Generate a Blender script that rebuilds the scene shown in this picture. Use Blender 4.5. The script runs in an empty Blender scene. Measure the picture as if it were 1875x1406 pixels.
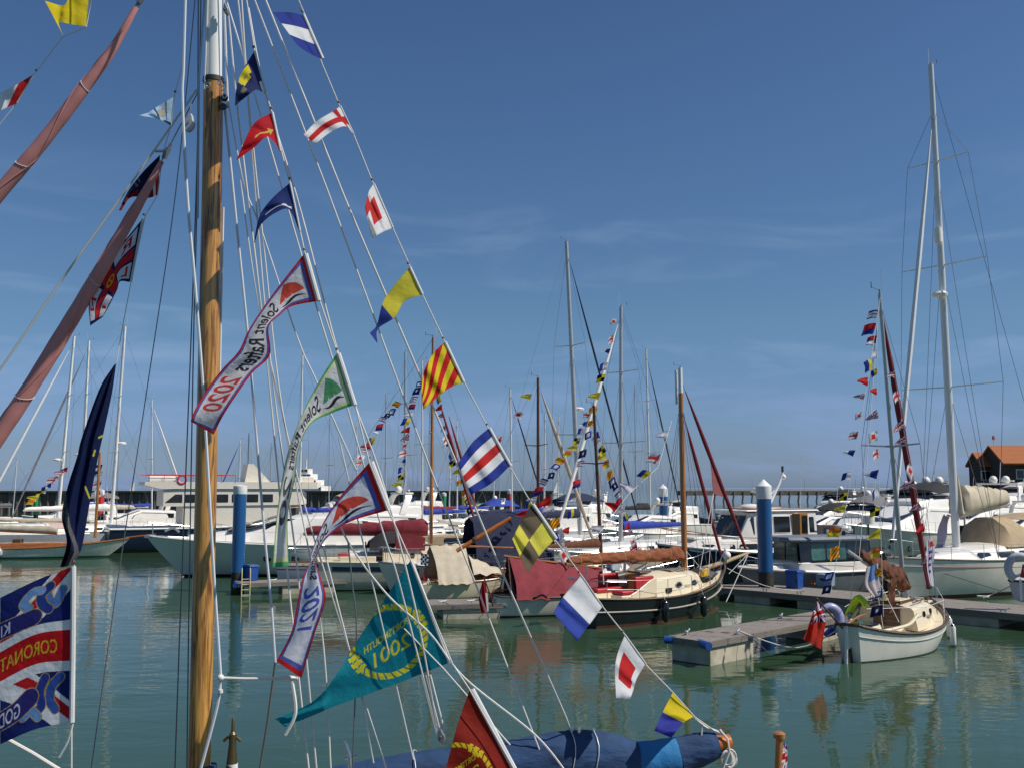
import bpy, math, random
import numpy as np
from math import sin, cos, pi, radians as R
from mathutils import Vector as V, Matrix
random.seed(11)
sc = bpy.context.scene
COL = sc.collection
# ------------------------------------------------------------------ camera (photo is 1875 x 1406)
F = 1800.0; CZ = 4.5; PITCH = math.atan(190 / F)
cam = bpy.data.objects.new('camera', bpy.data.cameras.new('camera')); COL.objects.link(cam)
cam.location = (0, 0, CZ); cam.rotation_euler = (pi / 2 + PITCH, 0, 0)
cam.data.sensor_width = 36; cam.data.lens = 36 * F / 1875; cam.data.clip_start = 0.1; cam.data.clip_end = 20000
sc.camera = cam
def ray(px, py):
    a, b = (px - 937.5) / F, (703 - py) / F
    return V((a, cos(PITCH) - b * sin(PITCH), sin(PITCH) + b * cos(PITCH)))
def P(px, py, Y):
    d = ray(px, py); return V((0, 0, CZ)) + d * (Y / d.y)
def W(px, py, z=0.0):
    d = ray(px, py); return V((0, 0, CZ)) + d * ((z - CZ) / d.z)
def lin(c):
    return tuple((x / 255 / 12.92) if x <= 10.3 else ((x / 255 + .055) / 1.055) ** 2.4 for x in c)
# ------------------------------------------------------------------ materials
MATS = {}
def nodes_of(m):
    m.use_nodes = True; nt = m.node_tree; nt.nodes.clear(); return nt, nt.nodes, nt.links
def mat(name, col, rough=.5, metal=0., var=.12, scale=6., bump=0., bscale=40., stretch=(1, 1, 1), coat=0., dirt=None, dirt_amt=.5, dscale=2., spec=.5, trans=0.):
    """painted / plain surface with a little colour drift, optional grime patches and relief"""
    if name in MATS: return MATS[name]
    m = bpy.data.materials.new(name); MATS[name] = m
    nt, N, L = nodes_of(m)
    out = N.new('ShaderNodeOutputMaterial'); b = N.new('ShaderNodeBsdfPrincipled'); L.new(b.outputs[0], out.inputs[0])
    b.inputs['Roughness'].default_value = rough; b.inputs['Metallic'].default_value = metal
    b.inputs['Coat Weight'].default_value = coat; b.inputs['Coat Roughness'].default_value = .15
    b.inputs['Specular IOR Level'].default_value = spec
    tc = N.new('ShaderNodeTexCoord'); mp = N.new('ShaderNodeMapping'); mp.inputs['Scale'].default_value = stretch
    L.new(tc.outputs['Object'], mp.inputs[0])
    n = N.new('ShaderNodeTexNoise'); n.inputs['Scale'].default_value = scale; n.inputs['Detail'].default_value = 5; L.new(mp.outputs[0], n.inputs[0])
    rp = N.new('ShaderNodeMapRange'); rp.inputs['From Min'].default_value = .3; rp.inputs['From Max'].default_value = .7
    rp.inputs['To Min'].default_value = 1 - var; rp.inputs['To Max'].default_value = 1 + var; L.new(n.outputs['Fac'], rp.inputs[0])
    mx = N.new('ShaderNodeMix'); mx.data_type = 'RGBA'; mx.blend_type = 'MULTIPLY'; mx.inputs[0].default_value = 1
    mx.inputs[6].default_value = (*col, 1); L.new(rp.outputs[0], mx.inputs[7]); c = mx.outputs[2]
    if dirt:
        n2 = N.new('ShaderNodeTexNoise'); n2.inputs['Scale'].default_value = dscale; n2.inputs['Detail'].default_value = 7; n2.inputs['Roughness'].default_value = .7; L.new(mp.outputs[0], n2.inputs[0])
        r2 = N.new('ShaderNodeMapRange'); r2.inputs['From Min'].default_value = .5; r2.inputs['From Max'].default_value = .72; r2.inputs['To Max'].default_value = dirt_amt; L.new(n2.outputs['Fac'], r2.inputs[0])
        m2 = N.new('ShaderNodeMix'); m2.data_type = 'RGBA'; m2.inputs[7].default_value = (*dirt, 1); L.new(r2.outputs[0], m2.inputs[0]); L.new(c, m2.inputs[6]); c = m2.outputs[2]
    L.new(c, b.inputs['Base Color'])
    if bump:
        n3 = N.new('ShaderNodeTexNoise'); n3.inputs['Scale'].default_value = bscale; n3.inputs['Detail'].default_value = 4; L.new(mp.outputs[0], n3.inputs[0])
        bp = N.new('ShaderNodeBump'); bp.inputs['Strength'].default_value = min(1, bump * 20); bp.inputs['Distance'].default_value = bump; L.new(n3.outputs['Fac'], bp.inputs['Height']); L.new(bp.outputs[0], b.inputs['Normal'])
    if trans:
        tr = N.new('ShaderNodeBsdfTranslucent'); L.new(c, tr.inputs[0]); ms = N.new('ShaderNodeMixShader'); ms.inputs[0].default_value = trans
        L.new(b.outputs[0], ms.inputs[1]); L.new(tr.outputs[0], ms.inputs[2]); L.new(ms.outputs[0], out.inputs[0])
    return m
def wood(name, c1, c2, rough=.4, scale=(8, 8, .7), coat=0., planks=None, bump=.002):
    """grain runs along the third axis of the object unless scale says otherwise"""
    if name in MATS: return MATS[name]
    m = bpy.data.materials.new(name); MATS[name] = m
    nt, N, L = nodes_of(m)
    out = N.new('ShaderNodeOutputMaterial'); b = N.new('ShaderNodeBsdfPrincipled'); L.new(b.outputs[0], out.inputs[0])
    b.inputs['Roughness'].default_value = rough; b.inputs['Coat Weight'].default_value = coat; b.inputs['Coat Roughness'].default_value = .12
    tc = N.new('ShaderNodeTexCoord'); mp = N.new('ShaderNodeMapping'); mp.inputs['Scale'].default_value = scale; L.new(tc.outputs['Object'], mp.inputs[0])
    n = N.new('ShaderNodeTexNoise'); n.inputs['Scale'].default_value = 1.6; n.inputs['Detail'].default_value = 9; n.inputs['Roughness'].default_value = .68; n.inputs['Distortion'].default_value = .6; L.new(mp.outputs[0], n.inputs[0])
    cr = N.new('ShaderNodeValToRGB'); cr.color_ramp.elements[0].position = .34; cr.color_ramp.elements[1].position = .66
    cr.color_ramp.elements[0].color = (*c1, 1); cr.color_ramp.elements[1].color = (*c2, 1); L.new(n.outputs['Fac'], cr.inputs[0]); c = cr.outputs[0]
    if planks:
        w = N.new('ShaderNodeTexWave'); w.bands_direction = planks[0]; w.inputs['Scale'].default_value = planks[1]; w.inputs['Distortion'].default_value = 0
        L.new(tc.outputs['Object'], w.inputs[0])
        mr = N.new('ShaderNodeMapRange'); mr.inputs['From Min'].default_value = .0; mr.inputs['From Max'].default_value = .07; mr.inputs['To Min'].default_value = .35; L.new(w.outputs['Fac'], mr.inputs[0])
        mx = N.new('ShaderNodeMix'); mx.data_type = 'RGBA'; mx.blend_type = 'MULTIPLY'; mx.inputs[0].default_value = 1; L.new(c, mx.inputs[6]); L.new(mr.outputs[0], mx.inputs[7]); c = mx.outputs[2]
    L.new(c, b.inputs['Base Color'])
    bp = N.new('ShaderNodeBump'); bp.inputs['Distance'].default_value = bump; bp.inputs['Strength'].default_value = .4; L.new(n.outputs['Fac'], bp.inputs['Height']); L.new(bp.outputs[0], b.inputs['Normal'])
    return m
def cloth_mat():
    if 'flag_cloth' in MATS: return MATS['flag_cloth']
    m = bpy.data.materials.new('flag_cloth'); MATS['flag_cloth'] = m
    nt, N, L = nodes_of(m)
    out = N.new('ShaderNodeOutputMaterial'); b = N.new('ShaderNodeBsdfPrincipled'); b.inputs['Roughness'].default_value = .75
    b.inputs['Specular IOR Level'].default_value = .2
    at = N.new('ShaderNodeAttribute'); at.attribute_name = 'Col'
    tc = N.new('ShaderNodeTexCoord'); n = N.new('ShaderNodeTexNoise'); n.inputs['Scale'].default_value = 9; n.inputs['Detail'].default_value = 6; L.new(tc.outputs['Object'], n.inputs[0])
    rp = N.new('ShaderNodeMapRange'); rp.inputs['From Min'].default_value = .3; rp.inputs['From Max'].default_value = .7; rp.inputs['To Min'].default_value = .9; rp.inputs['To Max'].default_value = 1.08; L.new(n.outputs['Fac'], rp.inputs[0])
    mx = N.new('ShaderNodeMix'); mx.data_type = 'RGBA'; mx.blend_type = 'MULTIPLY'; mx.inputs[0].default_value = 1; L.new(at.outputs['Color'], mx.inputs[6]); L.new(rp.outputs[0], mx.inputs[7])
    L.new(mx.outputs[2], b.inputs['Base Color'])
    n2 = N.new('ShaderNodeTexNoise'); n2.inputs['Scale'].default_value = 14; n2.inputs['Detail'].default_value = 3; L.new(tc.outputs['Object'], n2.inputs[0])
    bp = N.new('ShaderNodeBump'); bp.inputs['Strength'].default_value = .5; bp.inputs['Distance'].default_value = .02; L.new(n2.outputs['Fac'], bp.inputs['Height']); L.new(bp.outputs[0], b.inputs['Normal'])
    tr = N.new('ShaderNodeBsdfTranslucent'); L.new(mx.outputs[2], tr.inputs[0]); ms = N.new('ShaderNodeMixShader'); ms.inputs[0].default_value = .5
    L.new(b.outputs[0], ms.inputs[1]); L.new(tr.outputs[0], ms.inputs[2]); L.new(ms.outputs[0], out.inputs[0])
    return m
def rope_mat(name, c1, c2, tw=60):
    if name in MATS: return MATS[name]
    m = mat(name, c1, .85, var=.1, scale=30)
    nt = m.node_tree; N, L = nt.nodes, nt.links
    tc = N.new('ShaderNodeTexCoord'); w = N.new('ShaderNodeTexWave'); w.wave_type = 'BANDS'; w.bands_direction = 'DIAGONAL'; w.inputs['Scale'].default_value = tw; L.new(tc.outputs['Object'], w.inputs[0])
    mx = N.new('ShaderNodeMix'); mx.data_type = 'RGBA'; mx.inputs[6].default_value = (*c1, 1); mx.inputs[7].default_value = (*c2, 1); L.new(w.outputs['Fac'], mx.inputs[0])
    b = [x for x in N if x.type == 'BSDF_PRINCIPLED'][0]; L.new(mx.outputs[2], b.inputs['Base Color'])
    return m
WHITE = mat('gelcoat_white', (.82, .78, .71), .3, var=.05, scale=1.5, coat=.2, dirt=(.5, .47, .4), dirt_amt=.25)
CREAM = mat('gelcoat_cream', (.74, .64, .45), .35, var=.05, scale=2, coat=.1, dirt=(.5, .4, .25), dirt_amt=.25)
GREYW = mat('gelcoat_grey_white', (.8, .74, .62), .35, var=.06, scale=1.3, coat=.2, dirt=(.4, .4, .36), dirt_amt=.3)
BLACKP = mat('black_paint', (.012, .013, .014), .18, var=.2, coat=.5)
NAVY = mat('navy_paint', (.012, .02, .055), .2, var=.15, coat=.4)
GREYP = mat('grey_paint', (.17, .19, .21), .4, var=.1)
GREYL = mat('pale_grey_paint', (.42, .44, .45), .4, var=.1)
GLASS = mat('tinted_glass', (.012, .014, .016), .06, var=.3, scale=3, coat=.5)
GLASSG = mat('green_glass', (.06, .14, .12), .06, var=.4, scale=2)
STEEL = mat('stainless', (.62, .63, .64), .25, 1., var=.05)
WIRE = mat('rigging_wire', (.2, .2, .2), .4, .6, var=.1)
WIREW = mat('pale_wire', (.66, .65, .62), .5, .2, var=.1)
ALU = mat('mast_alloy', (.5, .51, .5), .38, .35, var=.05, stretch=(4, 4, .4))
ALUW = mat('mast_white', (.72, .72, .69), .35, var=.05, stretch=(4, 4, .4))
RUBBER = mat('black_rubber', (.02, .02, .021), .6, var=.2)
ANTI = mat('red_antifoul', (.13, .035, .022), .7, var=.3, dirt=(.06, .06, .03), dscale=6)
BLUEB = mat('blue_boot', (.02, .05, .16), .5)
ROPE = rope_mat('white_rope', (.78, .76, .7), (.56, .54, .5))
ROPEB = rope_mat('blue_flecked_rope', (.8, .8, .77), (.3, .38, .5), 34)
ROPED = mat('dark_rope', (.1, .095, .085), .8)
TEAK = wood('teak_deck', (.16, .125, .095), (.3, .25, .2), .75, (.8, 10, 10))
VARN = wood('varnish', (.2, .06, .012), (.42, .16, .035), .25, (.8, 9, 9), .4)
VARNZ = wood('varnish_spar', (.24, .085, .016), (.5, .21, .05), .28, (9, 9, .6), .4)
DKWOOD = wood('dark_spar', (.06, .022, .01), (.16, .06, .025), .35, (9, 9, .6), .2)
BRWOOD = wood('brown_trim', (.05, .028, .016), (.12, .07, .04), .5, (.8, 9, 9))
SAILBR = mat('tan_sailcloth', (.135, .044, .018), .85, var=.18, scale=5, bump=.02, bscale=6, trans=.12)
SAILM = mat('maroon_cloth', (.2, .02, .03), .85, var=.2, scale=4, bump=.02, bscale=5)
SAILP = mat('faded_rose_sailcloth', (.6, .24, .22), .85, var=.1, scale=5, bump=.003, bscale=9, stretch=(1, 1, 1))
BLUEC = mat('blue_canvas', (.011, .042, .115), .85, var=.25, scale=6, bump=.05, bscale=4, stretch=(.6, 1, 1.6))
BLUEL = mat('light_blue_canvas', (.012, .15, .36), .8, var=.15, scale=4, bump=.04, bscale=5)
BLUER = mat('royal_blue_canvas', (.012, .04, .3), .8, var=.15, scale=4, bump=.015, bscale=5)
NAVYC = mat('navy_canvas', (.012, .018, .05), .85, var=.2, scale=3, bump=.02, bscale=4)
TAN = mat('tan_canvas', (.44, .33, .2), .85, var=.12, scale=3, bump=.02, bscale=4, trans=.15)
CREAMC = mat('cream_canvas', (.56, .48, .36), .9, var=.12, scale=3, bump=.02, bscale=5, trans=.12)
GREYC = mat('grey_canvas', (.16, .155, .16), .9, var=.15, scale=3, bump=.01, bscale=5)
BLACKC = mat('black_canvas', (.016, .015, .016), .85, var=.3, scale=3, bump=.01, bscale=5)
RED = mat('red_vinyl', (.42, .02, .025), .5, var=.12, bump=.005, bscale=8)
YEL = mat('yellow_plastic', (.7, .42, .02), .5)
HIVIS = mat('hi_vis_cloth', (.6, .85, .02), .7, var=.1)
ORG = mat('orange_varnish', (.46, .13, .012), .3, var=.25, coat=.5, scale=3)
BLUEP = mat('blue_plastic', (.014, .07, .3), .45, var=.12, dirt=(.03, .06, .13), dscale=5)
LILAC = mat('lilac_vinyl', (.3, .31, .5), .35, var=.1, dirt=(.2, .2, .3), dscale=8)
INDIG = mat('indigo_vinyl', (.03, .02, .19), .35)
# ------------------------------------------------------------------ things and meshes
def thing(name, label, cat, loc=(0, 0, 0), rz=0., group=None):
    o = bpy.data.objects.new(name, None); COL.objects.link(o); o.empty_display_size = .2
    o.location = loc; o.rotation_euler = (0, 0, rz); o['label'] = label; o['category'] = cat
    if group: o['group'] = group
    return o
def tag(o, label, cat, group=None):
    o['label'] = label; o['category'] = cat
    if group: o['group'] = group
    return o
def LO(t, p):
    """a world point in the frame of thing t"""
    d = V(p) - t.location; a = -t.rotation_euler.z
    return V((d.x * cos(a) - d.y * sin(a), d.x * sin(a) + d.y * cos(a), d.z))
def WO(t, p):
    a = t.rotation_euler.z; p = V(p)
    return V((p.x * cos(a) - p.y * sin(a), p.x * sin(a) + p.y * cos(a), p.z)) + t.location
class MB:
    def __init__(s): s.v = []; s.f = []; s.m = []
    def add(s, vs, fs, m=0):
        b = len(s.v); s.v += [tuple(p) for p in vs]; s.f += [tuple(i + b for i in f) for f in fs]; s.m += ([m] * len(fs) if isinstance(m, int) else list(m)); return s
    def box(s, c, d, m=0, rz=0., ry=0., taper=1.):
        x, y, z = (k / 2 for k in d); M = Matrix.Rotation(rz, 3, 'Z') @ Matrix.Rotation(ry, 3, 'Y'); c = V(c)
        vs = [c + M @ V((sx * x * (taper if sz > 0 else 1), sy * y * (taper if sz > 0 else 1), sz * z)) for sz in (-1, 1) for sx, sy in ((-1, -1), (1, -1), (1, 1), (-1, 1))]
        return s.add(vs, [(3, 2, 1, 0), (4, 5, 6, 7), (0, 1, 5, 4), (1, 2, 6, 5), (2, 3, 7, 6), (3, 0, 4, 7)], m)
    def tube(s, pts, r, n=8, m=0, cap=True, sq=1.):
        pts = [V(p) for p in pts]; k = len(pts); rs = r if isinstance(r, (list, tuple)) else [r] * k
        vs = []; up = None
        for i, p in enumerate(pts):
            d = (pts[min(i + 1, k - 1)] - pts[max(i - 1, 0)]).normalized()
            if up is None: up = V((0, 0, 1)) if abs(d.z) < .9 else V((0, 1, 0))
            a = d.cross(up)
            if a.length < 1e-4: a = d.cross(V((1, 0, 0)))
            a.normalize(); up = a.cross(d).normalized()
            for j in range(n):
                t = 2 * pi * j / n; vs.append(p + (a * cos(t) * sq + up * sin(t)) * rs[i])
        fs = [(i * n + j, i * n + (j + 1) % n, (i + 1) * n + (j + 1) % n, (i + 1) * n + j) for i in range(k - 1) for j in range(n)]
        if cap: fs += [tuple(range(n))[::-1], tuple((k - 1) * n + j for j in range(n))]
        return s.add(vs, fs, m)
    def lathe(s, prof, c=(0, 0, 0), n=16, m=0, axis='z'):
        c = V(c); vs = []; k = len(prof)
        for r, z in prof:
            for j in range(n):
                t = 2 * pi * j / n; p = V((r * cos(t), r * sin(t), z))
                if axis == 'x': p = V((p.z, p.x, p.y))
                if axis == 'y': p = V((p.x, p.z, p.y))
                vs.append(c + p)
        fs = [(i * n + j, i * n + (j + 1) % n, (i + 1) * n + (j + 1) % n, (i + 1) * n + j) for i in range(k - 1) for j in range(n)]
        fs += [tuple(range(n))[::-1], tuple((k - 1) * n + j for j in range(n))]
        return s.add(vs, fs, m)
    def loft(s, rings, m=0, cap=True, closed=True):
        n = len(rings[0]); vs = [p for r in rings for p in r]; fs = []
        for i in range(len(rings) - 1):
            for j in range(n if closed else n - 1): fs.append((i * n + j, i * n + (j + 1) % n, (i + 1) * n + (j + 1) % n, (i + 1) * n + j))
        if cap and closed: fs += [tuple(range(n))[::-1], tuple((len(rings) - 1) * n + j for j in range(n))]
        return s.add(vs, fs, m)
    def slab(s, poly, off, m=0):
        """closed polygon (3-D points) pushed along vector off"""
        n = len(poly); off = V(off); a = [V(p) for p in poly]; b = [p + off for p in a]
        fs = [tuple(range(n)), tuple(range(n, 2 * n))[::-1]] + [(j, j + n, (j + 1) % n + n, (j + 1) % n) for j in range(n)]
        return s.add(a + b, fs, m)
    def sheet(s, rows, th=.01, m=0):
        """rows of points -> cloth with two faces"""
        r, c = len(rows), len(rows[0]); A = [V(p) for row in rows for p in row]; nr = []
        for i in range(r):
            for j in range(c):
                du = A[i * c + min(j + 1, c - 1)] - A[i * c + max(j - 1, 0)]; dv = A[min(i + 1, r - 1) * c + j] - A[max(i - 1, 0) * c + j]
                q = du.cross(dv); nr.append(q.normalized() if q.length > 1e-9 else V((0, 0, 1)))
        Bk = [p - q * th for p, q in zip(A, nr)]; o = r * c; fs = []
        for i in range(r - 1):
            for j in range(c - 1):
                a = i * c + j; fs += [(a, a + 1, a + c + 1, a + c), (o + a, o + a + c, o + a + c + 1, o + a + 1)]
        ring = [j for j in range(c)] + [i * c + c - 1 for i in range(1, r)] + [(r - 1) * c + j for j in range(c - 2, -1, -1)] + [i * c for i in range(r - 2, 0, -1)]
        fs += [(ring[k], o + ring[k], o + ring[(k + 1) % len(ring)], ring[(k + 1) % len(ring)]) for k in range(len(ring))]
        return s.add(A + Bk, fs, m)
    def sphere(s, c, r, n=12, m=0, sq=(1, 1, 1)):
        k = max(6, n // 2); prof = [(max(1e-3, sin(pi * i / k)) * r, -cos(pi * i / k) * r) for i in range(k + 1)]; b = len(s.v)
        s.lathe(prof, (0, 0, 0), n, m)
        for i in range(b, len(s.v)): p = s.v[i]; s.v[i] = (p[0] * sq[0] + c[0], p[1] * sq[1] + c[1], p[2] * sq[2] + c[2])
        return s
    def build(s, name, mats, parent=None, smooth=True, ang=35, bevel=0., label=None):
        me = bpy.data.meshes.new(name); me.from_pydata(s.v, [], s.f)
        mats = mats if isinstance(mats, (list, tuple)) else [mats]
        for q in mats: me.materials.append(q)
        if len(mats) > 1: me.polygons.foreach_set('material_index', s.m)
        me.polygons.foreach_set('use_smooth', [smooth] * len(me.polygons))
        if smooth: me.set_sharp_from_angle(angle=R(ang))
        me.update()
        o = bpy.data.objects.new(name, me); COL.objects.link(o)
        if parent: o.parent = parent
        if bevel:
            b = o.modifiers.new('bevel', 'BEVEL'); b.width = bevel; b.segments = 2; b.limit_method = 'ANGLE'; b.angle_limit = R(40)
        if label: o['label'] = label
        return o
def struct(o): o['kind'] = 'structure'; return o
def rope(t, name, pts, r, m, n=6, sag=0.):
    pts = [V(p) for p in pts]
    if sag and len(pts) == 2:
        a, b = pts; pts = [a.lerp(b, k / 8) - V((0, 0, sag * 4 * (k / 8) * (1 - k / 8))) for k in range(9)]
    return MB().tube(pts, r, n).build(name, m, t)
def smooth_pts(pts, k=6):
    pts = [V(p) for p in pts]; o = []
    for i in range(len(pts) - 1):
        p0, p1, p2, p3 = pts[max(i - 1, 0)], pts[i], pts[i + 1], pts[min(i + 2, len(pts) - 1)]
        for j in range(k):
            t = j / k; o.append(.5 * ((2 * p1) + (p2 - p0) * t + (2 * p0 - 5 * p1 + 4 * p2 - p3) * t * t + (3 * p1 - p0 - 3 * p2 + p3) * t ** 3))
    return o + [pts[-1]]
# ------------------------------------------------------------------ sky and sun
SUN_EL, SUN_AZ = R(50), R(76)      # azimuth measured from behind the camera towards the right
sd = V((sin(SUN_AZ) * cos(SUN_EL), -cos(SUN_AZ) * cos(SUN_EL), sin(SUN_EL)))
w = bpy.data.worlds.new('World'); sc.world = w; w.use_nodes = True
nt = w.node_tree; N, L = nt.nodes, nt.links; N.clear()
out = N.new('ShaderNodeOutputWorld'); bg = N.new('ShaderNodeBackground'); bg.inputs[1].default_value = .088; L.new(bg.outputs[0], out.inputs[0])
sky = N.new('ShaderNodeTexSky'); sky.sky_type = 'NISHITA'; sky.sun_disc = False; sky.sun_elevation = SUN_EL
sky.sun_rotation = math.atan2(sd.x, sd.y); sky.altitude = 0; sky.air_density = 1.0; sky.dust_density = .6; sky.ozone_density = 2.5
tc = N.new('ShaderNodeTexCoord'); mp = N.new('ShaderNodeMapping'); mp.inputs['Scale'].default_value = (2.2, 2.2, 11); mp.inputs['Rotation'].default_value = (0, .22, 0); L.new(tc.outputs['Generated'], mp.inputs[0])
n1 = N.new('ShaderNodeTexNoise'); n1.inputs['Scale'].default_value = 1.7; n1.inputs['Detail'].default_value = 8; n1.inputs['Roughness'].default_value = .55; n1.inputs['Distortion'].default_value = .7; L.new(mp.outputs[0], n1.inputs[0])
mr = N.new('ShaderNodeMapRange'); mr.inputs['From Min'].default_value = .5; mr.inputs['From Max'].default_value = .78; mr.inputs['To Max'].default_value = .6; L.new(n1.outputs['Fac'], mr.inputs[0])
sx = N.new('ShaderNodeSeparateXYZ'); L.new(tc.outputs['Generated'], sx.inputs[0])
fz = N.new('ShaderNodeMapRange'); fz.inputs['From Min'].default_value = .32; fz.inputs['From Max'].default_value = .16; L.new(sx.outputs['Z'], fz.inputs[0])
mu = N.new('ShaderNodeMath'); mu.operation = 'MULTIPLY'; L.new(mr.outputs[0], mu.inputs[0]); L.new(fz.outputs[0], mu.inputs[1])
mx = N.new('ShaderNodeMix'); mx.data_type = 'RGBA'; mx.inputs[7].default_value = (6.5, 7.0, 8.2, 1); L.new(mu.outputs[0], mx.inputs[0]); L.new(sky.outputs[0], mx.inputs[6])
cr = N.new('ShaderNodeValToRGB'); els = cr.color_ramp.elements
els[1].position = .035
for i, (p, c) in enumerate(((0, (.52, .73, 1.3)), (.035, (.48, .62, 1.0)), (.16, (.58, .75, .906)), (.37, (.565, .745, .93)), (.5, (.55, .70, .9)), (1, (.6, .75, .9)))):
    e = els[i] if i < 2 else els.new(p); e.position = p; e.color = (*[k / 1.4 for k in c], 1)
els[0].position = 0
L.new(sx.outputs['Z'], cr.inputs[0]); tm = N.new('ShaderNodeMix'); tm.data_type = 'RGBA'; tm.blend_type = 'MULTIPLY'; tm.inputs[0].default_value = 1; L.new(mx.outputs[2], tm.inputs[6]); L.new(cr.outputs[0], tm.inputs[7])
L.new(tm.outputs[2], bg.inputs[0]); bg.inputs[1].default_value *= 1.4
sun = bpy.data.lights.new('sun', 'SUN'); sun.energy = 4.7; sun.angle = R(.53); sun.color = (1, .95, .87)
so = bpy.data.objects.new('sun', sun); COL.objects.link(so); so.rotation_euler = (-sd).to_track_quat('-Z', 'Y').to_euler(); so.location = sd * 60
sc.view_settings.view_transform = 'Standard'; sc.view_settings.look = 'None'; sc.view_settings.exposure = 0; sc.view_settings.gamma = 1; sc.view_settings.use_curve_mapping = False
sc.render.engine = 'CYCLES'; sc.cycles.use_denoising = True
sc.cycles.max_bounces = 8; sc.cycles.transparent_max_bounces = 8; sc.cycles.caustics_reflective = False; sc.cycles.caustics_refractive = False
# ------------------------------------------------------------------ water
def water_mat():
    m = bpy.data.materials.new('harbour_water'); nt, N, L = nodes_of(m)
    out = N.new('ShaderNodeOutputMaterial'); b = N.new('ShaderNodeBsdfPrincipled'); L.new(b.outputs[0], out.inputs[0])
    b.inputs['Roughness'].default_value = .04; b.inputs['IOR'].default_value = 1.33
    tc = N.new('ShaderNodeTexCoord')
    n0 = N.new('ShaderNodeTexNoise'); n0.inputs['Scale'].default_value = .06; n0.inputs['Detail'].default_value = 4; L.new(tc.outputs['Object'], n0.inputs[0])
    cr = N.new('ShaderNodeValToRGB'); cr.color_ramp.elements[0].position = .3; cr.color_ramp.elements[1].position = .7
    cr.color_ramp.elements[0].color = (.028, .062, .033, 1); cr.color_ramp.elements[1].color = (.040, .080, .043, 1); L.new(n0.outputs['Fac'], cr.inputs[0]); L.new(cr.outputs[0], b.inputs['Base Color'])
    prev = None
    for sc_, st, dist, rot in (((.28, .7, 1), 1., .025, .25), ((1.1, 2.2, 1), 1., .019, -.3), ((3.4, 6.5, 1), 1., .0042, .12)):
        mp = N.new('ShaderNodeMapping'); mp.inputs['Scale'].default_value = sc_; mp.inputs['Rotation'].default_value = (0, 0, rot); L.new(tc.outputs['Object'], mp.inputs[0])
        n = N.new('ShaderNodeTexNoise'); n.inputs['Scale'].default_value = 1; n.inputs['Detail'].default_value = 3; n.inputs['Roughness'].default_value = .45; n.inputs['Distortion'].default_value = .4; L.new(mp.outputs[0], n.inputs[0])
        h = n.outputs['Fac']
        # ruffled and calm patches
        if dist < .05:
            n2 = N.new('ShaderNodeTexNoise'); n2.inputs['Scale'].default_value = .11; n2.inputs['Detail'].default_value = 2; L.new(tc.outputs['Object'], n2.inputs[0])
            r2 = N.new('ShaderNodeMapRange'); r2.inputs['From Min'].default_value = .38; r2.inputs['From Max'].default_value = .62; r2.inputs['To Min'].default_value = .2; L.new(n2.outputs['Fac'], r2.inputs[0])
            q = N.new('ShaderNodeMath'); q.operation = 'MULTIPLY'; L.new(h, q.inputs[0]); L.new(r2.outputs[0], q.inputs[1]); h = q.outputs[0]
        bp = N.new('ShaderNodeBump'); bp.inputs['Strength'].default_value = st; bp.inputs['Distance'].default_value = dist; L.new(h, bp.inputs['Height'])
        if prev: L.new(prev.outputs[0], bp.inputs['Normal'])
        prev = bp
    L.new(prev.outputs[0], b.inputs['Normal'])
    return m
struct(MB().add([(-6000, -60, 0), (6000, -60, 0), (6000, 12000, 0), (-6000, 12000, 0)], [(0, 1, 2, 3)]).build('water', water_mat(), smooth=False))
# ------------------------------------------------------------------ cloth flags: a net of points, a printed design
TXT = {}
def text_mask(s, h=90, bold=0.):
    """rasterises lettering to a coverage array (rows top to bottom)"""
    k = (s, h, bold)
    if k in TXT: return TXT[k]
    cu = bpy.data.curves.new('t', 'FONT'); cu.body = s; cu.size = 1; cu.offset = bold; cu.fill_mode = 'FRONT'
    ob = bpy.data.objects.new('t', cu); COL.objects.link(ob); dg = bpy.context.evaluated_depsgraph_get(); ev = ob.evaluated_get(dg); me = ev.to_mesh()
    me.calc_loop_triangles(); vs = np.array([v.co[:2] for v in me.vertices]); tr = [tuple(t.vertices) for t in me.loop_triangles]
    lo, hi = vs.min(0), vs.max(0); H = h; Wd = max(2, int(h * (hi[0] - lo[0]) / (hi[1] - lo[1]))); A = np.zeros((H, Wd), bool)
    q = (vs - lo) / (hi - lo) * [Wd, H]; q[:, 1] = H - q[:, 1]
    for t in tr:
        a, b, c = q[t[0]], q[t[1]], q[t[2]]; x0, y0 = np.floor(np.minimum(np.minimum(a, b), c)).astype(int); x1, y1 = np.ceil(np.maximum(np.maximum(a, b), c)).astype(int)
        xs, ys = np.meshgrid(np.arange(max(x0, 0), min(x1, Wd)) + .5, np.arange(max(y0, 0), min(y1, H)) + .5)
        d = (b[1] - c[1]) * (a[0] - c[0]) + (c[0] - b[0]) * (a[1] - c[1])
        if abs(d) < 1e-9 or xs.size == 0: continue
        l1 = ((b[1] - c[1]) * (xs - c[0]) + (c[0] - b[0]) * (ys - c[1])) / d; l2 = ((c[1] - a[1]) * (xs - c[0]) + (a[0] - c[0]) * (ys - c[1])) / d
        ins = (l1 >= -.01) & (l2 >= -.01) & (l1 + l2 <= 1.01); A[max(y0, 0):min(y1, H), max(x0, 0):min(x1, Wd)] |= ins
    ev.to_mesh_clear(); bpy.data.objects.remove(ob); bpy.data.curves.remove(cu)
    TXT[k] = A; return A
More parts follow.
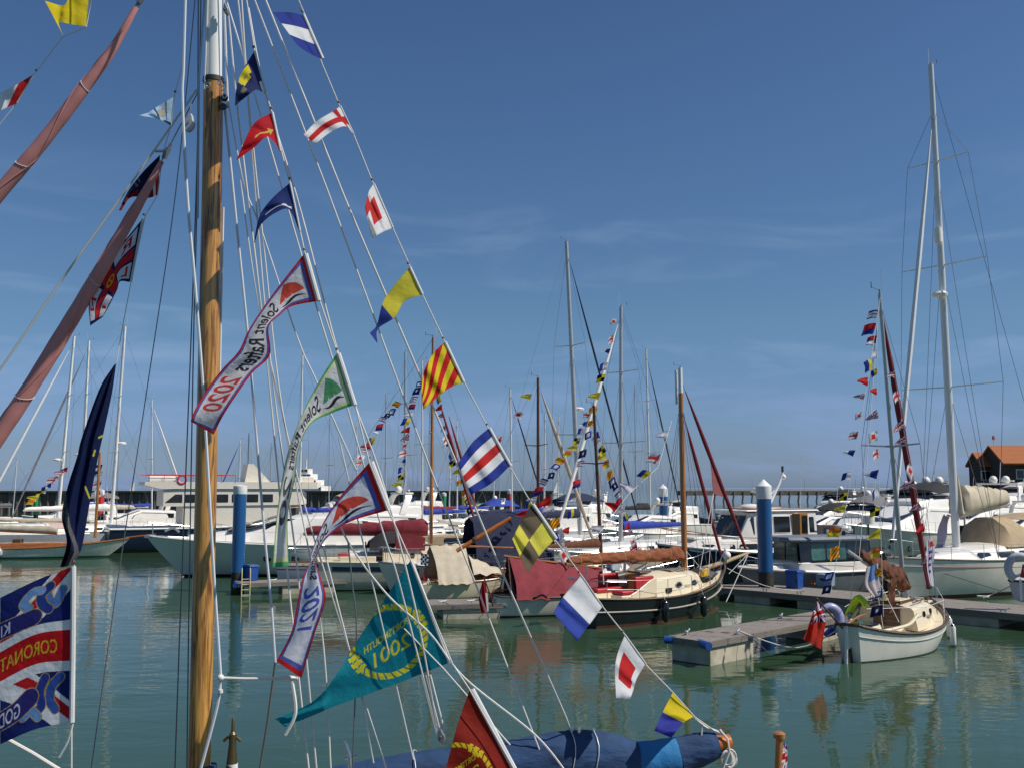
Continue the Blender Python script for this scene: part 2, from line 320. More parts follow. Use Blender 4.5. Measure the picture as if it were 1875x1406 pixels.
def put_text(rgb, x, y, s, col, o, ex, ey, bold=0.):
    """paints s on the parallelogram o + a*ex + b*ey (a along the text, b downwards), x/y any flat coordinates"""
    A = text_mask(s, bold=bold); det = ex[0] * ey[1] - ex[1] * ey[0]; dx, dy = x - o[0], y - o[1]
    a = (dx * ey[1] - dy * ey[0]) / det; b = (ex[0] * dy - ex[1] * dx) / det; ok = (a >= 0) & (a < 1) & (b >= 0) & (b < 1)
    i = np.clip((b * A.shape[0]).astype(int), 0, A.shape[0] - 1); j = np.clip((a * A.shape[1]).astype(int), 0, A.shape[1] - 1)
    rgb[ok & A[i, j]] = lin(col)
def fill(sh, c): a = np.empty(sh + (3,)); a[:] = lin(c); return a
def catmull(A, n, axis):
    A = np.moveaxis(np.asarray(A, float), axis, 0); k = len(A)
    if k == 2:
        t = np.linspace(0, 1, n).reshape((-1,) + (1,) * (A.ndim - 1)); return np.moveaxis(A[0] * (1 - t) + A[1] * t, 0, axis)
    t = np.linspace(0, k - 1, n); i = np.clip(t.astype(int), 0, k - 2); f = (t - i).reshape((-1,) + (1,) * (A.ndim - 1))
    ext = np.concatenate([[2 * A[0] - A[1]], A, [2 * A[-1] - A[-2]]]); p0, p1, p2, p3 = ext[i], ext[i + 1], ext[i + 2], ext[i + 3]
    o = .5 * (2 * p1 + (p2 - p0) * f + (2 * p0 - 5 * p1 + 4 * p2 - p3) * f ** 2 + (3 * p1 - p0 - 3 * p2 + p3) * f ** 3)
    return np.moveaxis(o, 0, axis)
def color_mesh(name, pts, rgb, mat_, th=.0):
    """grid (n,m,3) of points with a colour on each vertex"""
    n, m_ = pts.shape[:2]; me = bpy.data.meshes.new(name); vs = pts.reshape(-1, 3); idx = np.arange(n * m_).reshape(n, m_)
    q = np.stack([idx[:-1, :-1], idx[1:, :-1], idx[1:, 1:], idx[:-1, 1:]], -1).reshape(-1, 4)
    me.vertices.add(len(vs)); me.vertices.foreach_set('co', vs.ravel()); me.loops.add(q.size); me.loops.foreach_set('vertex_index', q.ravel())
    me.polygons.add(len(q)); me.polygons.foreach_set('loop_start', np.arange(len(q)) * 4)
    me.update(calc_edges=True); me.polygons.foreach_set('use_smooth', [True] * len(q))
    at = me.color_attributes.new('Col', 'FLOAT_COLOR', 'POINT'); at.data.foreach_set('color', np.concatenate([rgb.reshape(-1, 3), np.ones((len(vs), 1))], 1).ravel())
    me.materials.append(mat_); me.validate(); me.update()
    return me
FLAGS = []
def flag(label, rows, design, Y=8.0, amp=.03, name='signal_flag', hoist=None, group=None, slope=-.3, waves=2.2, res=1.0, cat='flag', ph=None, fold=.0):
    """rows: list (top to bottom) of pixel lists running hoist -> fly"""
    A = np.array(rows, float)
    size_u = max(np.abs(np.diff(A, axis=1)).sum(1).max(0).max(), 12); size_u = np.hypot(*(np.abs(np.diff(A, axis=1)).sum(1).max(0))); size_v = np.hypot(*(np.abs(np.diff(A, axis=0)).sum(0).max(0)))
    nu, nv = int(np.clip(size_u * res, 24, 340)), int(np.clip(size_v * res, 20, 300))
    B = catmull(catmull(A, nv, 0), nu, 1)                       # (v,u,2)
    u, v = np.meshgrid(np.linspace(0, 1, nu), np.linspace(0, 1, nv)); x, y = B[..., 0], B[..., 1]
    ph = random.random() * 6 if ph is None else ph
    dY = amp * (u ** .7) * (np.sin(u * waves * 2 * pi + ph + v * 1.6) + .35 * np.sin(u * 11 + v * 5 + ph * 2)) + .25 * amp * np.sin(v * 7 + u * 9 + ph) * (u ** .3) + slope * u + fold * np.cos(v * pi * 2) * u
    Yv = Y + dY
    a, b = (x - 937.5) / F, (703 - y) / F; dy = cos(PITCH) - b * sin(PITCH); dz = sin(PITCH) + b * cos(PITCH); t = Yv / dy
    pts = np.stack([a * t, Yv, CZ + dz * t], -1)
    rgb = design(u, v, x, y)
    if hoist:   # doubled cloth of the hems and their stitching
        e = np.minimum(np.minimum(v, 1 - v) * size_v, (1 - u) * size_u); rgb[e < 1.5] *= .8; rgb[(e > 1.5) & (e < 2.1)] *= .9
    org = pts[0, 0].copy(); me = color_mesh(name, pts - org, rgb, cloth_mat())
    o = bpy.data.objects.new(name, me); COL.objects.link(o); o.location = org
    tag(o, label, cat, group)
    if hoist:      # the white canvas sleeve along the hoist edge
        e = [V(pts[int(k * (nv - 1) / 8), 0] - org) for k in range(9)]; w_ = hoist * .00445
        MB().tube([p + V((w_ * .8, -.004, .1 * w_)) for p in e], w_, 8, sq=1.).build('hoist_sleeve', SLEEVE, o)
        tg = (e[-1] - e[0]).normalized(); MB().tube([e[0] - tg * .05 + V((w_ * .8, 0, 0)), e[0] - tg * .035 + V((w_ * .8, 0, 0))], [.011, .011], 8).build('toggle', TOGGLE, o)
    return o
SLEEVE = mat('canvas_sleeve', (.72, .71, .7), .85, var=.08, bump=.004, bscale=30, trans=.2)
TOGGLE = mat('wooden_toggle', (.2, .12, .07), .6)
BL, WH, RD, YE, NV = (44, 62, 150), (238, 237, 237), (206, 42, 44), (228, 208, 52), (26, 36, 84)
def st_v(cols, edges):
    def d(u, v, x, y):
        c = fill(u.shape, cols[0])
        for e, k in zip(edges, cols[1:]): c[v > e] = lin(k)
        return c
    return d
def st_u(cols, edges):
    def d(u, v, x, y):
        c = fill(u.shape, cols[0])
        for e, k in zip(edges, cols[1:]): c[u > e] = lin(k)
        return c
    return d
def d_cross(u, v, x, y):
    c = fill(u.shape, WH); c[(v > .36) & (v < .68)] = lin(RD); c[(u > .13) & (u < .27)] = lin(RD); return c
def d_wred(u, v, x, y):
    c = fill(u.shape, WH); c[(u > .28) & (u < .74) & (v > .2) & (v < .72)] = lin((214, 60, 54)); c[(u > .6) & (v < .3)] = lin((214, 60, 54)); return c
def d_diag(u, v, x, y):
    s = np.floor((v - .9 * u + 2.02) / .2).astype(int); c = fill(u.shape, (206, 32, 36)); c[s % 2 == 0] = lin((230, 206, 40)); return c
def d_quart(u, v, x, y):
    c = fill(u.shape, (226, 216, 84)); c[((u < .5) & (v < .5)) | ((u >= .5) & (v >= .5))] = lin((112, 98, 78))
    n = np.sin(x * .9 + y * .5) * np.sin(y * .8 - x * .33); c[(n > .55) & (u < .45) & (v > .55)] *= .8; c[(v < .5) & (u < .5) & (u + v < .33)] *= .35; return c
def d_diamond(u, v, x, y):
    c = fill(u.shape, WH); c[(np.abs(u - .48) < .27) & (np.abs(v - .5) < .3)] = lin(RD); c[(u > .5) & (u < .72) & (v > .72) & (v < .86)] = lin(RD); return c
def d_pen1(u, v, x, y):
    c = fill(u.shape, (34, 46, 96)); c[(v < .5) & (u > .22) & (u < .62) & (np.abs(v - .1 - .5 * np.abs(u - .45)) < .14)] = lin(YE); c[(u > .3) & (u < .6) & (v > .28) & (v < .48)] = lin(YE); c[(u < .1) & (v > .7)] = lin(WH); c[(u > .62) & (u < .75) & (v > .4) & (v < .7)] = lin((120, 118, 96)); return c
def d_arrow(u, v, x, y):
    c = fill(u.shape, (200, 30, 44)); g = lin((228, 196, 90)); k = .42 + .12 * np.sin(u * 4)
    c[(np.abs(v - k) < .035) & (u > .08) & (u < .52)] = g; c[(u > .04) & (u < .16) & (np.abs(v - k) < (u - .04) * .95)] = g; c[((u - .53) ** 2 + ((v - k) * .8) ** 2 < .0022)] = g; return c
def d_bluewave(u, v, x, y):
    c = fill(u.shape, (30, 50, 112)); k = .5 + .1 * np.sin(u * 7); c[(np.abs(v - k) < .03) & (u > .06) & (u < .55)] = lin(WH); c[((u - .2) ** 2 + (v - k + .05) ** 2) < .003] = lin(WH); return c
def sails(c, u, v, cu, cv, su, sv, red):
    """three curved sails over a wave mark"""
    a, b = (u - cu) / su, (v - cv) / sv          # a along the fly, b down
    t = (b + .9) / 1.25
    for lo, hi in ((-1.0, -.3), (-.2, .3), (.4, .9)):
        bow = .18 * np.sin(np.clip(t, 0, 1) * pi); c[(t > 0) & (t < 1) & (a > lo * t + .15 * (1 - t) - bow) & (a < hi * t + .15 * (1 - t) + bow * .2)] = lin(red)
    c[(np.abs(b - .66 - .12 * np.sin(a * 3.4)) < .13 * (1 - np.abs(a * .9))) & (np.abs(a) < 1)] = lin((52, 50, 54))
def d_solent(year, ycol, red=(226, 84, 68), b1=(214, 44, 40), b2=(98, 108, 190), pin=False, base=(240, 238, 246), e0=.048):
    def d(u, v, x, y):
        c = fill(u.shape, base); e = np.minimum(np.minimum(v, 1 - v) * .8, np.minimum(u * 3.2, (1 - u) * 3.2))
        c[e < .095] = lin(b2); c[e < e0] = lin(b1); h = e >= .1
        k = c.copy(); sails(k, u, v, .125, .5, .085, .42, red)
        put_text(k, u, v, 'Solent Rafters', (58, 56, 60), (.225, .2), (.40, 0), (0, .6), .02); put_text(k, u, v, year, ycol, (.66, .2), (.2, 0), (0, .6), .02)
        c[h] = k[h]; return c
    return d
def ring(c, x, y, cx, cy, a, b, ang, col, lobes=30):
    dx, dy = x - cx, y - cy; X = dx * cos(ang) + dy * sin(ang); Yy = -dx * sin(ang) + dy * cos(ang); t = np.arctan2(Yy / b, X / a); r = np.hypot(X / a, Yy / b)
    w_ = (r - 1) / .085; lob = np.cos(t * lobes + w_ * 1.6); c[(np.abs(w_) < 1.05) & (lob > -.72)] = lin(col)
    for s in (0, pi):
        q = np.angle(np.exp(1j * (t - s))); z = (np.abs(q) < .24) & (np.abs(w_) < 1.9); c[z & (np.cos(q * 32) > -.6) & (np.abs(np.abs(w_) - .95) > .12)] = lin(col)
def d_ports(cx, cy, a, b, ang, base, gold, k=1., year='2001'):
    def d(u, v, x, y):
        c = fill(u.shape, base); ring(c, x, y, cx, cy, a, b, ang, gold)
        e = np.array((-.81, .58)); n = np.array((.30, .95))
        o = np.array((cx, cy)) + np.array((36, -46)) * k; put_text(c, x, y, 'PORTSMOUTH', gold, o, np.array((-81, 57)) * k, np.array((1.5, 13)) * k, .012)
        o = np.array((cx, cy)) + np.array((38, -20)) * k; put_text(c, x, y, year, gold, o, np.array((-66, 42)) * k, np.array((3, 27)) * k, .008)
        return c
    return d
def d_crest(u, v, x, y):
    c = fill(u.shape, (170, 200, 224)); q = ((u - .3) ** 2 * 3 + (v - .5) ** 2); s = np.sin(x * 1.7) * np.sin(y * 1.3); c[(q < .07) & (s > -.2)] = lin((150, 130, 110)); c[(q < .03) & (s > .1)] = lin((190, 160, 90)); c[(np.abs(u - .17) < .012)] = lin((60, 70, 110)); c[(v > .9) & (u < .3)] = lin((40, 60, 90)); return c
def d_navyred(u, v, x, y):
    c = fill(u.shape, (24, 28, 56)); c[v > .55 + .25 * (u < .5)] = lin((120, 30, 36)); c[(u < .18) & (v > .35)] = lin((222, 220, 218)); c[(u < .1) & (v > .5)] = lin((196, 40, 40)); c[u > .9] = lin((170, 50, 44)); return c
def d_lifeboat(u, v, x, y):
    c = fill(u.shape, (214, 214, 222)); nv = lin((24, 36, 92)); c[(v > .36) & (v < .66)] = nv; c[(u > .36) & (u < .62)] = nv
    c[(v > .41) & (v < .61)] = lin((204, 40, 42)); c[(u > .40) & (u < .58)] = lin((204, 40, 42)); c[np.minimum(np.minimum(u, 1 - u) * 1.4, np.minimum(v, 1 - v)) < .055] = nv
    q = np.hypot((u - .49) * 1.4, v - .5); c[np.abs(q - .1) < .022] = lin((236, 168, 40)); c[(np.abs(u - .49) < .012) & (np.abs(v - .5) < .12)] = lin((236, 168, 40))
    put_text(c, u, v, 'R', (204, 40, 42), (.1, .1), (.16, 0), (0, .22), .02); put_text(c, u, v, 'N', (204, 40, 42), (.72, .1), (.14, 0), (0, .22), .03); put_text(c, u, v, 'L', (204, 40, 42), (.1, .7), (.14, 0), (0, .2), .02); put_text(c, u, v, 'I', (204, 40, 42), (.76, .7), (.05, 0), (0, .2), .02)
    return c
def d_navylong(u, v, x, y):
    c = fill(u.shape, (28, 40, 84)); k = 8; g = (np.floor(x / 1.6) + np.floor(y / 1.6)) % 2
    z = (np.abs((v - .80) - .2 * (.5 - u) * 1.5) < .055) | ((v > .86) & (u < .4)); c[z] = lin((60, 62, 66)); c[z & (g > 0)] = lin((150, 148, 144)); c[(v > .88) & (u > .4)] = lin((14, 18, 34))
    for a, b, e, f in ((189, 797, 181, 801), (174, 824, 171, 834), (156, 890, 164, 911)):
        t = np.clip(((x - a) * (e - a) + (y - b) * (f - b)) / ((e - a) ** 2 + (f - b) ** 2), 0, 1); c[np.hypot(x - a - t * (e - a), y - b - t * (f - b)) < 1.6] = lin((232, 222, 70))
    return c
def d_union(u, v, rib=True, text=True):
    c = fill(u.shape, (30, 42, 110)); X = (u - .5) * 2; Yy = (v - .5) * 1.24; s = np.abs(Yy) - .6 * np.abs(X)
    c[np.abs(s) < .15] = lin(WH); red = (np.abs(s) < .15) & (np.where(X * Yy > 0, s, -s) > .0) & (np.abs(s) < .1); c[red] = lin((200, 30, 40))
    c[(np.abs(v - .5) < .165) | (np.abs(X) < .2)] = lin(WH); c[(np.abs(v - .5) < .1) | (np.abs(X) < .12)] = lin((204, 28, 34)); return c
def strip(c, u, v, pts, w_, col, edge):
    """a ribbon: the points within w_ of a curve (flat cloth coordinates), with a fine gold edge"""
    P_ = catmull(pts, 40, 0); d = np.full(u.shape, 9.)
    for a, e in zip(P_[:-1], P_[1:]):
        q = e - a; t = np.clip(((u - a[0]) * q[0] + (v - a[1]) * q[1]) / (q @ q + 1e-12), 0, 1); d = np.minimum(d, np.hypot((u - a[0] - t * q[0]) * 1.15, v - a[1] - t * q[1]))
    c[d < w_] = lin(edge); c[d < w_ - .006] = lin(col)
def d_coron(u, v, x, y):
    c = d_union(u, v); g = (186, 160, 84)
    put_text(c, u, v, 'CORONATION', (226, 190, 50), (.08, .455), (.44, 0), (0, .09), .004)
    strip(c, u, v, [(.05, .13), (.09, .21), (.13, .17), (.14, .11)], .034, (92, 128, 190), g); strip(c, u, v, [(.12, .08), (.17, .13), (.16, .2), (.13, .24)], .036, (46, 66, 146), g); strip(c, u, v, [(.17, .09), (.22, .08), (.27, .13), (.24, .19)], .032, (112, 158, 212), g); strip(c, u, v, [(.22, .27), (.30, .265), (.42, .25), (.6, .25)], .066, (48, 46, 118), g)
    strip(c, u, v, [(.06, .70), (.11, .76), (.12, .84), (.09, .9)], .034, (58, 92, 168), g); strip(c, u, v, [(.15, .70), (.18, .78), (.17, .86), (.2, .9)], .034, (44, 62, 146), g); strip(c, u, v, [(.19, .93), (.23, .88), (.27, .9)], .03, (104, 150, 206), g); strip(c, u, v, [(.24, .80), (.32, .845), (.45, .86), (.6, .86)], .066, (48, 46, 118), g)
    put_text(c, u, v, 'KING', (226, 226, 236), (.345, .215), (.15, 0), (-.0, .085), .004); put_text(c, u, v, 'GOD', (226, 226, 236), (.29, .795), (.12, .02), (0, .09), .004)
    return c
def d_pl(cols): return st_v(cols, [(k + 1) / len(cols) for k in range(len(cols) - 1)])
GL = 'big signal flags on the outer dressing line'; GM = 'flags on the inner dressing line by the mast'; GN = 'flags left of the mast'
flag('blue white and blue striped signal flag, topmost on the outer dressing line', [[(554, 28), (528, 23), (500, 23)], [(589, 109), (566, 98), (545, 84)]], d_pl([BL, WH, BL]), 8.0, hoist=3, group=GL, waves=1.2)
flag('white signal flag with a red cross, second from the top of the outer line', [[(623, 195), (605, 207), (579, 223), (556, 247)], [(647, 246), (632, 232), (605, 243), (577, 265)]], d_cross, 8.1, hoist=1.2, group=GL)
flag('small folded white flag with a red block, below the red cross flag', [[(684, 337), (675, 352), (668, 380)], [(719, 418), (700, 426), (680, 438)]], d_wred, 8.15, hoist=1.5, group=GL)
flag('yellow signal flag with a blue twisted fly end, outer dressing line', [[(749, 490), (722, 523), (701, 554), (690, 595), (677, 610)], [(772, 540), (741, 552), (723, 581), (692, 603), (691, 629)]], st_u([(214, 200, 62), (44, 62, 140)], [.53]), 8.25, hoist=2.5, group=GL)
flag('red and yellow diagonally striped signal flag above the tricolour striped flag', [[(813, 627), (793, 648), (777, 678), (771, 713)], [(847, 700), (822, 711), (803, 725), (775, 750)]], d_diag, 8.35, hoist=3, group=GL, amp=.04)
flag('signal flag of five blue white and red bands on the outer line', [[(894, 784), (864, 811), (838, 849)], [(933, 853), (900, 884), (862, 905)]], d_pl([BL, WH, RD, WH, BL]), 8.45, hoist=3, group=GL)
flag('faded black and yellow quartered signal flag with a stained cloth', [[(973, 923), (951, 960), (938, 986)], [(1016, 986), (987, 1018), (966, 1050)]], d_quart, 8.6, hoist=3.5, group=GL)
flag('white and blue swallow flag above the black hulled boat stern', [[(1064, 1053), (1031, 1092), (1013, 1121)], [(1103, 1110), (1080, 1142), (1057, 1173)]], st_u([WH, (58, 80, 170)], [.5]), 8.7, hoist=1.2, group=GL)
flag('white signal flag with a red diamond over the open water', [[(1144, 1162), (1131, 1195), (1126, 1225), (1128, 1277)], [(1182, 1215), (1166, 1242), (1160, 1262), (1154, 1279)]], d_diamond, 8.8, hoist=1.4, group=GL)
flag('yellow and blue signal flag, lowest on the outer line by the boom end', [[(1232, 1267), (1214, 1302), (1198, 1337)], [(1270, 1311), (1253, 1322), (1229, 1350)]], st_u([(232, 206, 40), (60, 66, 160)], [.52]), 8.95, hoist=0, group=GL)
flag('navy pennant with yellow chevron beside the white upper mast', [[(465, 95), (447, 125), (434, 155), (430, 193)], [(486, 173), (470, 165), (458, 172), (431, 194)]], d_pen1, 7.8, hoist=2, group=GM, name='pennant', cat='pennant')
flag('red pennant with a yellow arrow on the inner line', [[(497, 207), (470, 222), (455, 243), (443, 270), (433, 293)], [(512, 278), (503, 262), (488, 251), (465, 271), (433, 294)]], d_arrow, 7.85, hoist=2.5, group=GM, name='pennant', cat='pennant')
flag('blue pennant with a thin white line on the inner line', [[(530, 336), (500, 362), (478, 390), (470, 415), (465, 444)], [(548, 424), (530, 385), (505, 390), (478, 412), (466, 446)]], d_bluewave, 7.9, hoist=2, group=GM, name='pennant', cat='pennant')
flag('long white rally banner reading 2020 with red and blue border, in front of the mast', [[(556, 466), (520, 512), (487, 556), (455, 605), (437, 643), (407, 676), (376, 717), (355, 754), (349, 771)], [(580, 552), (535, 561), (512, 578), (492, 600), (494, 650), (463, 682), (437, 717), (409, 760), (391, 795)]], d_solent('2020', (214, 76, 74), base=(232, 228, 230)), 7.7, hoist=4.5, group=GM, name='rally_banner', cat='banner', res=1.5, amp=.04)
flag('long white rally banner with green and yellow border', [[(616, 648), (588, 692), (558, 748), (531, 815), (517, 873), (506, 952), (499, 1038)], [(646, 742), (605, 757), (568, 777), (546, 825), (540, 876), (527, 945), (529, 1036)]], d_solent('20', (96, 94, 98), red=(90, 160, 110), b1=(96, 184, 120), b2=(232, 234, 170), base=(236, 234, 232)), 7.9, hoist=4.5, group=GM, name='rally_banner', cat='banner', res=1.5, amp=.04)
flag('twisted white rally banner with red sails and red border, above the teal pennant', [[(676, 846), (622, 909), (591, 958), (570, 1012), (569, 1026), (553, 1062), (540, 1125), (532, 1160), (506, 1210)], [(709, 934), (640, 955), (597, 986), (578, 1020), (577, 1026), (588, 1060), (596, 1097), (576, 1160), (552, 1241)]], d_solent('2021', (84, 100, 190)), 8.0, hoist=5, group=GM, name='rally_banner', cat='banner', res=1.5, amp=.04)
flag('large teal pennant with a gold rope ring reading PORTSMOUTH 2001', [[(751, 1026), (655, 1171), (619, 1230), (575, 1282), (504, 1316)], [(821, 1213), (720, 1253), (605, 1295), (588, 1303), (522, 1330)]], d_ports(711, 1174, 70, 60, -.62, (20, 136, 152), (232, 220, 50)), 8.1, hoist=3, group=GM, name='pennant', cat='pennant', res=1.7, amp=.035, waves=1.3)
flag('dark red pennant with a gold rope ring, cut off by the photo bottom', [[(860, 1262), (838, 1325), (815, 1410), (790, 1490)], [(940, 1412), (915, 1440), (870, 1475), (800, 1510)]], d_ports(846, 1412, 46, 56, -1.0, (142, 38, 26), (226, 200, 40), .8), 8.0, hoist=5, group=GM, name='pennant', cat='pennant', res=1.3, amp=.03)
flag('pale blue pennant with a small crest left of the mast', [[(319, 177), (290, 194), (270, 207), (253, 211)], [(313, 231), (298, 222), (280, 216), (254, 213)]], d_crest, 8.0, hoist=1, group=GN, name='pennant', cat='pennant')
flag('dark navy and red flag behind the top of the lower furled sail', [[(293, 284), (262, 315), (235, 350), (217, 386)], [(290, 357), (272, 363), (240, 362), (222, 386)]], d_navyred, 8.2, hoist=0, group=GN)
flag('lifeboat flag with red cross and letters on white, behind the furled sail', [[(260, 402), (222, 450), (190, 500), (164, 548), (165, 597)], [(238, 517), (220, 516), (214, 532), (199, 562), (188, 581)]], d_lifeboat, 8.3, hoist=2.5, group=GN, res=1.5)
flag('long navy flag with a grey mesh band hanging over the left boats', [[(213, 664), (211, 667), (209, 668)], [(205, 720), (194, 716), (182, 712)], [(189, 795), (168, 797), (150, 800)], [(178, 845), (158, 842), (141, 836)], [(164, 923), (143, 905), (124, 890)], [(154, 982), (133, 962), (113, 944)], [(147, 1010), (135, 1002), (122, 992)], [(135, 1032), (122, 1036), (110, 1038)]], d_navylong, 7.8, hoist=0, group=GN, amp=.05, res=1.3)
flag('large union flag lettered CORONATION at the left edge', [[(131, 1037), (66, 1062), (0, 1094), (-66, 1128), (-132, 1160), (-200, 1190)], [(130, 1180), (66, 1187), (0, 1220), (-66, 1262), (-132, 1285), (-200, 1310)], [(128, 1322), (66, 1334), (0, 1362), (-66, 1392), (-132, 1425), (-200, 1450)]], d_coron, 7.4, hoist=4.5, group=GN, res=1.3, amp=.03, waves=1.5, ph=1, slope=-.1)
flag('yellow flag cut by the top edge above the upper furled sail', [[(164, -12), (130, -8), (116, 10), (82, 2)], [(158, 49), (130, 45), (107, 42), (116, 66)]], st_u([(230, 204, 36)] * 2, [.5]), 8.2, hoist=0, group=GN)
flag('red and white flag cut by the left edge', [[(61, 137), (15, 164), (-40, 192)], [(30, 190), (0, 204), (-40, 228)]], st_u([(206, 40, 40), WH], [.3]), 8.2, hoist=1.2, group=GN)
# ------------------------------------------------------------------ the foreground cutter: mast, boom, rolled headsails, rigging
FB = thing('gaff_cutter', 'foreground sailing boat with varnished wooden mast, two rolled rose headsails and blue covered boom', 'sailing boat', (-1.6, 8.3, 0), 0)
def fp(px, py, Y=8.0): return LO(FB, P(px, py, Y))
def frope(name, pts, r, m, Y0=8.0, Y1=None, n=6, sm=False):
    Y1 = Y0 if Y1 is None else Y1; pts = list(pts)
    k = len(pts); q = [fp(p[0], p[1], p[2] if len(p) > 2 else Y0 + (Y1 - Y0) * i / max(k - 1, 1)) for i, p in enumerate(pts)]
    q = smooth_pts(q) if sm else q
    if pts[0][1] <= 5 and pts[0][0] > 330: q = [fp(393 + (pts[0][0] - 393) * .05, -425, Y0)] + q       # on up to the masthead, above the picture
    if pts[-1][1] >= 1400: a, b = pts[-2], pts[-1]; g = (b[0] - a[0]) / max(b[1] - a[1], 1); q = q + [fp(b[0] + g * 200, b[1] + 200, Y1)]   # and down to the deck, below it
    return MB().tube(q, r, n).build(name, m, FB)
def pxr(w, Y=8.0): return w * Y / F / 2
# wooden mast: knots, cracks and dark varnish runs, deepened to make up for shade
def mast_wood():
    m = bpy.data.materials.new('weathered_varnished_mast'); nt, N, L = nodes_of(m)
    out = N.new('ShaderNodeOutputMaterial'); b = N.new('ShaderNodeBsdfPrincipled'); L.new(b.outputs[0], out.inputs[0]); b.inputs['Roughness'].default_value = .32; b.inputs['Coat Weight'].default_value = .35; b.inputs['Coat Roughness'].default_value = .18
    tc = N.new('ShaderNodeTexCoord')
    def noise(s, d=6, dis=.4, ro=.6):
        mp = N.new('ShaderNodeMapping'); mp.inputs['Scale'].default_value = s; L.new(tc.outputs['Object'], mp.inputs[0]); n = N.new('ShaderNodeTexNoise'); n.inputs['Scale'].default_value = 1; n.inputs['Detail'].default_value = d; n.inputs['Distortion'].default_value = dis; n.inputs['Roughness'].default_value = ro; L.new(mp.outputs[0], n.inputs[0]); return n
    def ramp(n, p0, p1, c0, c1):
        r = N.new('ShaderNodeValToRGB'); r.color_ramp.elements[0].position = p0; r.color_ramp.elements[1].position = p1; r.color_ramp.elements[0].color = (*c0, 1); r.color_ramp.elements[1].color = (*c1, 1); L.new(n.outputs['Fac'], r.inputs[0]); return r
    def mixc(f, a, c):
        x = N.new('ShaderNodeMix'); x.data_type = 'RGBA'; L.new(f, x.inputs[0]); L.new(a, x.inputs[6])
        if isinstance(c, tuple): x.inputs[7].default_value = (*c, 1)
        else: L.new(c, x.inputs[7])
        return x.outputs[2]
    g = ramp(noise((62, 62, 1.6), 9, 1.2), .3, .7, (.3, .12, .024), (.68, .37, .09)); c = g.outputs[0]
    f = ramp(noise((11, 11, .8), 7, 1.1), .5, .6, (0, 0, 0), (1, 1, 1)); c = mixc(f.outputs[0], c, (.125, .034, .009))
    f = ramp(noise((60, 60, 2.2), 4, .3), .62, .67, (0, 0, 0), (1, 1, 1)); c = mixc(f.outputs[0], c, (.03, .014, .008))
    k = N.new('ShaderNodeTexVoronoi'); mp = N.new('ShaderNodeMapping'); mp.inputs['Scale'].default_value = (5, 5, 2.1); L.new(tc.outputs['Object'], mp.inputs[0]); L.new(mp.outputs[0], k.inputs[0]); k.inputs['Scale'].default_value = 1
    r = N.new('ShaderNodeMapRange'); r.inputs['From Min'].default_value = .1; r.inputs['From Max'].default_value = .19; r.inputs['To Min'].default_value = .9; r.inputs['To Max'].default_value = 0; L.new(k.outputs['Distance'], r.inputs[0]); c = mixc(r.outputs[0], c, (.13, .04, .012))
    L.new(c, b.inputs['Base Color'])
    bp = N.new('ShaderNodeBump'); bp.inputs['Distance'].default_value = .0015; bp.inputs['Strength'].default_value = .5; L.new(noise((30, 30, 1.2)).outputs['Fac'], bp.inputs['Height']); L.new(bp.outputs[0], b.inputs['Normal'])
    return m
mpx = [(362, 1560), (365, 1406), (371, 1150), (377, 900), (383, 600), (388, 350), (391, 147)]
mm = MB().tube([fp(x, y) for x, y in mpx], [pxr(w_) for w_ in (40, 39, 39, 38, 37.5, 36.5, 36)], 28)
mm.tube([fp(x + 8, y, 8.085) for x, y in mpx], pxr(9), 6)
mst = mm.build('mast', mast_wood(), FB)
up = MB().tube([fp(391, 150), fp(392, -40), fp(393, -420)], pxr(31), 24); up.box(fp(378, 70, 7.93), (.008, .014, .9)); up.build('upper_mast', ALUW, mst)
bd = MB().tube([fp(391, 152), fp(391, 144)], pxr(39), 24); bd.build('mast_band', RUBBER, mst)
for x, y in ((372, 150), (381, 156), (402, 152), (408, 162), (411, 176)):
    sh = MB(); q = fp(x, y, 7.9); sh.tube([q + V((.016 * cos(t), 0, .02 * sin(t))) for t in [k * pi / 5 for k in range(11)]], .005, 6)
    sh.build('shackle', STEEL, mst)
for x, y in ((411, 180), (409, 196)): MB().lathe([(.001, -.018), (.026, -.016), (.032, 0), (.026, .016), (.001, .018)], fp(x, y, 7.95), 14, axis='y').build('pulley_block', BLACKP, mst)
MB().tube([fp(372, 1400), fp(372, 1412)], pxr(46), 24).build('blue_mast_coat', BLUEC, mst)
# blocks
def block(px, py, w_, h_, m=GREYP, Y=7.9, tilt=.2):
    b = MB(); c = fp(px, py, Y); q = []
    for k in range(16):
        t = 2 * pi * k / 16; q.append((w_ * cos(t) * (1 if sin(t) < .2 else .62), h_ * sin(t)))
    poly = [c + V((x * cos(tilt) - z * sin(tilt), -.022, x * sin(tilt) + z * cos(tilt))) for x, z in q]
    b.slab(poly, V((0, .044, 0))); o = b.build('pulley_block', m, FB, bevel=.006)
    MB().lathe([(.001, -.03), (.012, -.028), (.012, .028), (.001, .03)], c, 10, axis='y').build('pin', STEEL, o)
    MB().tube([c + V((0, 0, h_)), c + V((.01, 0, h_ * 2.1))], .007, 6).build('shackle', STEEL, o)
block(347, 226, .047, .078, GREYL, tilt=-.15); block(414, 18, .022, .052, GREYP); block(808, 1347, .03, .06, GREYP, 8.2)
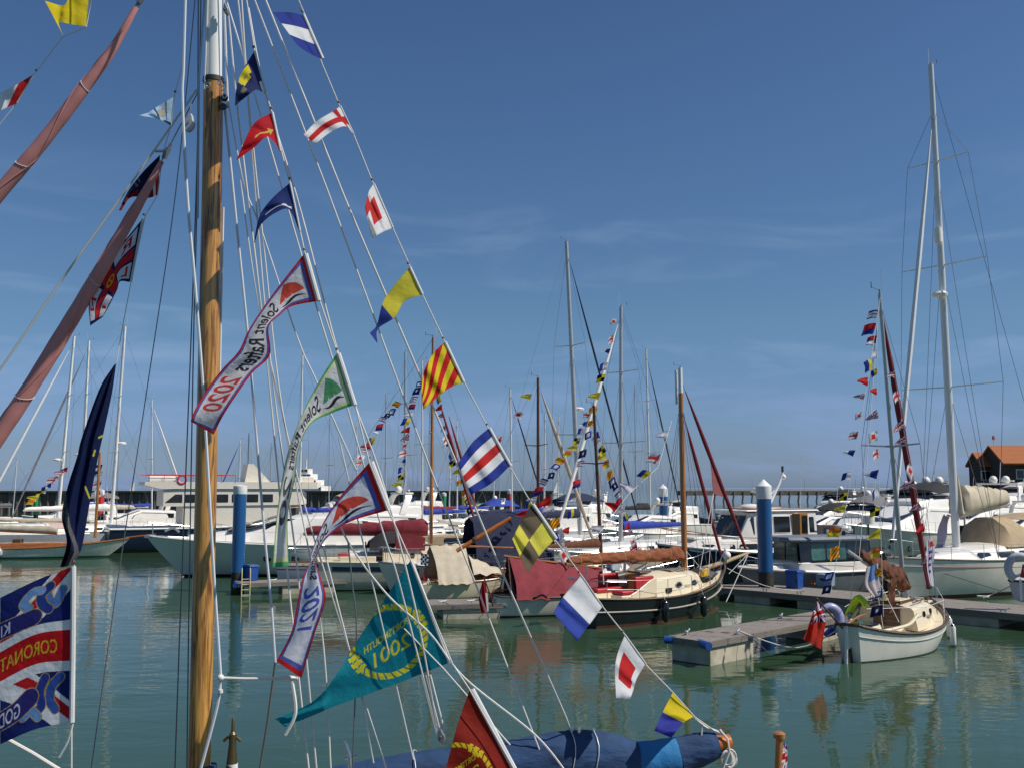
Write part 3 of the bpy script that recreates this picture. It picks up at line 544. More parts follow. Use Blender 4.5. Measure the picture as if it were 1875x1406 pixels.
# rolled headsails
def rolled(pts, wd, Y0, Y1):
    k = len(pts); q = []
    for i, (x, y) in enumerate(pts): q.append(fp(x, y, Y0 + (Y1 - Y0) * i / (k - 1)))
    q = smooth_pts(q, 12); n = len(q); rs = []
    for i in range(n):
        t = i / (n - 1); w_ = np.interp(t * (k - 1), range(k), wd); rs.append(pxr(w_, 8) * (1 + .02 * sin(i * .5) + .012 * sin(i * 1.3)))
    b = MB(); b.tube(q, rs, 16)
    o = b.build('rolled_headsail', SAILP, FB)
    for f in (2, 3.6):
        i = int(n * f / 5.2); d = (q[i + 1] - q[i]).normalized(); a = d.cross(V((0, 1, 0))).normalized(); c_ = V((0, 1, 0))
        MB().tube([q[i] + (a * cos(t) + c_ * sin(t)) * rs[i] * 1.04 + d * rs[i] * .5 * sin(t + f) for t in [2 * pi * j / 18 for j in range(19)]], .0025, 5).build('sail_tie', ROPE, o)
    sp = MB()      # the edge of the rolled cloth spiralling down the roll
    sp.tube([q[i] + ((q[min(i + 1, n - 1)] - q[max(i - 1, 0)]).normalized().cross(V((0, 1, 0))).normalized() * cos(i * .16) + V((0, -1, 0)) * abs(sin(i * .16))) * rs[i] * 1.0 for i in range(n)], .006, 5)
    sp.build('leech_edge', SAILP, o)
    return q
rolled([(249, 14), (205, 92), (151, 165), (78, 260), (0, 352), (-150, 530)], [9, 17, 23, 25, 27, 28], 8.0, 8.0)
rolled([(296, 296), (262, 360), (196, 475), (128, 590), (56, 708), (-12, 812), (-150, 1020)], [8, 17, 24, 28, 29, 29, 30], 8.05, 8.05)
frope('forestay', [(249, 14), (258, 0), (330, -110), (392, -240)], .006, WIRE)
frope('forestay', [(296, 296), (312, 265), (362, 170)], .005, WIRE)
sw = MB(); sw.tube([fp(300, 290), fp(309, 272)], .022, 10); sw.tube([fp(309, 272), fp(313, 264)], .013, 8); sw.box(fp(293, 277), (.09, .02, .018)); sw.build('furling_swivel', GREYP, FB)
sw = MB(); sw.tube([fp(248, 17), fp(254, 6)], .016, 10); sw.tube([fp(254, 6), fp(262, -6)], .024, 10); sw.build('furling_swivel', GREYP, FB)
# halyards, stays and dressing lines
frope('halyard', [(340, -30), (336, 120), (334, 185), (343, 360), (357, 520), (371, 700), (377, 800), (392, 1060), (404, 1238)], .0125, ROPEB, 7.8, sm=True)
frope('halyard', [(404, 1238), (398, 1290), (366, 1412)], .0125, ROPEB, 7.8, sm=True)
frope('lashing', [(398, 1240), (450, 1242), (545, 1241)], .012, ROPE, 7.8)
frope('lashing_tail', [(534, 1243), (541, 1290), (538, 1315), (522, 1345)], .014, ROPE, 7.8, sm=True)
kn = MB(); kn.sphere(fp(404, 1240, 7.78), .028, 10, sq=(1, 1, .9)); kn.build('knot', ROPE, FB); kn = MB(); kn.tube([fp(404, 1262, 7.78), fp(404, 1268, 7.78)], .018, 8); kn.build('knot', ROPE, FB)
kn = MB(); kn.sphere(fp(530, 1240, 7.8), .026, 10, sq=(2.2, 1, .6)); kn.build('knot', ROPE, FB)
for p, r, m in (
    ([(363, -10), (361, 340), (354, 640), (346, 1100), (342, 1412)], .0055, WIRE),
    ([(368, -10), (364, 180), (352, 560), (333, 1046), (320, 1412)], .0055, WIRE),
    ([(375, -10), (364, 150), (362, 400)], .009, ROPEB),
    ([(358, -10), (322, 350), (271, 700), (216, 1060), (166, 1412)], .0045, WIRE),
    ([(410, -10), (417, 198)], .011, ROPEB), ([(409, 380), (405, 560), (401, 760)], .009, ROPE),
    ([(360, 165), (237, 340), (118, 506), (0, 676), (-90, 790)], .009, ROPE),
    ([(418, 20), (433, 180), (454, 360), (478, 560), (497, 745), (526, 1046), (566, 1412)], .0075, ROPE),
    ([(435, -8), (449, 123), (468, 360), (485, 565), (505, 745), (545, 1046), (580, 1412)], .0075, WIREW),
    ([(442, -8), (455, 180), (486, 480), (516, 745), (586, 1128), (606, 1412)], .0065, ROPE),
    ([(414, 0), (449, 115), (513, 333), (579, 560), (634, 740), (698, 963), (727, 1052), (765, 1200), (801, 1340)], .007, WIREW),
    ([(455, 15), (484, 164), (543, 360), (586, 523), (616, 636), (650, 742), (700, 880), (760, 1110), (800, 1330)], .0075, WIREW),
    ([(412, 150), (445, 330), (478, 420), (545, 620), (579, 697), (652, 860)], .006, WIREW),
    ([(412, 200), (432, 400), (453, 605), (465, 745), (483, 963), (496, 1100), (504, 1212)], .0105, ROPEB),
    ([(504, 1212), (490, 1320), (475, 1412)], .009, ROPED),
    ([(440, 330), (470, 540), (513, 740), (561, 786 + 150), (611, 1100), (655, 1245), (684, 1396)], .0065, WIREW),
    ([(610, 919), (637, 991), (709, 1088), (788, 1160), (850, 1240), (978, 1343), (1036, 1412)], .008, ROPE),
    ([(637, 991), (644, 1060), (653, 1165), (645, 1412)], .006, WIRE),
    ([(592, 1000), (640, 1190), (665, 1275), (709, 1412)], .0065, ROPE),
    ([(620, 800), (757, 1390)], .006, WIREW),
    ([(740, 1150), (811, 1222), (934, 1363)], .006, ROPE),
    ([(772, 1235), (800, 1345)], .007, ROPE), ([(780, 1235), (806, 1338)], .007, ROPE), ([(788, 1235), (814, 1338)], .007, ROPE),
    ([(0, 1345), (60, 1378), (115, 1412)], .014, ROPE),
): frope('halyard' if m in (ROPE, ROPEB, ROPED) else 'shroud', p, r, m, 8.05, sm=len(p) > 3, n=6)
frope('topping_lift', [(463, -8), (598, 345), (739, 728), (814, 927), (870, 1066), (1003, 1412)], .007, ROPE, 7.95, 8.6)
frope('topping_lift', [(483, -8), (630, 360), (773, 697), (919, 1046), (1036, 1312), (1046, 1340)], .0085, WIREW, 8.05, 8.75)
frope('dressing_line', [(543, -8), (557, 25), (590, 118), (622, 195), (648, 248), (683, 336), (720, 420), (751, 489), (775, 543), (815, 628), (851, 702), (894, 784), (934, 855), (974, 923), (1018, 990), (1064, 1052), (1104, 1111), (1144, 1161), (1183, 1217), (1232, 1267), (1272, 1312), (1315, 1342)], .0055, ROPE, 7.98, 9.0)
frope('dressing_line', [(450, -8), (466, 92), (488, 176), (498, 206), (516, 281), (531, 335), (550, 426), (558, 463), (586, 552), (617, 645), (651, 744), (676, 845), (712, 936), (752, 1025), (828, 1214), (860, 1262), (945, 1414)], .006, ROPE, 7.9)
frope('dressing_line', [(338, 105), (319, 176), (313, 231), (298, 282), (289, 357), (266, 396), (240, 517), (226, 590), (213, 664)], .004, ROPE, 8.1)
frope('dressing_line', [(136, 1034), (134, 1180), (131, 1325), (131, 1412)], .006, ROPE, 7.4)
frope('dressing_line', [(172, -20), (158, 50), (115, 68), (62, 138), (30, 190), (-10, 240)], .0045, ROPE, 8.2)
frope('tail_end', [(133, 1325), (125, 1355), (108, 1386)], .008, ROPE, 7.4, sm=True)
# boom under a blue cover, end fitting, coiled line
cv = [(560, 1462, 40), (640, 1446, 42), (740, 1427, 42), (830, 1416, 44), (930, 1405, 45), (1010, 1393, 48), (1055, 1388, 48), (1100, 1388, 46), (1165, 1395, 34), (1240, 1384, 33), (1285, 1370, 29), (1312, 1362, 23)]
q = [fp(x, y, 8.3 + (x - 560) / 750 * .75) for x, y, r in cv]
def cover_part(i0, i1, m, name):
    pts = smooth_pts(q[i0:i1 + 1], 8); k = len(pts); rs = [np.interp(j / 8, range(i1 - i0 + 1), [c[2] for c in cv[i0:i1 + 1]]) * 9 / F for j in range(k)]
    rs = [r * (1 + .012 * sin(j * 1.25) + .01 * sin(j * 2.9)) for j, r in enumerate(rs)]
    return MB().tube(pts, rs, 20, sq=.8).build(name, m, FB)
for x, r in ((1048, 50), (1090, 49), (760, 44)):
    i = np.interp(x, [c[0] for c in cv], range(len(cv))); c = q[int(i)].lerp(q[min(int(i) + 1, len(q) - 1)], i - int(i)); MB().tube([c + V((.02 * sin(a * 3), cos(a) * .2, sin(a) * r * 9 / F * 1.03)) for a in [2 * pi * k / 20 for k in range(21)]], .004, 5).build('cover_lashing', WIREW, FB)
c1 = cover_part(0, 8, BLUEC, 'sail_cover'); c2 = cover_part(8, 9, BLUEL, 'cover_patch'); c3 = cover_part(9, 11, BLUEC, 'sail_cover')
bm = MB().tube([q[0], fp(1325, 1360, 9.06)], .055, 14).build('boom', VARN, FB)
MB().tube([fp(1308, 1362, 9.04), fp(1336, 1358, 9.07)], [.075, .07], 14).build('boom_end_cap', ORG, bm)
cl = MB()
for k in range(7):
    c = fp(1331 + (k % 3) * 2, 1387 + (k % 2) * 3, 8.98 + k * .012); r = .062 + .008 * (k % 3)
    cl.tube([c + V((r * cos(t) * .8, .012 * sin(2 * t + k), r * sin(t))) for t in [2 * pi * j / 16 for j in range(17)]], .0095, 6)
cl.tube([fp(1318, 1335, 9), fp(1332, 1352, 8.98), fp(1336, 1375, 8.98), fp(1322, 1412, 8.98)], .01, 6)
cl.build('coiled_line', ROPE, FB)
frope('lashing', [(1270, 1312), (1292, 1330), (1312, 1338), (1326, 1345)], .012, ROPE, 9.0, sm=True); frope('lashing_tail', [(1286, 1325), (1284, 1350), (1278, 1362)], .008, ROPE, 8.98)
for x in (1046, 1060): MB().tube([fp(x, 1341, 8.75), fp(x + 4, 1330, 8.75)], .014, 8).build('boom_fitting', STEEL, FB)
# rail finial, stanchion, ensign staff
fn = MB(); fn.lathe([(.001, .30), (.012, .28), (.014, .19), (.03, .17), (.028, .1), (.05, -.12), (.052, -.14)], fp(425, 1384, 8), 14)
for s in (-1, 1): fn.tube(smooth_pts([fp(425, 1350, 8), fp(425 + 9 * s, 1350, 8), fp(425 + 16 * s, 1357, 8)], 4), [.012] * 8 + [.005], 8)
fn.build('bronze_finial', mat('bronze', (.16, .12, .055), .45, .8, dirt=(.09, .11, .08)), FB)
MB().tube([fp(425, 1397, 8), fp(425, 1500, 8)], .045, 14).build('crutch_post', ALUW, FB)
st = MB(); st.tube([fp(632, 1358, 8.2), fp(640, 1385, 8.2), fp(648, 1500, 8.2)], [.012, .022, .024], 10); st.sphere(fp(632, 1357, 8.2), .016, 8); st.tube([fp(632, 1388, 8.2), fp(654, 1384, 8.2)], .012, 8); st.build('stanchion', STEEL, FB)
hull_pts = [(-6.4, 0), (-3.5, .9), (-.5, 1.25), (2.4, 1.15), (4.2, .75)]
EN = thing('flagstaff', 'short varnished flagstaff with a rolled union ensign, at the bottom edge of the photo', 'flagstaff', P(1424, 1500, 8.6))
MB().tube([LO(EN, P(1420, 1520, 8.6)), LO(EN, P(1427, 1352, 8.6))], .03, 12).build('pole', VARNZ, EN)
MB().lathe([(.03, -.01), (.05, 0), (.052, .035), (.03, .05), (.001, .052)], LO(EN, P(1427, 1350, 8.6)), 12).build('finial', VARNZ, EN)
rows = [[(1434, 1362), (1437, 1360), (1441, 1364), (1436, 1368)], [(1432, 1385), (1437, 1383), (1442, 1386), (1438, 1390)], [(1428, 1420), (1436, 1420), (1441, 1420), (1434, 1424)]]
flag('rolled union flag lashed to the flagstaff at the bottom edge', rows, lambda u, v, x, y: d_union(np.clip(u * .8 + .1, 0, 1), v), 8.55, hoist=0, amp=.02)
# the hull below the frame
L_ = MB(); xs = [-7.2, -6, -4, -2, 0, 2, 4, 5.2]; bw = [.05, .75, 1.3, 1.5, 1.5, 1.35, 1.0, .7]; sh_ = [1.75, 1.55, 1.3, 1.15, 1.08, 1.1, 1.2, 1.3]
L_.loft([[(x, y * b, z) for y, z in ((-1, s), (-.96, s * .5), (-.7, -.1), (0, -.5), (.7, -.1), (.96, s * .5), (1, s))] for x, b, s in zip(xs, bw, sh_)], closed=False)
L_.add([p for x, b, s in zip(xs, bw, sh_) for p in ((x, -b, s), (x, b, s))], [(2 * i, 2 * i + 1, 2 * i + 3, 2 * i + 2) for i in range(7)], 1)
b, s = bw[-1], sh_[-1]; L_.add([(5.2, y * b, z) for y, z in ((-1, s), (-.96, s * .5), (-.7, -.1), (0, -.5), (.7, -.1), (.96, s * .5), (1, s))], [tuple(range(7))])
L_.build('hull', [NAVY, TEAK], FB)
# ------------------------------------------------------------------ boats: hull, deck, cabin, mast helpers (x towards the bow, z up, water at 0)
class Hull:
    def __init__(s, t, Ln, B, fs, fm, fb, rake=.6, srake=.0, tw=.75, sm=.42, bulge=.16, draft=.35, bands=((.06, ANTI), (9, WHITE)), deck=TEAK, rail=None, rail_r=.025, bowp=2.2, vee=.5, n=26, capz=0., deck_drop=.02, bowsharp=0.0):
        s.t, s.L, s.B, s.fs, s.fm, s.fb = t, Ln, B, fs, fm, fb; s.rake, s.srake, s.tw, s.sm, s.bowp, s.draft = rake, srake, tw, sm, bowp, draft
        S = [i / n for i in range(n + 1)]; S = [1 - (1 - q) ** 1.25 for q in S]
        b = MB(); mats = []; lev = [(-draft, None)]
        for k, (z, m) in enumerate(bands):
            if m not in mats: mats.append(m)
        zs = [-draft, -draft * .45] + [z for z, _ in bands[:-1]]; fr = [.18, .36, .54, .7, .82, .92, 1.]
        rings = []
        def zlist(x):
            zd = s.sheer(x); base = [z if z < .8 else None for z in zs]; top = max([z for z in zs if z is not None and z < .8] + [0])
            out = [z for z in zs if z < .8]
            out += [top + (zd - top) * f for f in fr]
            return out, zd
        for u in S:
            zl, zd = zlist(u); rg = []
            for z in zl:
                q = (z + draft) / (zd + draft); xb = Ln / 2 - rake * max(1 - q, 0) ** 1.15; xs_ = -Ln / 2 + srake * (1 - q)
                ex = bulge + (vee - bulge) * max(0, (u - .45) / .55) ** 1.3; hb = s.hb(u) * max(q, 0) ** ex
                rg.append((xs_ + (xb - xs_) * u, hb, z))
            rings.append(rg)
        k = len(rings[0]); full = [[(x, -y, z) for x, y, z in r[::-1]] + r[1:] if False else [(x, -y, z) for x, y, z in r[::-1]] + [(x, y, z) for x, y, z in r] for r in rings]
        b.loft(full, closed=False)
        nn = len(full[0]); mi = []
        for i in range(len(full) - 1):
            for j in range(nn - 1):
                lvl = (k - 1 - j if j < k else j - k); lvl = max(0, min(k - 2, lvl if j >= k else lvl - 1)); zmid = (rings[i][lvl][2] + rings[i][lvl + 1][2]) / 2; fz = zmid / s.sheer(S[i])
                m = bands[-1][1]
                for z, q in bands:
                    if (zmid < z if z < .8 or z > 5 else False): m = q; break
                mi.append(mats.index(m))
        b.m = mi; b.add(full[0], [tuple(range(nn))[::-1]], mats.index(bands[-1][1]))
        s.hull = b.build('hull', mats, t, ang=50)
        d = MB(); rows = []
        for u in S:
            x, y, z = s.at(u); w_ = max(s.hb(u) - .02, .004); rows.append([(x, w_ * c, z - deck_drop + .05 * w_ * (1 - c * c)) for c in (-1, -.5, 0, .5, 1)])
        d.loft(rows, closed=False); s.deck = d.build('deck', deck, t) if deck else None
        if rail:
            r = MB()
            for sg in (-1, 1): r.tube([(s.at(u)[0], sg * s.hb(u), s.at(u)[2] + rail_r * .5) for u in S], rail_r, 6)
            r.tube([(s.at(0)[0], s.hb(0) * c, s.at(0)[2] + rail_r * .5) for c in (-1, 0, 1)], rail_r, 6)
            r.build('rubbing_rail', rail, t)
    def sheer(s, u):
        a, b, c = s.fs, s.fm, s.fb; v = u
        if v < .4: return b + (a - b) * ((.4 - v) / .4) ** 2
        return b + (c - b) * ((v - .4) / .6) ** 1.8
    def hb(s, u):
        if u < s.sm: return s.B / 2 * (1 - (1 - s.tw) * ((s.sm - u) / s.sm) ** 2)
        return s.B / 2 * max(1 - ((u - s.sm) / (1 - s.sm)) ** s.bowp, 0.004)
    def at(s, u): return (-s.L / 2 + s.L * u, s.hb(u), s.sheer(u))
    def u(s, x): return min(max(x / s.L + .5, 0), 1)
    def z(s, x): return s.sheer(s.u(x))
    def y(s, x): return s.hb(s.u(x))
    def strake(s, name, m, z0, r, u0=.0, u1=.985, follow=True, out=.01):
        for sg in (-1, 1):
            pts = []
            for i in range(25):
                u = u0 + (u1 - u0) * i / 24; zd = s.sheer(u); z = zd * z0; q = (z + s.draft) / (zd + s.draft); xb = s.L / 2 - s.rake * max(1 - q, 0) ** 1.15; xs_ = -s.L / 2 + s.srake * (1 - q)
                ex = .16 + .34 * max(0, (u - .45) / .55) ** 1.3; pts.append((xs_ + (xb - xs_) * u, sg * (s.hb(u) * q ** ex + out), z))
            MB().tube(pts, r, 6).build(name, m, s.t)
def stanchions(t, h, x0, x1, n, ht=.6, m=STEEL, wires=(1., .5), inset=.06, r=.011, gap=None, bow=True):
    for sg in (-1, 1):
        tops = []
        for i in range(n):
            x = x0 + (x1 - x0) * i / (n - 1); y, z = sg * max(h.y(x) - inset, .04), h.z(x)
            MB().tube([(x, y, z - .02), (x, y, z + ht)], r, 6).build('stanchion', m, t); tops.append(V((x, y, z)))
        for w_ in wires: MB().tube([p + V((0, 0, ht * w_)) for p in tops], .006, 5).build('guard_wire', m, t)
    if bow:
        xb = h.L / 2 - .05; p = MB()
        yy, zz = max(h.y(x1) - inset, .04), h.z(x1)
        p.tube(smooth_pts([(x1, -yy, zz + ht), (xb - .25, -.22, h.z(xb) + ht * 1.05), (xb + .05, 0, h.z(xb) + ht * 1.05), (xb - .25, .22, h.z(xb) + ht * 1.05), (x1, yy, zz + ht)], 5), .014, 6)
        for sg in (-1, 1): p.tube([(xb - .25, .2 * sg, h.z(xb) - .05), (xb - .2, .21 * sg, h.z(xb) + ht * 1.05)], .014, 6)
        p.build('pulpit', m, t)
def cabin(t, st, m, name='cabin', camber=.06, edge=.04):
    """st: list of (x, half width low, half width high, z low, z high)"""
    rg = []
    for x, w0, w1, z0, z1 in st:
        e = min(edge, .3 * (z1 - z0) + .002); a = [(x, -w0, z0), (x, -w1, z1 - e), (x, -w1 + e, z1)]
        a += [(x, w1 * c, z1 + camber * w1 * (1 - c * c)) for c in (-.5, 0, .5)] + [(x, w1 - e, z1), (x, w1, z1 - e), (x, w0, z0)]; rg.append(a)
    o = MB().loft(rg).build(name, m, t, ang=28)
    def side(x, z):
        for a, b in zip(st[:-1], st[1:]):
            lo, hi = sorted((a[0], b[0]))
            if lo - 1e-6 <= x <= hi + 1e-6:
                k = (x - a[0]) / (b[0] - a[0] + 1e-9); L5 = [a[i] + (b[i] - a[i]) * k for i in range(5)]; f = (z - L5[3]) / max(L5[4] - L5[3], .01); return L5[1] + (L5[2] - L5[1]) * f
        return st[-1][1]
    return o, side
def rrect(x0, z0, x1, z1, r=.05, n=3, sk=0.):
    """rounded outline in x,z; sk slants the verticals"""
    r = min(r, abs(x1 - x0) / 2.1, abs(z1 - z0) / 2.1); out = []
    for cx, cz, a in ((x1 - r, z1 - r, 0), (x0 + r, z1 - r, 90), (x0 + r, z0 + r, 180), (x1 - r, z0 + r, 270)):
        for k in range(n + 1):
            t = R(a + 90 * k / n); out.append((cx + r * cos(t) + sk * (cz + r * sin(t) - z0), cz + r * sin(t)))
    return out
def side_window(t, side, poly, m=GLASS, name='window', frame=None, sides=(-1, 1), out=.008, th=.02):
    for sg in sides:
        w_ = MB().slab([(x, sg * (side(x, z) + out), z) for x, z in poly], (0, -sg * th, 0)).build(name, m, t, smooth=False)
        if frame:
            P_ = [(x, sg * (side(x, z) + out), z) for x, z in poly]; MB().tube(P_ + P_[:2], .014, 5).build('frame', frame, w_)
def panel(t, poly, off, m, name='window', smooth=False): return MB().slab(poly, off, m=0).build(name, m, t, smooth=smooth)
def furl(t, a, b, r, m=ALUW, name='rolled_headsail', uv=None):
    a, b = V(a), V(b); n = 18; pts = [a.lerp(b, i / n) for i in range(n + 1)]; rs = [r * (.25 + .75 * min(1, 4 * (1 - i / n)) * min(1, .55 + i / n * 1.5)) * (1 + .06 * sin(i * 1.7)) for i in range(n + 1)]
    return MB().tube(pts, rs, 8).build(name, m, t)
def masthead(t, p, s=1.):
    p = V(p); b = MB(); b.tube([p, p + V((0, 0, .12 * s))], .02 * s, 6); b.tube([p + V((0, 0, .08 * s)), p + V((-.35 * s, .1, .16 * s))], .01 * s, 5); b.build('masthead_fitting', GREYP, t)
    MB().tube([p + V((-.35 * s, .1, .12 * s)), p + V((-.35 * s, .1, .3 * s))], .012 * s, 5).build('wind_sensor', BLACKP, t)
    MB().tube([p + V((.15 * s, 0, 0)), p + V((.15 * s, 0, .75 * s))], .007 * s, 5).build('aerial', WIREW, t)
def rig(t, x, zb, zt, r, m=ALU, lean=0., spreaders=((.36, 1.1), (.68, .8)), chain=1.5, bow=None, stern=None, zbow=1.1, zstern=1.0, fore='wire', hound=.97, wr=.006, tp=.75, sweep=-.25, head=True, wire=WIRE, ly=0., furlm=None, furlr=.07, boom=None, spcol=None):
    """mast with spreaders and standing rigging; lean in metres at the top along x and y"""
    bot, top = V((x, 0, zb)), V((x + lean, ly, zt)); at = lambda f: bot.lerp(top, f)
    mo = MB().tube([at(f) for f in (0, .3, .6, .85, 1)], [r, r, r * (.5 + .5 * tp), r * tp * 1.05, r * tp], 12, sq=.8).build('mast', m, t)
    last = {-1: V((x - .1, -chain, zb - .3)), 1: V((x - .1, chain, zb - .3))}; base = dict(last)
    for f, w_ in spreaders:
        p = at(f)
        for sg in (-1, 1):
            tip = p + V((sweep * w_ * .6, sg * w_, .06)); MB().tube([p, tip], [.035, .022], 6).build('spreader', spcol or m, t)
            MB().tube([last[sg], tip], wr, 4).build('shroud', wire, t); last[sg] = tip
            MB().tube([base[sg], p - V((0, 0, .05))], wr, 4).build('shroud', wire, t)
    for sg in (-1, 1): MB().tube([last[sg], at(hound)], wr, 4).build('shroud', wire, t)
    if bow is not None:
        a, b = V((bow, 0, zbow)), at(hound)
        if fore == 'wire': MB().tube([a, b], wr, 4).build('forestay', wire, t)
        else:
            MB().tube([a, b], wr, 4).build('forestay', wire, t); d = b - a; furl(t, a + d * .03, a + d * .95, furlr, furlm or CREAMC)
            MB().lathe([(.02, 0), (.09, .02), (.09, .14), (.02, .16)], a + d * .02, 10).build('furling_drum', BLACKP, t)
    if stern is not None: MB().tube([(stern, 0, zstern), at(.995)], wr, 4).build('backstay', wire, t)
    if head: masthead(t, at(1))
    return at
def boom_cover(t, x0, x1, z0, z1, r, m, y=0., boomr=.06, bm=ALU, sagf=.4, tie=None, crumple=0.):
    """x0 at the mast"""
    bo = MB().tube([(x0, y, z0), (x1, y, z1)], boomr, 10).build('boom', bm, t); n = 44 if crumple else 22; rg = []
    for i in range(n + 1):
        f = i / n; x = x0 + (x1 - x0) * f * .985; z = z0 + (z1 - z0) * f + boomr * .3; rr = r * (1.35 - .75 * f) * (1 + .05 * sin(i * 1.9) + .03 * sin(i * 4.1))
        if i in (0, n): rr *= .75
        cr = lambda a: 1 + crumple * (sin(3 * a + i * .8) + .7 * sin(5 * a - i * 1.1) + .5 * sin(2 * a + i * .37)); na = 24 if crumple else 12; rg.append([(x, y + cr(a) * rr * .62 * sin(a), z + rr * .45 + cr(a) * rr * 1.05 * (cos(a) if cos(a) < 0 else cos(a) ** .8) * (1 if cos(a) > 0 else .6)) for a in [2 * pi * k / na for k in range(na)]])
    MB().loft(rg).build('sail_cover', m, t)
    if tie:
        for f in (.15, .35, .55, .75, .93):
            i = int(f * n); c = sum((V(p) for p in rg[i]), V()) / len(rg[i]); MB().tube([c + (V(p) - c) * 1.04 for p in rg[i] + rg[i][:1]], .012, 5).build('sail_tie', tie, t)
    return bo
def outboard(t, c, rz=0., m=BLACKP, s=1., name='outboard_motor', up=0.):
    c = V(c); b = MB(); M = Matrix.Rotation(rz, 3, 'Z')
    prof = [(-.17, .0), (.16, .0), (.2, .1), (.14, .26), (-.05, .3), (-.2, .22)]
    def X(p): return c + M @ (V(p) * s)
    rg = [[X((x * k, y, z * kk + (1 - kk) * .1)) for x, z in prof] for y, k, kk in ((-.13, .8, .8), (-.1, 1, 1), (.1, 1, 1), (.13, .8, .8))]
    o = MB().loft(rg).build(name, m, t, bevel=.015)
    MB().tube([X((0, 0, .02)), X((0, 0, -.6))], [.07 * s, .05 * s], 8).build('motor_leg', m, o); MB().tube([X((.1, 0, .05)), X((.5, .05, .16))], .022 * s, 6).build('tiller', RUBBER, o)
    return o
def fender(t, c, h_, r, m=BLACKP, rope_to=None, tips=None):
    c = V(c); o = MB().lathe([(.004, -h_ / 2 - .03), (r * .3, -h_ / 2), (r * .8, -h_ / 2 + r * .5), (r, -h_ / 2 + r), (r, h_ / 2 - r), (r * .8, h_ / 2 - r * .5), (r * .3, h_ / 2), (.004, h_ / 2 + .03)], c, 12).build('fender', m, t)
    if tips:
        for sg in (-1, 1): MB().lathe([(.004, sg * (h_ / 2 + .05)), (r * .45, sg * (h_ / 2 + .01)), (r * .86, sg * (h_ / 2 - r * .45))][::sg], c, 12).build('end_cap', tips, o)
    if rope_to: MB().tube([c + V((0, 0, h_ / 2)), rope_to], .008, 5).build('fender_line', ROPE, t)
def lettering(t, s, c, size, m, rz=0., name='lettering', ital=0., rx=pi / 2, parent=None, ry=0.):
    cu = bpy.data.curves.new('t', 'FONT'); cu.body = s; cu.size = size; cu.shear = ital; cu.extrude = .002; cu.align_x = 'CENTER'; cu.align_y = 'CENTER'
    ob = bpy.data.objects.new('t', cu); COL.objects.link(ob); ev = ob.evaluated_get(bpy.context.evaluated_depsgraph_get()); me = bpy.data.meshes.new_from_object(ev); bpy.data.objects.remove(ob)
    o = bpy.data.objects.new(name, me); COL.objects.link(o); me.materials.clear(); me.materials.append(m); o.parent = parent or t; o.location = c; o.rotation_euler = (rx, ry, rz); return o
def heading(a, b): return math.atan2(b[1] - a[1], b[0] - a[0])
def loc_dir(t, p0, p1): return LO(t, p0), LO(t, p1)
# ------------------------------------------------------------------ small signal flags for the distant dressing lines (shared meshes)
def sflag_mesh(k, shape, design):
    nu, nv = 15, 11; u, v = np.meshgrid(np.linspace(0, 1, nu), np.linspace(0, 1, nv)); tap = 1 - (u * .8 if shape == 'tri' else 0 * u)
    pts = np.stack([-u * (1. if shape == 'sq' else 1.35) * .92, .16 * np.sin(u * 5 + k) * u + .05 * np.sin(v * 6 + k), -(.5 + (v - .5) * tap) - .35 * u * u - .1 * u], -1)
    return color_mesh('signal_flag', pts, design(u, v, u * 20, v * 20), cloth_mat())
def dq(a, b): return lambda u, v, x, y: (lambda c: (c.__setitem__(((u < .5) ^ (v < .5)), lin(b)), c)[1])(fill(u.shape, a))
def dsq(a, b, k=.25): return lambda u, v, x, y: (lambda c: (c.__setitem__((np.abs(u - .5) < .5 - k) & (np.abs(v - .5) < .5 - k), lin(b)), c)[1])(fill(u.shape, a))
SFD = [('blue and white', 'sq', st_u([WH, BL], [.5])), ('red and white', 'sq', dsq(WH, RD)), ('yellow and blue', 'sq', st_u([YE, BL], [.5])), ('blue white red striped', 'sq', d_pl([BL, WH, RD, WH, BL])), ('red and yellow', 'sq', d_diag), ('yellow and black', 'sq', dq(YE, (24, 24, 26))), ('white and red crossed', 'sq', d_cross), ('plain red', 'tri', st_u([RD] * 2, [.5])), ('red and blue', 'sq', st_v([RD, BL], [.5])), ('white centred blue', 'sq', dsq(BL, WH)), ('yellow pennant', 'tri', st_u([YE] * 2, [.5])), ('blue and white pennant', 'tri', st_u([BL, WH], [.5])), ('union', 'tri', lambda u, v, x, y: d_union(u, v)), ('white pennant', 'tri', st_u([WH, (200, 190, 220)], [.5])), ('dark blue', 'sq', dsq((24, 34, 80), (210, 210, 215), .36)), ('orange', 'sq', st_v([(226, 120, 50), YE], [.5]))]
SFM = [sflag_mesh(i, s, d) for i, (_, s, d) in enumerate(SFD)]
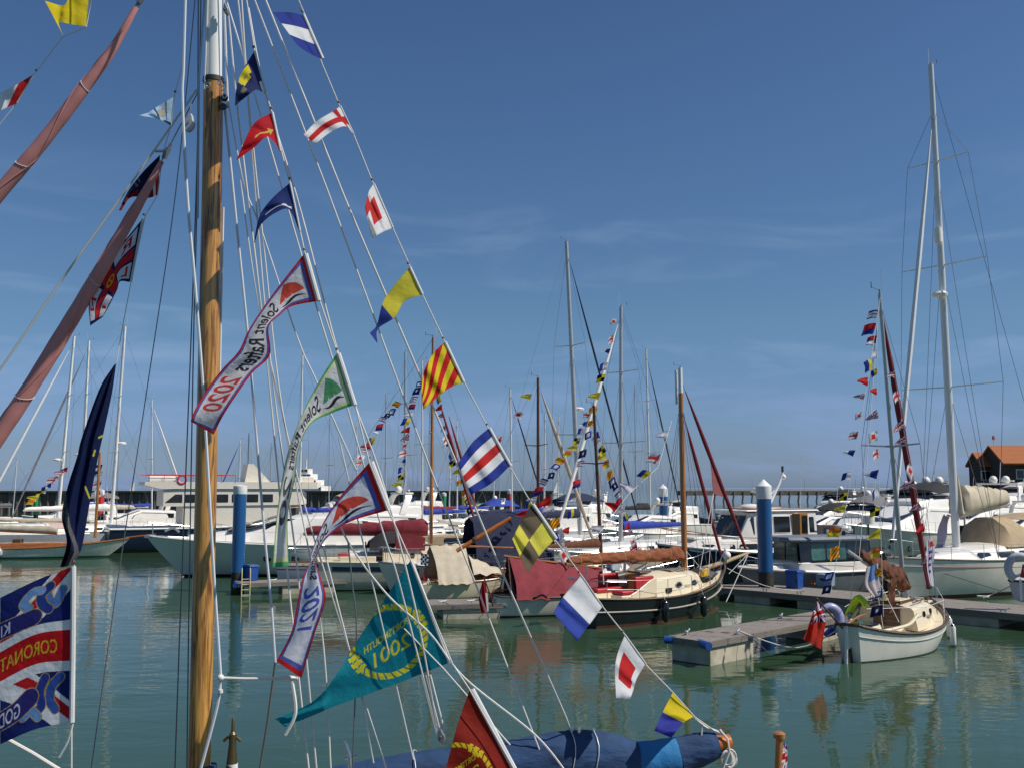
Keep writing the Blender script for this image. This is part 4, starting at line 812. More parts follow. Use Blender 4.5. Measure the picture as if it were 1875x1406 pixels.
def bunting(pts, ks, size, where, group, jitter=.25, spacing=None, t=None, line=True, lm=ROPE, flip=False):
    """signal flags hung at even steps along a world polyline; each is a thing of its own"""
    pts = [V(p) for p in pts]
    if t and line: MB().tube([LO(t, p) for p in pts], .007, 4).build('dressing_line', lm, t)
    d = [0]
    for a, b in zip(pts[:-1], pts[1:]): d.append(d[-1] + (b - a).length)
    n = len(ks)
    for i, k in enumerate(ks):
        if k is None: continue
        s = d[-1] * (i + .6 + random.uniform(-.2, .2)) / n; j = max(q for q in range(len(d) - 1) if d[q] <= s); p = pts[j].lerp(pts[j + 1], (s - d[j]) / (d[j + 1] - d[j] + 1e-9))
        o = bpy.data.objects.new('signal_flag', SFM[k]); COL.objects.link(o); o.location = p; q = size * random.uniform(.8, 1.2); o.scale = (q, q, q * random.uniform(.75, 1.05))
        tl = (pts[j + 1] - pts[j]).normalized(); ang = math.atan2(tl.x, -tl.z) if tl.z < 0 else math.atan2(-tl.x, tl.z)
        o.rotation_euler = (random.uniform(-.2, .2), -ang * .8 + random.uniform(-jitter, jitter), random.uniform(-.5, .6) + (pi if flip else 0))
        kind = 'pennant' if SFD[k][1] == 'tri' else 'flag'
        nm = SFD[k][0].replace(' pennant', ''); tag(o, f'{nm} {kind} {where}', 'flag', group)
# ------------------------------------------------------------------ pontoons, piles
PLANK = wood('pontoon_planks', (.15, .13, .115), (.31, .27, .235), .85, (1.2, 14, 14), planks=('X', 2.6), bump=.004)
PLANKS = wood('pontoon_edge', (.12, .105, .09), (.24, .21, .18), .85, (.8, 9, 9))
CONC = mat('float_concrete', (.46, .41, .31), .9, var=.16, scale=3, bump=.006, bscale=14, dirt=(.2, .19, .11), dirt_amt=.5, dscale=2.5)
ALGAE = mat('weed_green', (.045, .06, .018), .95, var=.5, scale=9, bump=.02, bscale=20)
DARKT = mat('tarred_timber', (.02, .019, .018), .85, var=.4, scale=5)
def cleat(t, c, rz=0., s=1.):
    c = V(c); M = Matrix.Rotation(rz, 3, 'Z'); b = MB()
    b.tube(smooth_pts([c + M @ V((x * s, 0, z * s)) for x, z in ((-.2, .13), (-.12, .1), (0, .095), (.12, .1), (.2, .13))], 3), .022 * s, 6)
    for sg in (-1, 1): b.tube([c + M @ V((.07 * sg * s, 0, -.01)), c + M @ V((.05 * sg * s, 0, .1 * s))], .022 * s, 6)
    b.build('cleat', GREYL, t)
def pontoon(label, a, b, w_, floats, z=.5, bumpers=(), group=None, cl=(), th=.16):
    """a, b: world xy of the ends of the near edge line's centre axis"""
    a, b = V((a[0], a[1], 0)), V((b[0], b[1], 0)); rz = heading(a, b); Ln = (b - a).length
    t = thing('pontoon', label, 'pontoon', (*(a.lerp(b, .5)).xy, 0), rz, group)
    MB().box((0, 0, z - .02), (Ln, w_, .04)).build('decking', PLANK, t, smooth=False)
    fr = MB()
    for sg in (-1, 1): fr.box((0, sg * (w_ / 2 + .022), z - th / 2 + .004), (Ln + .02, .045, th))
    fr.box((Ln / 2 + .022, 0, z - th / 2 + .003), (.045, w_ - .01, th)); fr.box((-Ln / 2 - .022, 0, z - th / 2 + .003), (.045, w_ - .01, th)); fr.build('edge_beam', PLANKS, t, smooth=False)
    for x, l in floats:
        f = MB().box((x, 0, (z - .06) / 2 - .05), (l, w_ - .04, z - .06 - .1 + .2)).build('float', CONC, t, smooth=False, bevel=.02)
        MB().box((x, 0, -.03), (l + .02, w_ - .1, .09)).build('weed_line', ALGAE, f, smooth=False)
    for x, y, l, r in bumpers:
        rg = [V((x - l / 2 * cos(r), y - l / 2 * sin(r), z - .08)), V((x, y, z - .08)), V((x + l / 2 * cos(r), y + l / 2 * sin(r), z - .08))]
        MB().tube(rg, .1, 10).build('corner_bumper', BLUEP, t)
    for x, y in cl: cleat(t, (x, y, z), pi * .12)
    return t
A = W(1395, 1082, .5); Bp = W(1875, 1124, .5); dA = (Bp - A).normalized(); nA = V((-dA.y, dA.x, 0))     # main walkway: near edge, pushed back by half its width
ww = 2.6; a0, a1 = A - dA * 2.6 + nA * ww / 2, Bp + dA * 14 + nA * ww / 2
WALK = pontoon('long main timber walkway running behind the small cream yacht', a0.xy, a1.xy, ww, [(-11, 1.6), (-7.7, 2.6), (-3, 2.6), (2, 2.6), (7, 2.6)], th=.22, cl=[(-10.5, -1.1), (-9.0, -1.1), (-1.6, -1.1), (-1.5, .9)])
F0 = W(1232, 1160, .62).lerp(W(1290, 1179, .62), .5); dF = V((cos(R(44)), sin(R(44)), 0))
F1 = F0 + dF * 7.4
FING = pontoon('finger pontoon with blue corner bumpers beside the small cream yacht', F0.xy, F1.xy, 1.25, [(-2.6, 2.0), (2.8, 1.5)], z=.62, bumpers=[(-3.72, -.5, .55, R(62)), (-3.72, .56, .3, R(120))], cl=[(-3.1, .45), (-2.1, -.45), (1.6, .45)])
M0 = W(786, 1104, .5); MIDP = pontoon('finger pontoon in the middle, behind the open boats', (M0.x - .2, M0.y + .3), (M0.x + 4.6, M0.y + 1.3), 1.7, [(-.9, 2.0), (2, .9)], cl=[(-1.9, -.6), (-.9, -.6)])
L0 = W(432, 1066, .5); LFT = pontoon('finger pontoon with a white ladder and blue bumper by the motor yacht bow', (L0.x, L0.y + .2), (L0.x + 6.4, L0.y + 2.6), 1.3, [(-.5, 2.2), (2.3, .8)], bumpers=[(-3.45, -.2, .9, R(75)), (-3.2, .62, .6, R(10))], cl=[(-2, -.5), (1, -.5)])
lad = MB()
for s in (0, .34): lad.tube(smooth_pts([(-3.3 + s, -.72, -.5), (-3.3 + s, -.74, 1.0), (-3.3 + s, -.6, 1.06)], 4), .025, 6)
for k in range(5): lad.tube([(-3.3, -.73, -.2 + k * .22), (-2.96, -.73, -.2 + k * .22)], .018, 6)
lad.build('ladder', mat('cream_ladder', (.62, .52, .3), .5), LFT)
BP = mat('pile_blue', (.01, .088, .25), .28, var=.1, scale=.8, dirt=(.05, .09, .13), dirt_amt=.35, dscale=3, stretch=(3, 3, .5), coat=.3)
PILEW = mat('pile_tidal_band', (.022, .024, .018), .8, var=.5, scale=5, bump=.01, bscale=12, dirt=(.06, .075, .03), dscale=4)
PCAP = mat('pile_cap_white', (.76, .76, .73), .45, var=.05)
PYEL = mat('post_yellow', (.7, .52, .02), .45, var=.1); PRED = mat('post_red', (.5, .03, .03), .45, var=.1); PGRN = mat('post_green', (.02, .28, .1), .45, var=.1)
def pile(label, px, Y, top_py, dia, cone=.25, cap=.62, m=BP, wet=1.05, capm=PCAP, group='mooring piles', name='mooring_pile'):
    b = P(px, 893, Y); zt = P(px, top_py, Y).z; r = dia / 2
    t = thing(name, label, 'pile', (b.x, b.y, 0), 0, group)
    MB().lathe([(r, -1), (r, wet)], n=28).build('wet_foot', PILEW, t); MB().lathe([(r * 1.004, wet), (r * 1.004, zt - cone - cap + .02)], n=28).build('shaft', m, t)
    MB().lathe([(r * 1.012, .02), (r * 1.03, .2), (r * 1.02, .42), (r * 1.006, .5)], n=28).build('weed_band', ALGAE, t); MB().lathe([(r * 1.05, zt - cone - cap), (r * 1.07, zt - cone - cap + .02), (r * 1.07, zt - cone), (.02, zt)], n=28).build('cap', capm, t)
    return t
pile('tall blue pile with white conical cap, beside the navy trawler yacht', 1398, 40.6, 877, .6, .28, .52, wet=1.12)
pile('blue pile with white cap, left, in front of the white motor yacht', 440, 43.6, 887, .56, .05, .36, wet=.85)
pile('blue pile half hidden behind the blue covered boom', 1214, 72, 886, .62, .3, .6, wet=1.0)
pile('slim yellow post with white top, right of the left blue pile', 469, 80, 897, .42, .05, .55, m=PYEL, wet=1.2, group='marker posts', name='marker_post')
pile('red and white post left of centre behind the varnished sloop', 186, 80, 895, .46, .1, .35, m=PRED, wet=2.4, group='marker posts', name='marker_post')
pile('red post with white and green top against the far sea wall', 933, 130, 895, .6, .1, .5, m=PRED, wet=1.5, group='marker posts', name='marker_post')
pile('green post with white top against the far sea wall', 813, 130, 901, .6, .1, .4, m=PGRN, wet=1.5, group='marker posts', name='marker_post')
pile('yellow post with white top between the wooden masts', 851, 100, 897, .55, .1, .6, m=PYEL, wet=1.2, group='marker posts', name='marker_post')
pile('small green post at the far left above the white awning', 68, 85, 908, .38, .05, .05, m=PGRN, wet=2.2, group='marker posts', name='marker_post')
def bollard_box(label, p, s=1.):
    t = thing('service_box', label, 'service box', p, R(-45), 'blue service boxes on the pontoons'); b = MB()
    b.box((0, 0, .3 * s), (.5 * s, .42 * s, .6 * s), taper=1.06); b.build('cabinet', BLUEP, t, bevel=.025); MB().box((0, 0, .64 * s), (.58 * s, .5 * s, .1 * s), taper=.9).build('lid', BLUEP, t, bevel=.02); MB().box((.2 * s, -.24 * s, .3 * s), (.05, .03, .12)).build('latch', BLACKP, t)
bollard_box('blue plastic box on the main walkway right of the tall pile', W(1455, 1076, .5), 1.05)
bollard_box('blue box on the left finger pontoon beside the pile', W(459, 1062, .5), 1.0)
# ------------------------------------------------------------------ the small cream double-ended yacht on the right
s0 = W(1554, 1213); hd = R(48); ctr = s0 + V((cos(hd), sin(hd), 0)) * 3.05
T = thing('small_yacht', 'small cream double ended yacht with brown sail cover, lying by the finger pontoon', 'sailing yacht', (ctr.x, ctr.y, 0), hd)
LTG = mat('pale_green_white_hull', (.8, .76, .66), .3, var=.05, scale=2, coat=.2, dirt=(.4, .43, .36), dirt_amt=.35, dscale=1.5)
h = Hull(T, 6.1, 2.4, .95, .6, 1.12, rake=.5, srake=.3, tw=.24, sm=.54, bowp=2.3, bands=((.03, RUBBER), (9, LTG)), deck=CREAM, rail=BRWOOD, rail_r=.045, draft=.4, deck_drop=.06)
h.strake('plank_line', mat('seam_grey', (.45, .46, .42), .5), .72, .012)
ckp = MB(); ckp.box((-1.35, 0, .35), (1.4, .8, .04)); ckp.build('cockpit_sole', TEAK, T)
for sg in (-1, 1):
    cm = MB(); cm.tube(smooth_pts([(-1.9, sg * .42, .72), (-1.5, sg * .6, .76), (-.9, sg * .8, .84), (-.38, sg * .84, 1.05)], 5), .045, 6); cm.build('coaming', CREAM, T)
    MB().box((-1.2, sg * .46, .55), (1.15, .28, .3)).build('cockpit_seat', CREAM, T, bevel=.03)
MB().box((-2.3, 0, .82), (.85, .95, .2), taper=.9).build('aft_locker', CREAM, T, bevel=.05); MB().box((-2.32, -.05, .945), (.62, .8, .03)).build('solar_panel', mat('solar_panel', (.008, .012, .03), .12, coat=.6), T)
cab, sd_ = cabin(T, [(-.4, .86, .74, .6, 1.2), (.3, .86, .74, .62, 1.24), (1.25, .72, .6, .7, 1.22), (1.85, .5, .4, .8, 1.08)], CREAM, camber=.12, edge=.06)
MB().box((-.43, 0, .93), (.05, .74, .5)).build('companionway_boards', DKWOOD, T, bevel=.01)
for k in range(4): MB().box((-.462, 0, .76 + k * .12), (.02, .74, .012)).build('board_seam', BRWOOD, T)
MB().tube(smooth_pts([(-.46, -.44, 1.2), (-.46, -.2, 1.29), (-.46, .2, 1.29), (-.46, .44, 1.2)], 4), .03, 6).build('hatch_trim', BRWOOD, T)
MB().box((.15, 0, 1.36), (.75, .66, .05)).build('sliding_hatch', CREAM, T, bevel=.02)
for sg in (-1, 1): MB().box((.15, sg * .37, 1.34), (1.1, .04, .06)).build('hatch_runner', BRWOOD, T)
for x in (.25, 1.05):
    for sg in (-1, 1): MB().lathe([(.004, -.015), (.085, -.015), (.085, .015), (.004, .015)], (x, sg * (sd_(x, 1.0) + .005), 1.0), 14, axis='y').build('porthole', GLASS, T)
for sg in (-1, 1): MB().tube([(-.1, sg * .62, 1.33), (.5, sg * .62, 1.35), (1.1, sg * .5, 1.33)], .02, 6).build('grab_rail', BRWOOD, T)
lettering(T, 'Tamsin', (.55, -(sd_(.5, .92) + .006), .9), .17, BRWOOD, rz=0, ital=.3)
MB().tube(smooth_pts([(-.2, .1, 1.42), (.1, .3, 1.43), (.5, .1, 1.44), (.8, .35, 1.42)], 5), .05, 6).build('yellow_strap', YEL, T)
MB().tube(smooth_pts([(1.2, .05, 1.36), (1.45, .25, 1.3), (1.6, .1, 1.26)], 5), .045, 6).build('yellow_strap', YEL, T)
sw = MB(); sw.box((2.3, 0, 1.12), (.5, .5, .08)); sw.build('fore_hatch', CREAM, T, bevel=.03); MB().lathe([(.06, 0), (.07, .04), (.05, .3), (.08, .34), (.02, .36)], (1.7, -.35, 1.0), 10).build('vent', BRWOOD, T)
for sg in (-1, 1):
    tops = []
    for x in (1.3, 2.5): MB().tube([(x, sg * (h.y(x) - .08), h.z(x)), (x, sg * (h.y(x) - .08), h.z(x) + .55)], .014, 6).build('stanchion', STEEL, T); tops.append((x, sg * (h.y(x) - .08), h.z(x) + .55))
    MB().tube([(-2.5, sg * .3, 1.35), (-.2, sg * 1.02, 1.25)] + tops + [(3.0, 0, 1.55)], .008, 5).build('guard_wire', WIREW, T)
rd = MB(); rd.slab([(-3.05, -.02, .95), (-3.14, -.02, .93), (-3.2, -.02, .3), (-3.26, -.02, -.2), (-2.75, -.02, -.2), (-2.9, -.02, .4)], (0, .05, 0)); rd.build('rudder', LTG, T); MB().tube([(-3.13, -.03, .93), (-3.24, -.03, -.1)], .022, 6).build('rudder_edge', WHITE, T)
MB().slab([(-3.1, -.03, .34), (-3.2, -.03, -.1), (-2.7, -.03, -.1), (-2.8, -.03, .4)], (0, .075, 0)).build('rudder_foot', RUBBER, T)
MB().tube([(-3.1, 0, .98), (-2.2, .05, 1.1), (-1.7, .05, 1.12)], [.03, .028, .02], 8).build('tiller', VARN, T)
at1 = rig(T, .95, 1.25, 10.15, .07, ALU, lean=-.95, spreaders=((.5, .85),), chain=.95, bow=3.05, stern=-3.0, zbow=1.25, zstern=.95, fore='furl', furlm=SAILM, furlr=.1, wr=.007, tp=.75, hound=.97)
MB().tube([at1(.0), at1(.03)], .1, 10).build('mast_boot', GREYL, T)
bo = boom_cover(T, .88, -2.1, 1.55, 2.6, .27, SAILBR, boomr=.045, crumple=.13); MB().tube([(-2.1, 0, 2.6), (-2.9, 0, 2.87)], .045, 8).build('boom_end', ALU, T)
rg = [[V((-.35 - .45 * k / 5 + .06 * sin(j * 2 + k), -.25 - .05 * sin(k * 2 + j), 2.1 - .13 * j - .05 * k)) for k in range(6)] for j in range(7)]; MB().sheet(rg, .012).build('hanging_sailcloth', SAILBR, T)
MB().tube([at1(.99), V((-2.15, 0, 2.63))], .009, 5).build('topping_lift', ROPE, T); MB().tube([V((-1.6, -.1, 2.4)), V((-1.5, -.75, .95))], .01, 5).build('mainsheet', ROPE, T); MB().tube([V((-.9, .1, 2.1)), V((-1.2, -.2, .7))], .008, 5).build('mainsheet', ROPE, T)
for k in range(7): MB().tube([V((.98, (-1) ** k * .09, 1.4)), V((.7 + .12 * k, (-1) ** k * (.3 + .05 * k), 1.25))], .008, 5).build('halyard', ROPE if k % 2 else mat('red_rope', (.4, .06, .05), .8), T)
for x, z in ((1.55, .3), (2.15, .44)): fender(T, (x, -(h.y(x) + .12), z), .62, .085, ALUW, V((x, -h.y(x) + .05, h.z(x) + .1)), BLACKP)
# ensign and the crescent of the horseshoe float
EF = thing('ensign_staff', 'raked wooden ensign staff on the stern of the small cream yacht', 'flagstaff', WO(T, (-3.0, .15, .9))); a = LO(EF, WO(T, (-3.0, .15, .85))); bq = LO(EF, P(1496, 1096, 25.1)); MB().tube([a, bq], .022, 8).build('pole', DKWOOD, EF); MB().sphere(bq, .04, 8).build('finial', BRWOOD, EF)
def d_red_ensign(u, v, x, y):
    c = fill(u.shape, (222, 66, 50)); z = (v < .42) & (u < .85); q = d_union(u / .85, v / .42); c[z] = q[z]; return c
flag('red ensign with union canton hanging off the stern of the small cream yacht', [[(1497, 1099), (1492, 1110), (1488, 1122)], [(1512, 1130), (1496, 1132), (1482, 1140)], [(1509, 1158), (1490, 1158), (1474, 1162)], [(1504, 1188), (1485, 1178), (1469, 1168)]], d_red_ensign, 25.0, hoist=0, res=1.6, amp=.1, name='red_ensign', group=None, slope=-.3)
HS = thing('horseshoe_float', 'lilac crescent float hanging at the stern quarter of the small cream yacht', 'float', WO(T, (-2.45, .75, 1.0)), R(10))
pts = [V((.29 * cos(t), .05 * sin(t), .31 * sin(t) + .0)) for t in [R(130 - 15 * k) for k in range(15)]]; MB().tube(pts, [.08 + .055 * sin(pi * k / 14) for k in range(15)], 12).build('crescent', LILAC, HS); MB().tube([pts[-1], pts[-1] + V((-.22, 0, -.12))], [.13, .07], 10).build('tail', INDIG, HS)
HV = thing('hi_vis_jacket', 'yellow hi vis jacket draped over the cabin edge of the small cream yacht', 'jacket', WO(T, (-.5, .72, 1.2)), hd)
rows = [[V((-.22 + .09 * k, -.2 + .1 * j, .26 - .07 * abs(j - 2) ** 1.6 - .05 * abs(k - 2) + .03 * sin(k * 2 + j))) for j in range(6)] for k in range(6)]; MB().sheet(rows, .05).build('cloth', HIVIS, HV)
# ------------------------------------------------------------------ black hulled gaffer
bow_w = W(1322, 1112); hd = R(42); ctr = bow_w - V((cos(hd), sin(hd), 0)) * 3.75
G = thing('black_gaffer', 'black hulled cream decked gaff yacht with tan sail on the boom and red cockpit cushions', 'sailing yacht', (ctr.x, ctr.y, 0), hd)
h = Hull(G, 8.0, 2.7, .95, .82, 1.55, rake=.75, srake=.1, tw=.62, sm=.45, bowp=2.4, bands=((.09, ANTI), (9, BLACKP)), deck=CREAM, rail=BRWOOD, rail_r=.04, draft=.5, deck_drop=.1)
h.strake('cove_line', mat('oak_strake', (.36, .32, .26), .6), .56, .032)
cab, sd_ = cabin(G, [(-1.2, .98, .86, .75, 1.42), (.2, .98, .84, .78, 1.48), (1.5, .78, .66, .95, 1.45), (1.8, .66, .5, 1.0, 1.3)], CREAM, camber=.14, edge=.08)
for sg in (-1, 1):
    MB().slab([(x, sg * .93, z) for x, z in ((-2.9, .85), (-1.15, .85), (-1.15, 1.5), (-1.5, 1.4), (-2.1, 1.12))], (0, -sg * .06, 0)).build('coaming', CREAM, G, bevel=.02)
    MB().box((-2.0, sg * .6, .72), (1.7, .5, .5)).build('cockpit_seat', CREAM, G, bevel=.02)
    MB().box((-2.05, sg * .56, 1.04), (1.45, .5, .14)).build('seat_cushion', RED, G, bevel=.04); MB().box((-1.7, sg * .8, 1.3), (.95, .14, .5)).build('back_cushion', RED, G, bevel=.04)
MB().box((-1.24, 0, 1.12), (.05, .56, .8)).build('companionway_door', VARNZ, G, bevel=.01); MB().box((-1.0, 0, 1.61), (.6, .62, .06)).build('sliding_hatch', DKWOOD, G, bevel=.02)
MB().box((-1.25, .37, 1.1), (.05, .12, .7)).build('door_post', GREYP, G); MB().box((-1.25, -.37, 1.1), (.05, .12, .7)).build('door_post', GREYP, G)
for sg in (-1, 1):
    for x in (.05, 1.05):
        P_ = [V((x + .16 * cos(t), sg * (sd_(x, 1.16) + .012), 1.16 + .1 * sin(t))) for t in [2 * pi * k / 16 for k in range(16)]]; w_ = MB().slab(P_, (0, -sg * .03, 0)).build('porthole', GLASS, G, smooth=False); MB().tube(P_ + P_[:2], .018, 5).build('rim', STEEL, w_)
lettering(G, 'Alma', (.55, -(sd_(.5, 1.1) + .014), 1.1), .17, GREYL, ital=.3)
for x, w_ in ((.3, 1.0), (.75, .95), (1.2, .8)): MB().box((x, 0, 1.62), (.3, w_, .035)).build('hatch_slats', TEAK, G, bevel=.01)
stanchions(G, h, -3.6, 2.9, 6, .62, wires=(1., .52)); 
for x in (-2.9,): MB().tube(smooth_pts([(-2.9, -1.1, 1.45), (-3.75, -.8, 1.5), (-3.95, 0, 1.5), (-3.75, .8, 1.5), (-2.9, 1.1, 1.45)], 5), .016, 6).build('pushpit', STEEL, G)
lf = MB(); lf.tube([(2.15, -.55, 1.45), (2.15, -.15, 1.45)], .2, 12); lf.build('life_ring_bag', GREYC, G); MB().box((2.05, -.5, 1.45), (.36, .2, .3)).build('yellow_life_pack', YEL, G, bevel=.05)
rg = [[V((1.75 + .2 * k, -.6 + .2 * j, 1.42 + .14 * sin(k * 1.7 + j) - .05 * k + .1 * cos(j))) for j in range(7)] for k in range(6)]; MB().sheet(rg, .06).build('deck_cover', GREYC, G)
MB().tube([(2.4, 0, 1.5), (3.9, 0, 1.68), (5.6, 0, 1.98)], [.08, .085, .05], 10).build('bowsprit', mat('oak_spar', (.36, .25, .14), .6), G)
MB().tube([(5.55, 0, 1.95), (4.02, 0, .2)], .018, 6).build('bobstay', ROPE, G)
for sg in (-1, 1): MB().tube([(5.55, 0, 1.95), (3.2, sg * .75, 1.35)], .01, 5).build('bowsprit_shroud', WIREW, G)
MB().sphere((3.95, -.12, 1.95), .17, 10).build('lamp_ball', WHITE, G)
mx_ = 1.55; atg = lambda f: V((mx_, 0, 1.3)).lerp(V((mx_ - .05, 0, 8.0)), f)
mo = MB().tube([atg(f) for f in (0, .5, 1)], [.105, .105, .095], 14).build('mast', VARNZ, G); tm = MB().tube([atg(.96), atg(1.14)], [.08, .075], 12).build('topmast', ALUW, mo); MB().tube([atg(.94) + V((0, .2, 0)), atg(1.13) + V((0, .2, 0))], .05, 8).build('gaff_jaw', ALUW, mo)
masthead(G, atg(1.14), .7)
for sg in (-1, 1):
    for dx in (-.5, .0, .4): MB().tube([(mx_ + dx, sg * 1.12, h.z(mx_)), atg(.97)], .008, 5).build('shroud', WIRE, G)
fs = (atg(1.08), V((5.45, 0, 2.0))); d = fs[1] - fs[0]; MB().tube([fs[0], fs[1]], .008, 5).build('forestay', WIRE, G)
furl(G, fs[1] - d * .02, fs[1] - d * .93, .075, SAILM, 'rolled_jib'); fs2 = (atg(.93), V((3.85, 0, 1.75))); d2 = fs2[1] - fs2[0]; MB().tube([fs2[0], fs2[1]], .008, 5).build('forestay', WIRE, G); furl(G, fs2[1] - d2 * .03, fs2[1] - d2 * .9, .07, SAILM, 'rolled_staysail')
pq = [fs[0] + d * f for f in (.40, .63, .67)]; out_ = V((-.62, 0, -.12))
MB().sheet([[pq[0], pq[0] + V((.02, 0, -.05))], [pq[0].lerp(pq[1], .5), pq[0].lerp(pq[1], .5) + out_ * .38], [pq[1], pq[1] + out_], [pq[2], pq[2] + V((-.1, 0, .0))]], .015).build('jib_clew', mat('faded_maroon', (.25, .07, .07), .85, var=.15, bump=.01), G)
for tz in ((1.2, -.9, 1.4), (1.9, -.8, 1.45)): MB().tube([pq[1] + out_, V(tz)], .01, 5).build('jib_sheet', ROPE, G)
bo = boom_cover(G, mx_ - .15, -4.6, 1.92, 2.05, .21, mat('tan_sail_bright', (.25, .075, .028), .85, var=.2, scale=5, bump=.03, bscale=4, trans=.12), boomr=.06, bm=VARN, crumple=.14, tie=mat('tie_gold', (.5, .36, .12), .8)); MB().tube([(mx_ - .2, .1, 2.28), (-3.9, .1, 2.3)], .05, 10).build('gaff', VARN, G)
for k in range(5): MB().tube([(mx_, (-1) ** k * .1, 2.2), (.2 + .5 * k, (-1) ** k * .8, 1.45)], .011, 5).build('halyard', ROPE, G)
MB().tube([(-2.9, 0, 2.2), (-2.8, 0, 1.3)], .02, 6).build('mainsheet', ROPE, G); MB().tube([(-1.2, .5, 1.55), (-1.15, .5, 1.95)], .05, 8).build('winch_post', WHITE, G)
for x in (-1.35, .75): fender(G, (x, -(h.y(x) + .13), .42), .72, .12, BLACKP, V((x, -h.y(x) + .03, h.z(x) + .25)))
MB().box((-.55, -.95, 1.02), (.28, .1, .16)).build('dark_bag', BLACKC, G, bevel=.03)
rod = V((-3.6, 0, 1.5)); MB().tube([rod, rod + V((-.05, 0, .6))], .02, 6).build('stern_post', STEEL, G)
MB().slab([(-4.05, -.03, 1.2), (-4.25, -.03, 1.0), (-4.35, -.03, -.2), (-3.95, -.03, -.2), (-3.95, -.03, 1.0)], (0, .06, 0)).build('rudder', DKWOOD, G)
# ------------------------------------------------------------------ open boat under the maroon tent
sq = W(915, 1133); hd = R(16); ctr = sq + V((cos(hd), sin(hd), 0)) * 2.75 + V((-.3, .9, 0))
TB = thing('tented_dayboat', 'small white open boat under a maroon boom tent with an outboard motor', 'open boat', (ctr.x, ctr.y, 0), hd)
h = Hull(TB, 5.4, 1.9, .72, .66, 1.0, rake=.4, srake=-.1, tw=.72, bands=((.07, ANTI), (9, GREYW)), deck=None, rail=BRWOOD, rail_r=.035, draft=.3)
inn = MB(); inn.loft([[(x, c * (h.y(x) - .05), h.z(x) - .28 - .12 * (1 - c * c)) for c in (-1, -.5, 0, .5, 1)] for x in [-2.6 + .52 * k for k in range(10)]], closed=False); inn.build('sole', BRWOOD, TB)
rows = []
for i in range(13):
    f = i / 12; x = -2.1 + 3.5 * f; rdg = 2.05 - .5 * f + .05 * sin(i * 2.1); w_ = 1.0 - .12 * f
    rows.append([V((x + .04 * sin(i + j), w_ * s * (1 + .07 * sin(i * 2.2 + j * .4)), .62 + (rdg - .62) * (1 - abs(s)) ** (.82) + .04 * sin(i * 2.7 + j * 2))) for j, s in enumerate((-1, -.75, -.5, -.25, 0, .25, .5, .75, 1))])
MB().sheet(rows, .015).build('boom_tent', SAILM, TB)
MB().tube([(-2.3, 0, 2.08), (1.5, 0, 1.55)], .05, 8).build('boom', VARN, TB); MB().tube([(-2.25, .9, .6), (-2.15, 0, 2.1), (-2.25, -.9, .6)], .02, 6).build('tent_frame', BRWOOD, TB)
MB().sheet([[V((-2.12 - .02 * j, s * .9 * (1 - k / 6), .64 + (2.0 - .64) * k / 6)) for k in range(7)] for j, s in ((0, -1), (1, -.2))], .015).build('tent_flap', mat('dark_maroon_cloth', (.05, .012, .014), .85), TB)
outboard(TB, (1.75, -.35, 1.5), R(200), mat('motor_pale_blue', (.42, .52, .56), .35), 1.25, 'outboard_motor')
MB().tube([(1.75, -.35, .85), (1.75, -.35, 1.45)], .05, 8).build('motor_bracket', BLACKP, TB)
MB().lathe([(.03, -.08), (.3, -.06), (.36, .0), (.3, .06), (.03, .08)], (2.45, -.5, 1.18), 18, axis='y').build('yellow_life_ring', YEL, TB)
MB().slab([(-2.72, -.03, .75), (-3.0, -.03, .7), (-3.05, -.03, -.2), (-2.7, -.03, -.2)], (0, .05, 0)).build('rudder', DKWOOD, TB); MB().tube([(-2.95, -.05, .66), (-3.05, -.05, -.1)], .03, 6).build('rudder_edge', GREYL, TB); MB().tube([(-2.85, 0, .8), (-2.0, 0, .95)], .028, 6).build('tiller', ORG, TB)
flag('dark red ensign hanging behind the stern of the maroon tented boat', [[(888, 1060), (884, 1063), (882, 1066)], [(893, 1090), (884, 1092), (877, 1095)], [(895, 1118), (888, 1120), (881, 1122)]], lambda u, v, x, y: (lambda c: (c.__setitem__((v < .35) & (np.sin(x * 1.5) > .2), lin((60, 50, 90))), c.__setitem__((u < .2) & (v > .4), lin((205, 200, 200))), c)[2])(fill(u.shape, (150, 24, 34))), 32.4, hoist=0, res=2, amp=.06, name='red_ensign')
ES = thing('ensign_staff', 'short wooden staff carrying the dark red ensign at the maroon tented boat', 'flagstaff', P(900, 1100, 32.5)); MB().tube([LO(ES, P(886, 1056, 32.5)), LO(ES, P(899, 1092, 32.5)), LO(ES, P(903, 1110, 32.6))], .022, 6).build('pole', BRWOOD, ES)
# ------------------------------------------------------------------ open boat with beige sheet
ctr = W(848, 1103); ctr = V((ctr.x + .3, ctr.y + 2.3, 0)); hd = R(24)
BB = thing('sheeted_dayboat', 'open wooden boat under a beige canvas sheet, behind the middle finger pontoon', 'open boat', (ctr.x, ctr.y, 0), hd)
h = Hull(BB, 5.2, 1.9, .75, .7, 1.0, rake=.35, tw=.7, bands=((.06, ANTI), (9, CREAM)), deck=None, rail=VARN, rail_r=.035, draft=.3)
MB().loft([[(x, c * (h.y(x) - .05), h.z(x) - .25 - .12 * (1 - c * c)) for c in (-1, -.5, 0, .5, 1)] for x in [-2.5 + .5 * k for k in range(10)]], closed=False).build('sole', VARN, BB)
rows = []
for i in range(12):
    f = i / 11; x = -1.9 + 1.5 * f
    rows.append([V((x + .03 * sin(i * 2 + j), s * (1.0 + .04 * sin(i * 1.7)), .72 + 1.45 * (1 - abs(s) ** 1.25) + .03 * sin(i * 1.9 + j * 1.3))) for j, s in enumerate((-1.05, -.8, -.55, -.3, 0, .3, .55, .8, 1.05))])
MB().sheet(rows, .015).build('canvas_sheet', CREAMC, BB)
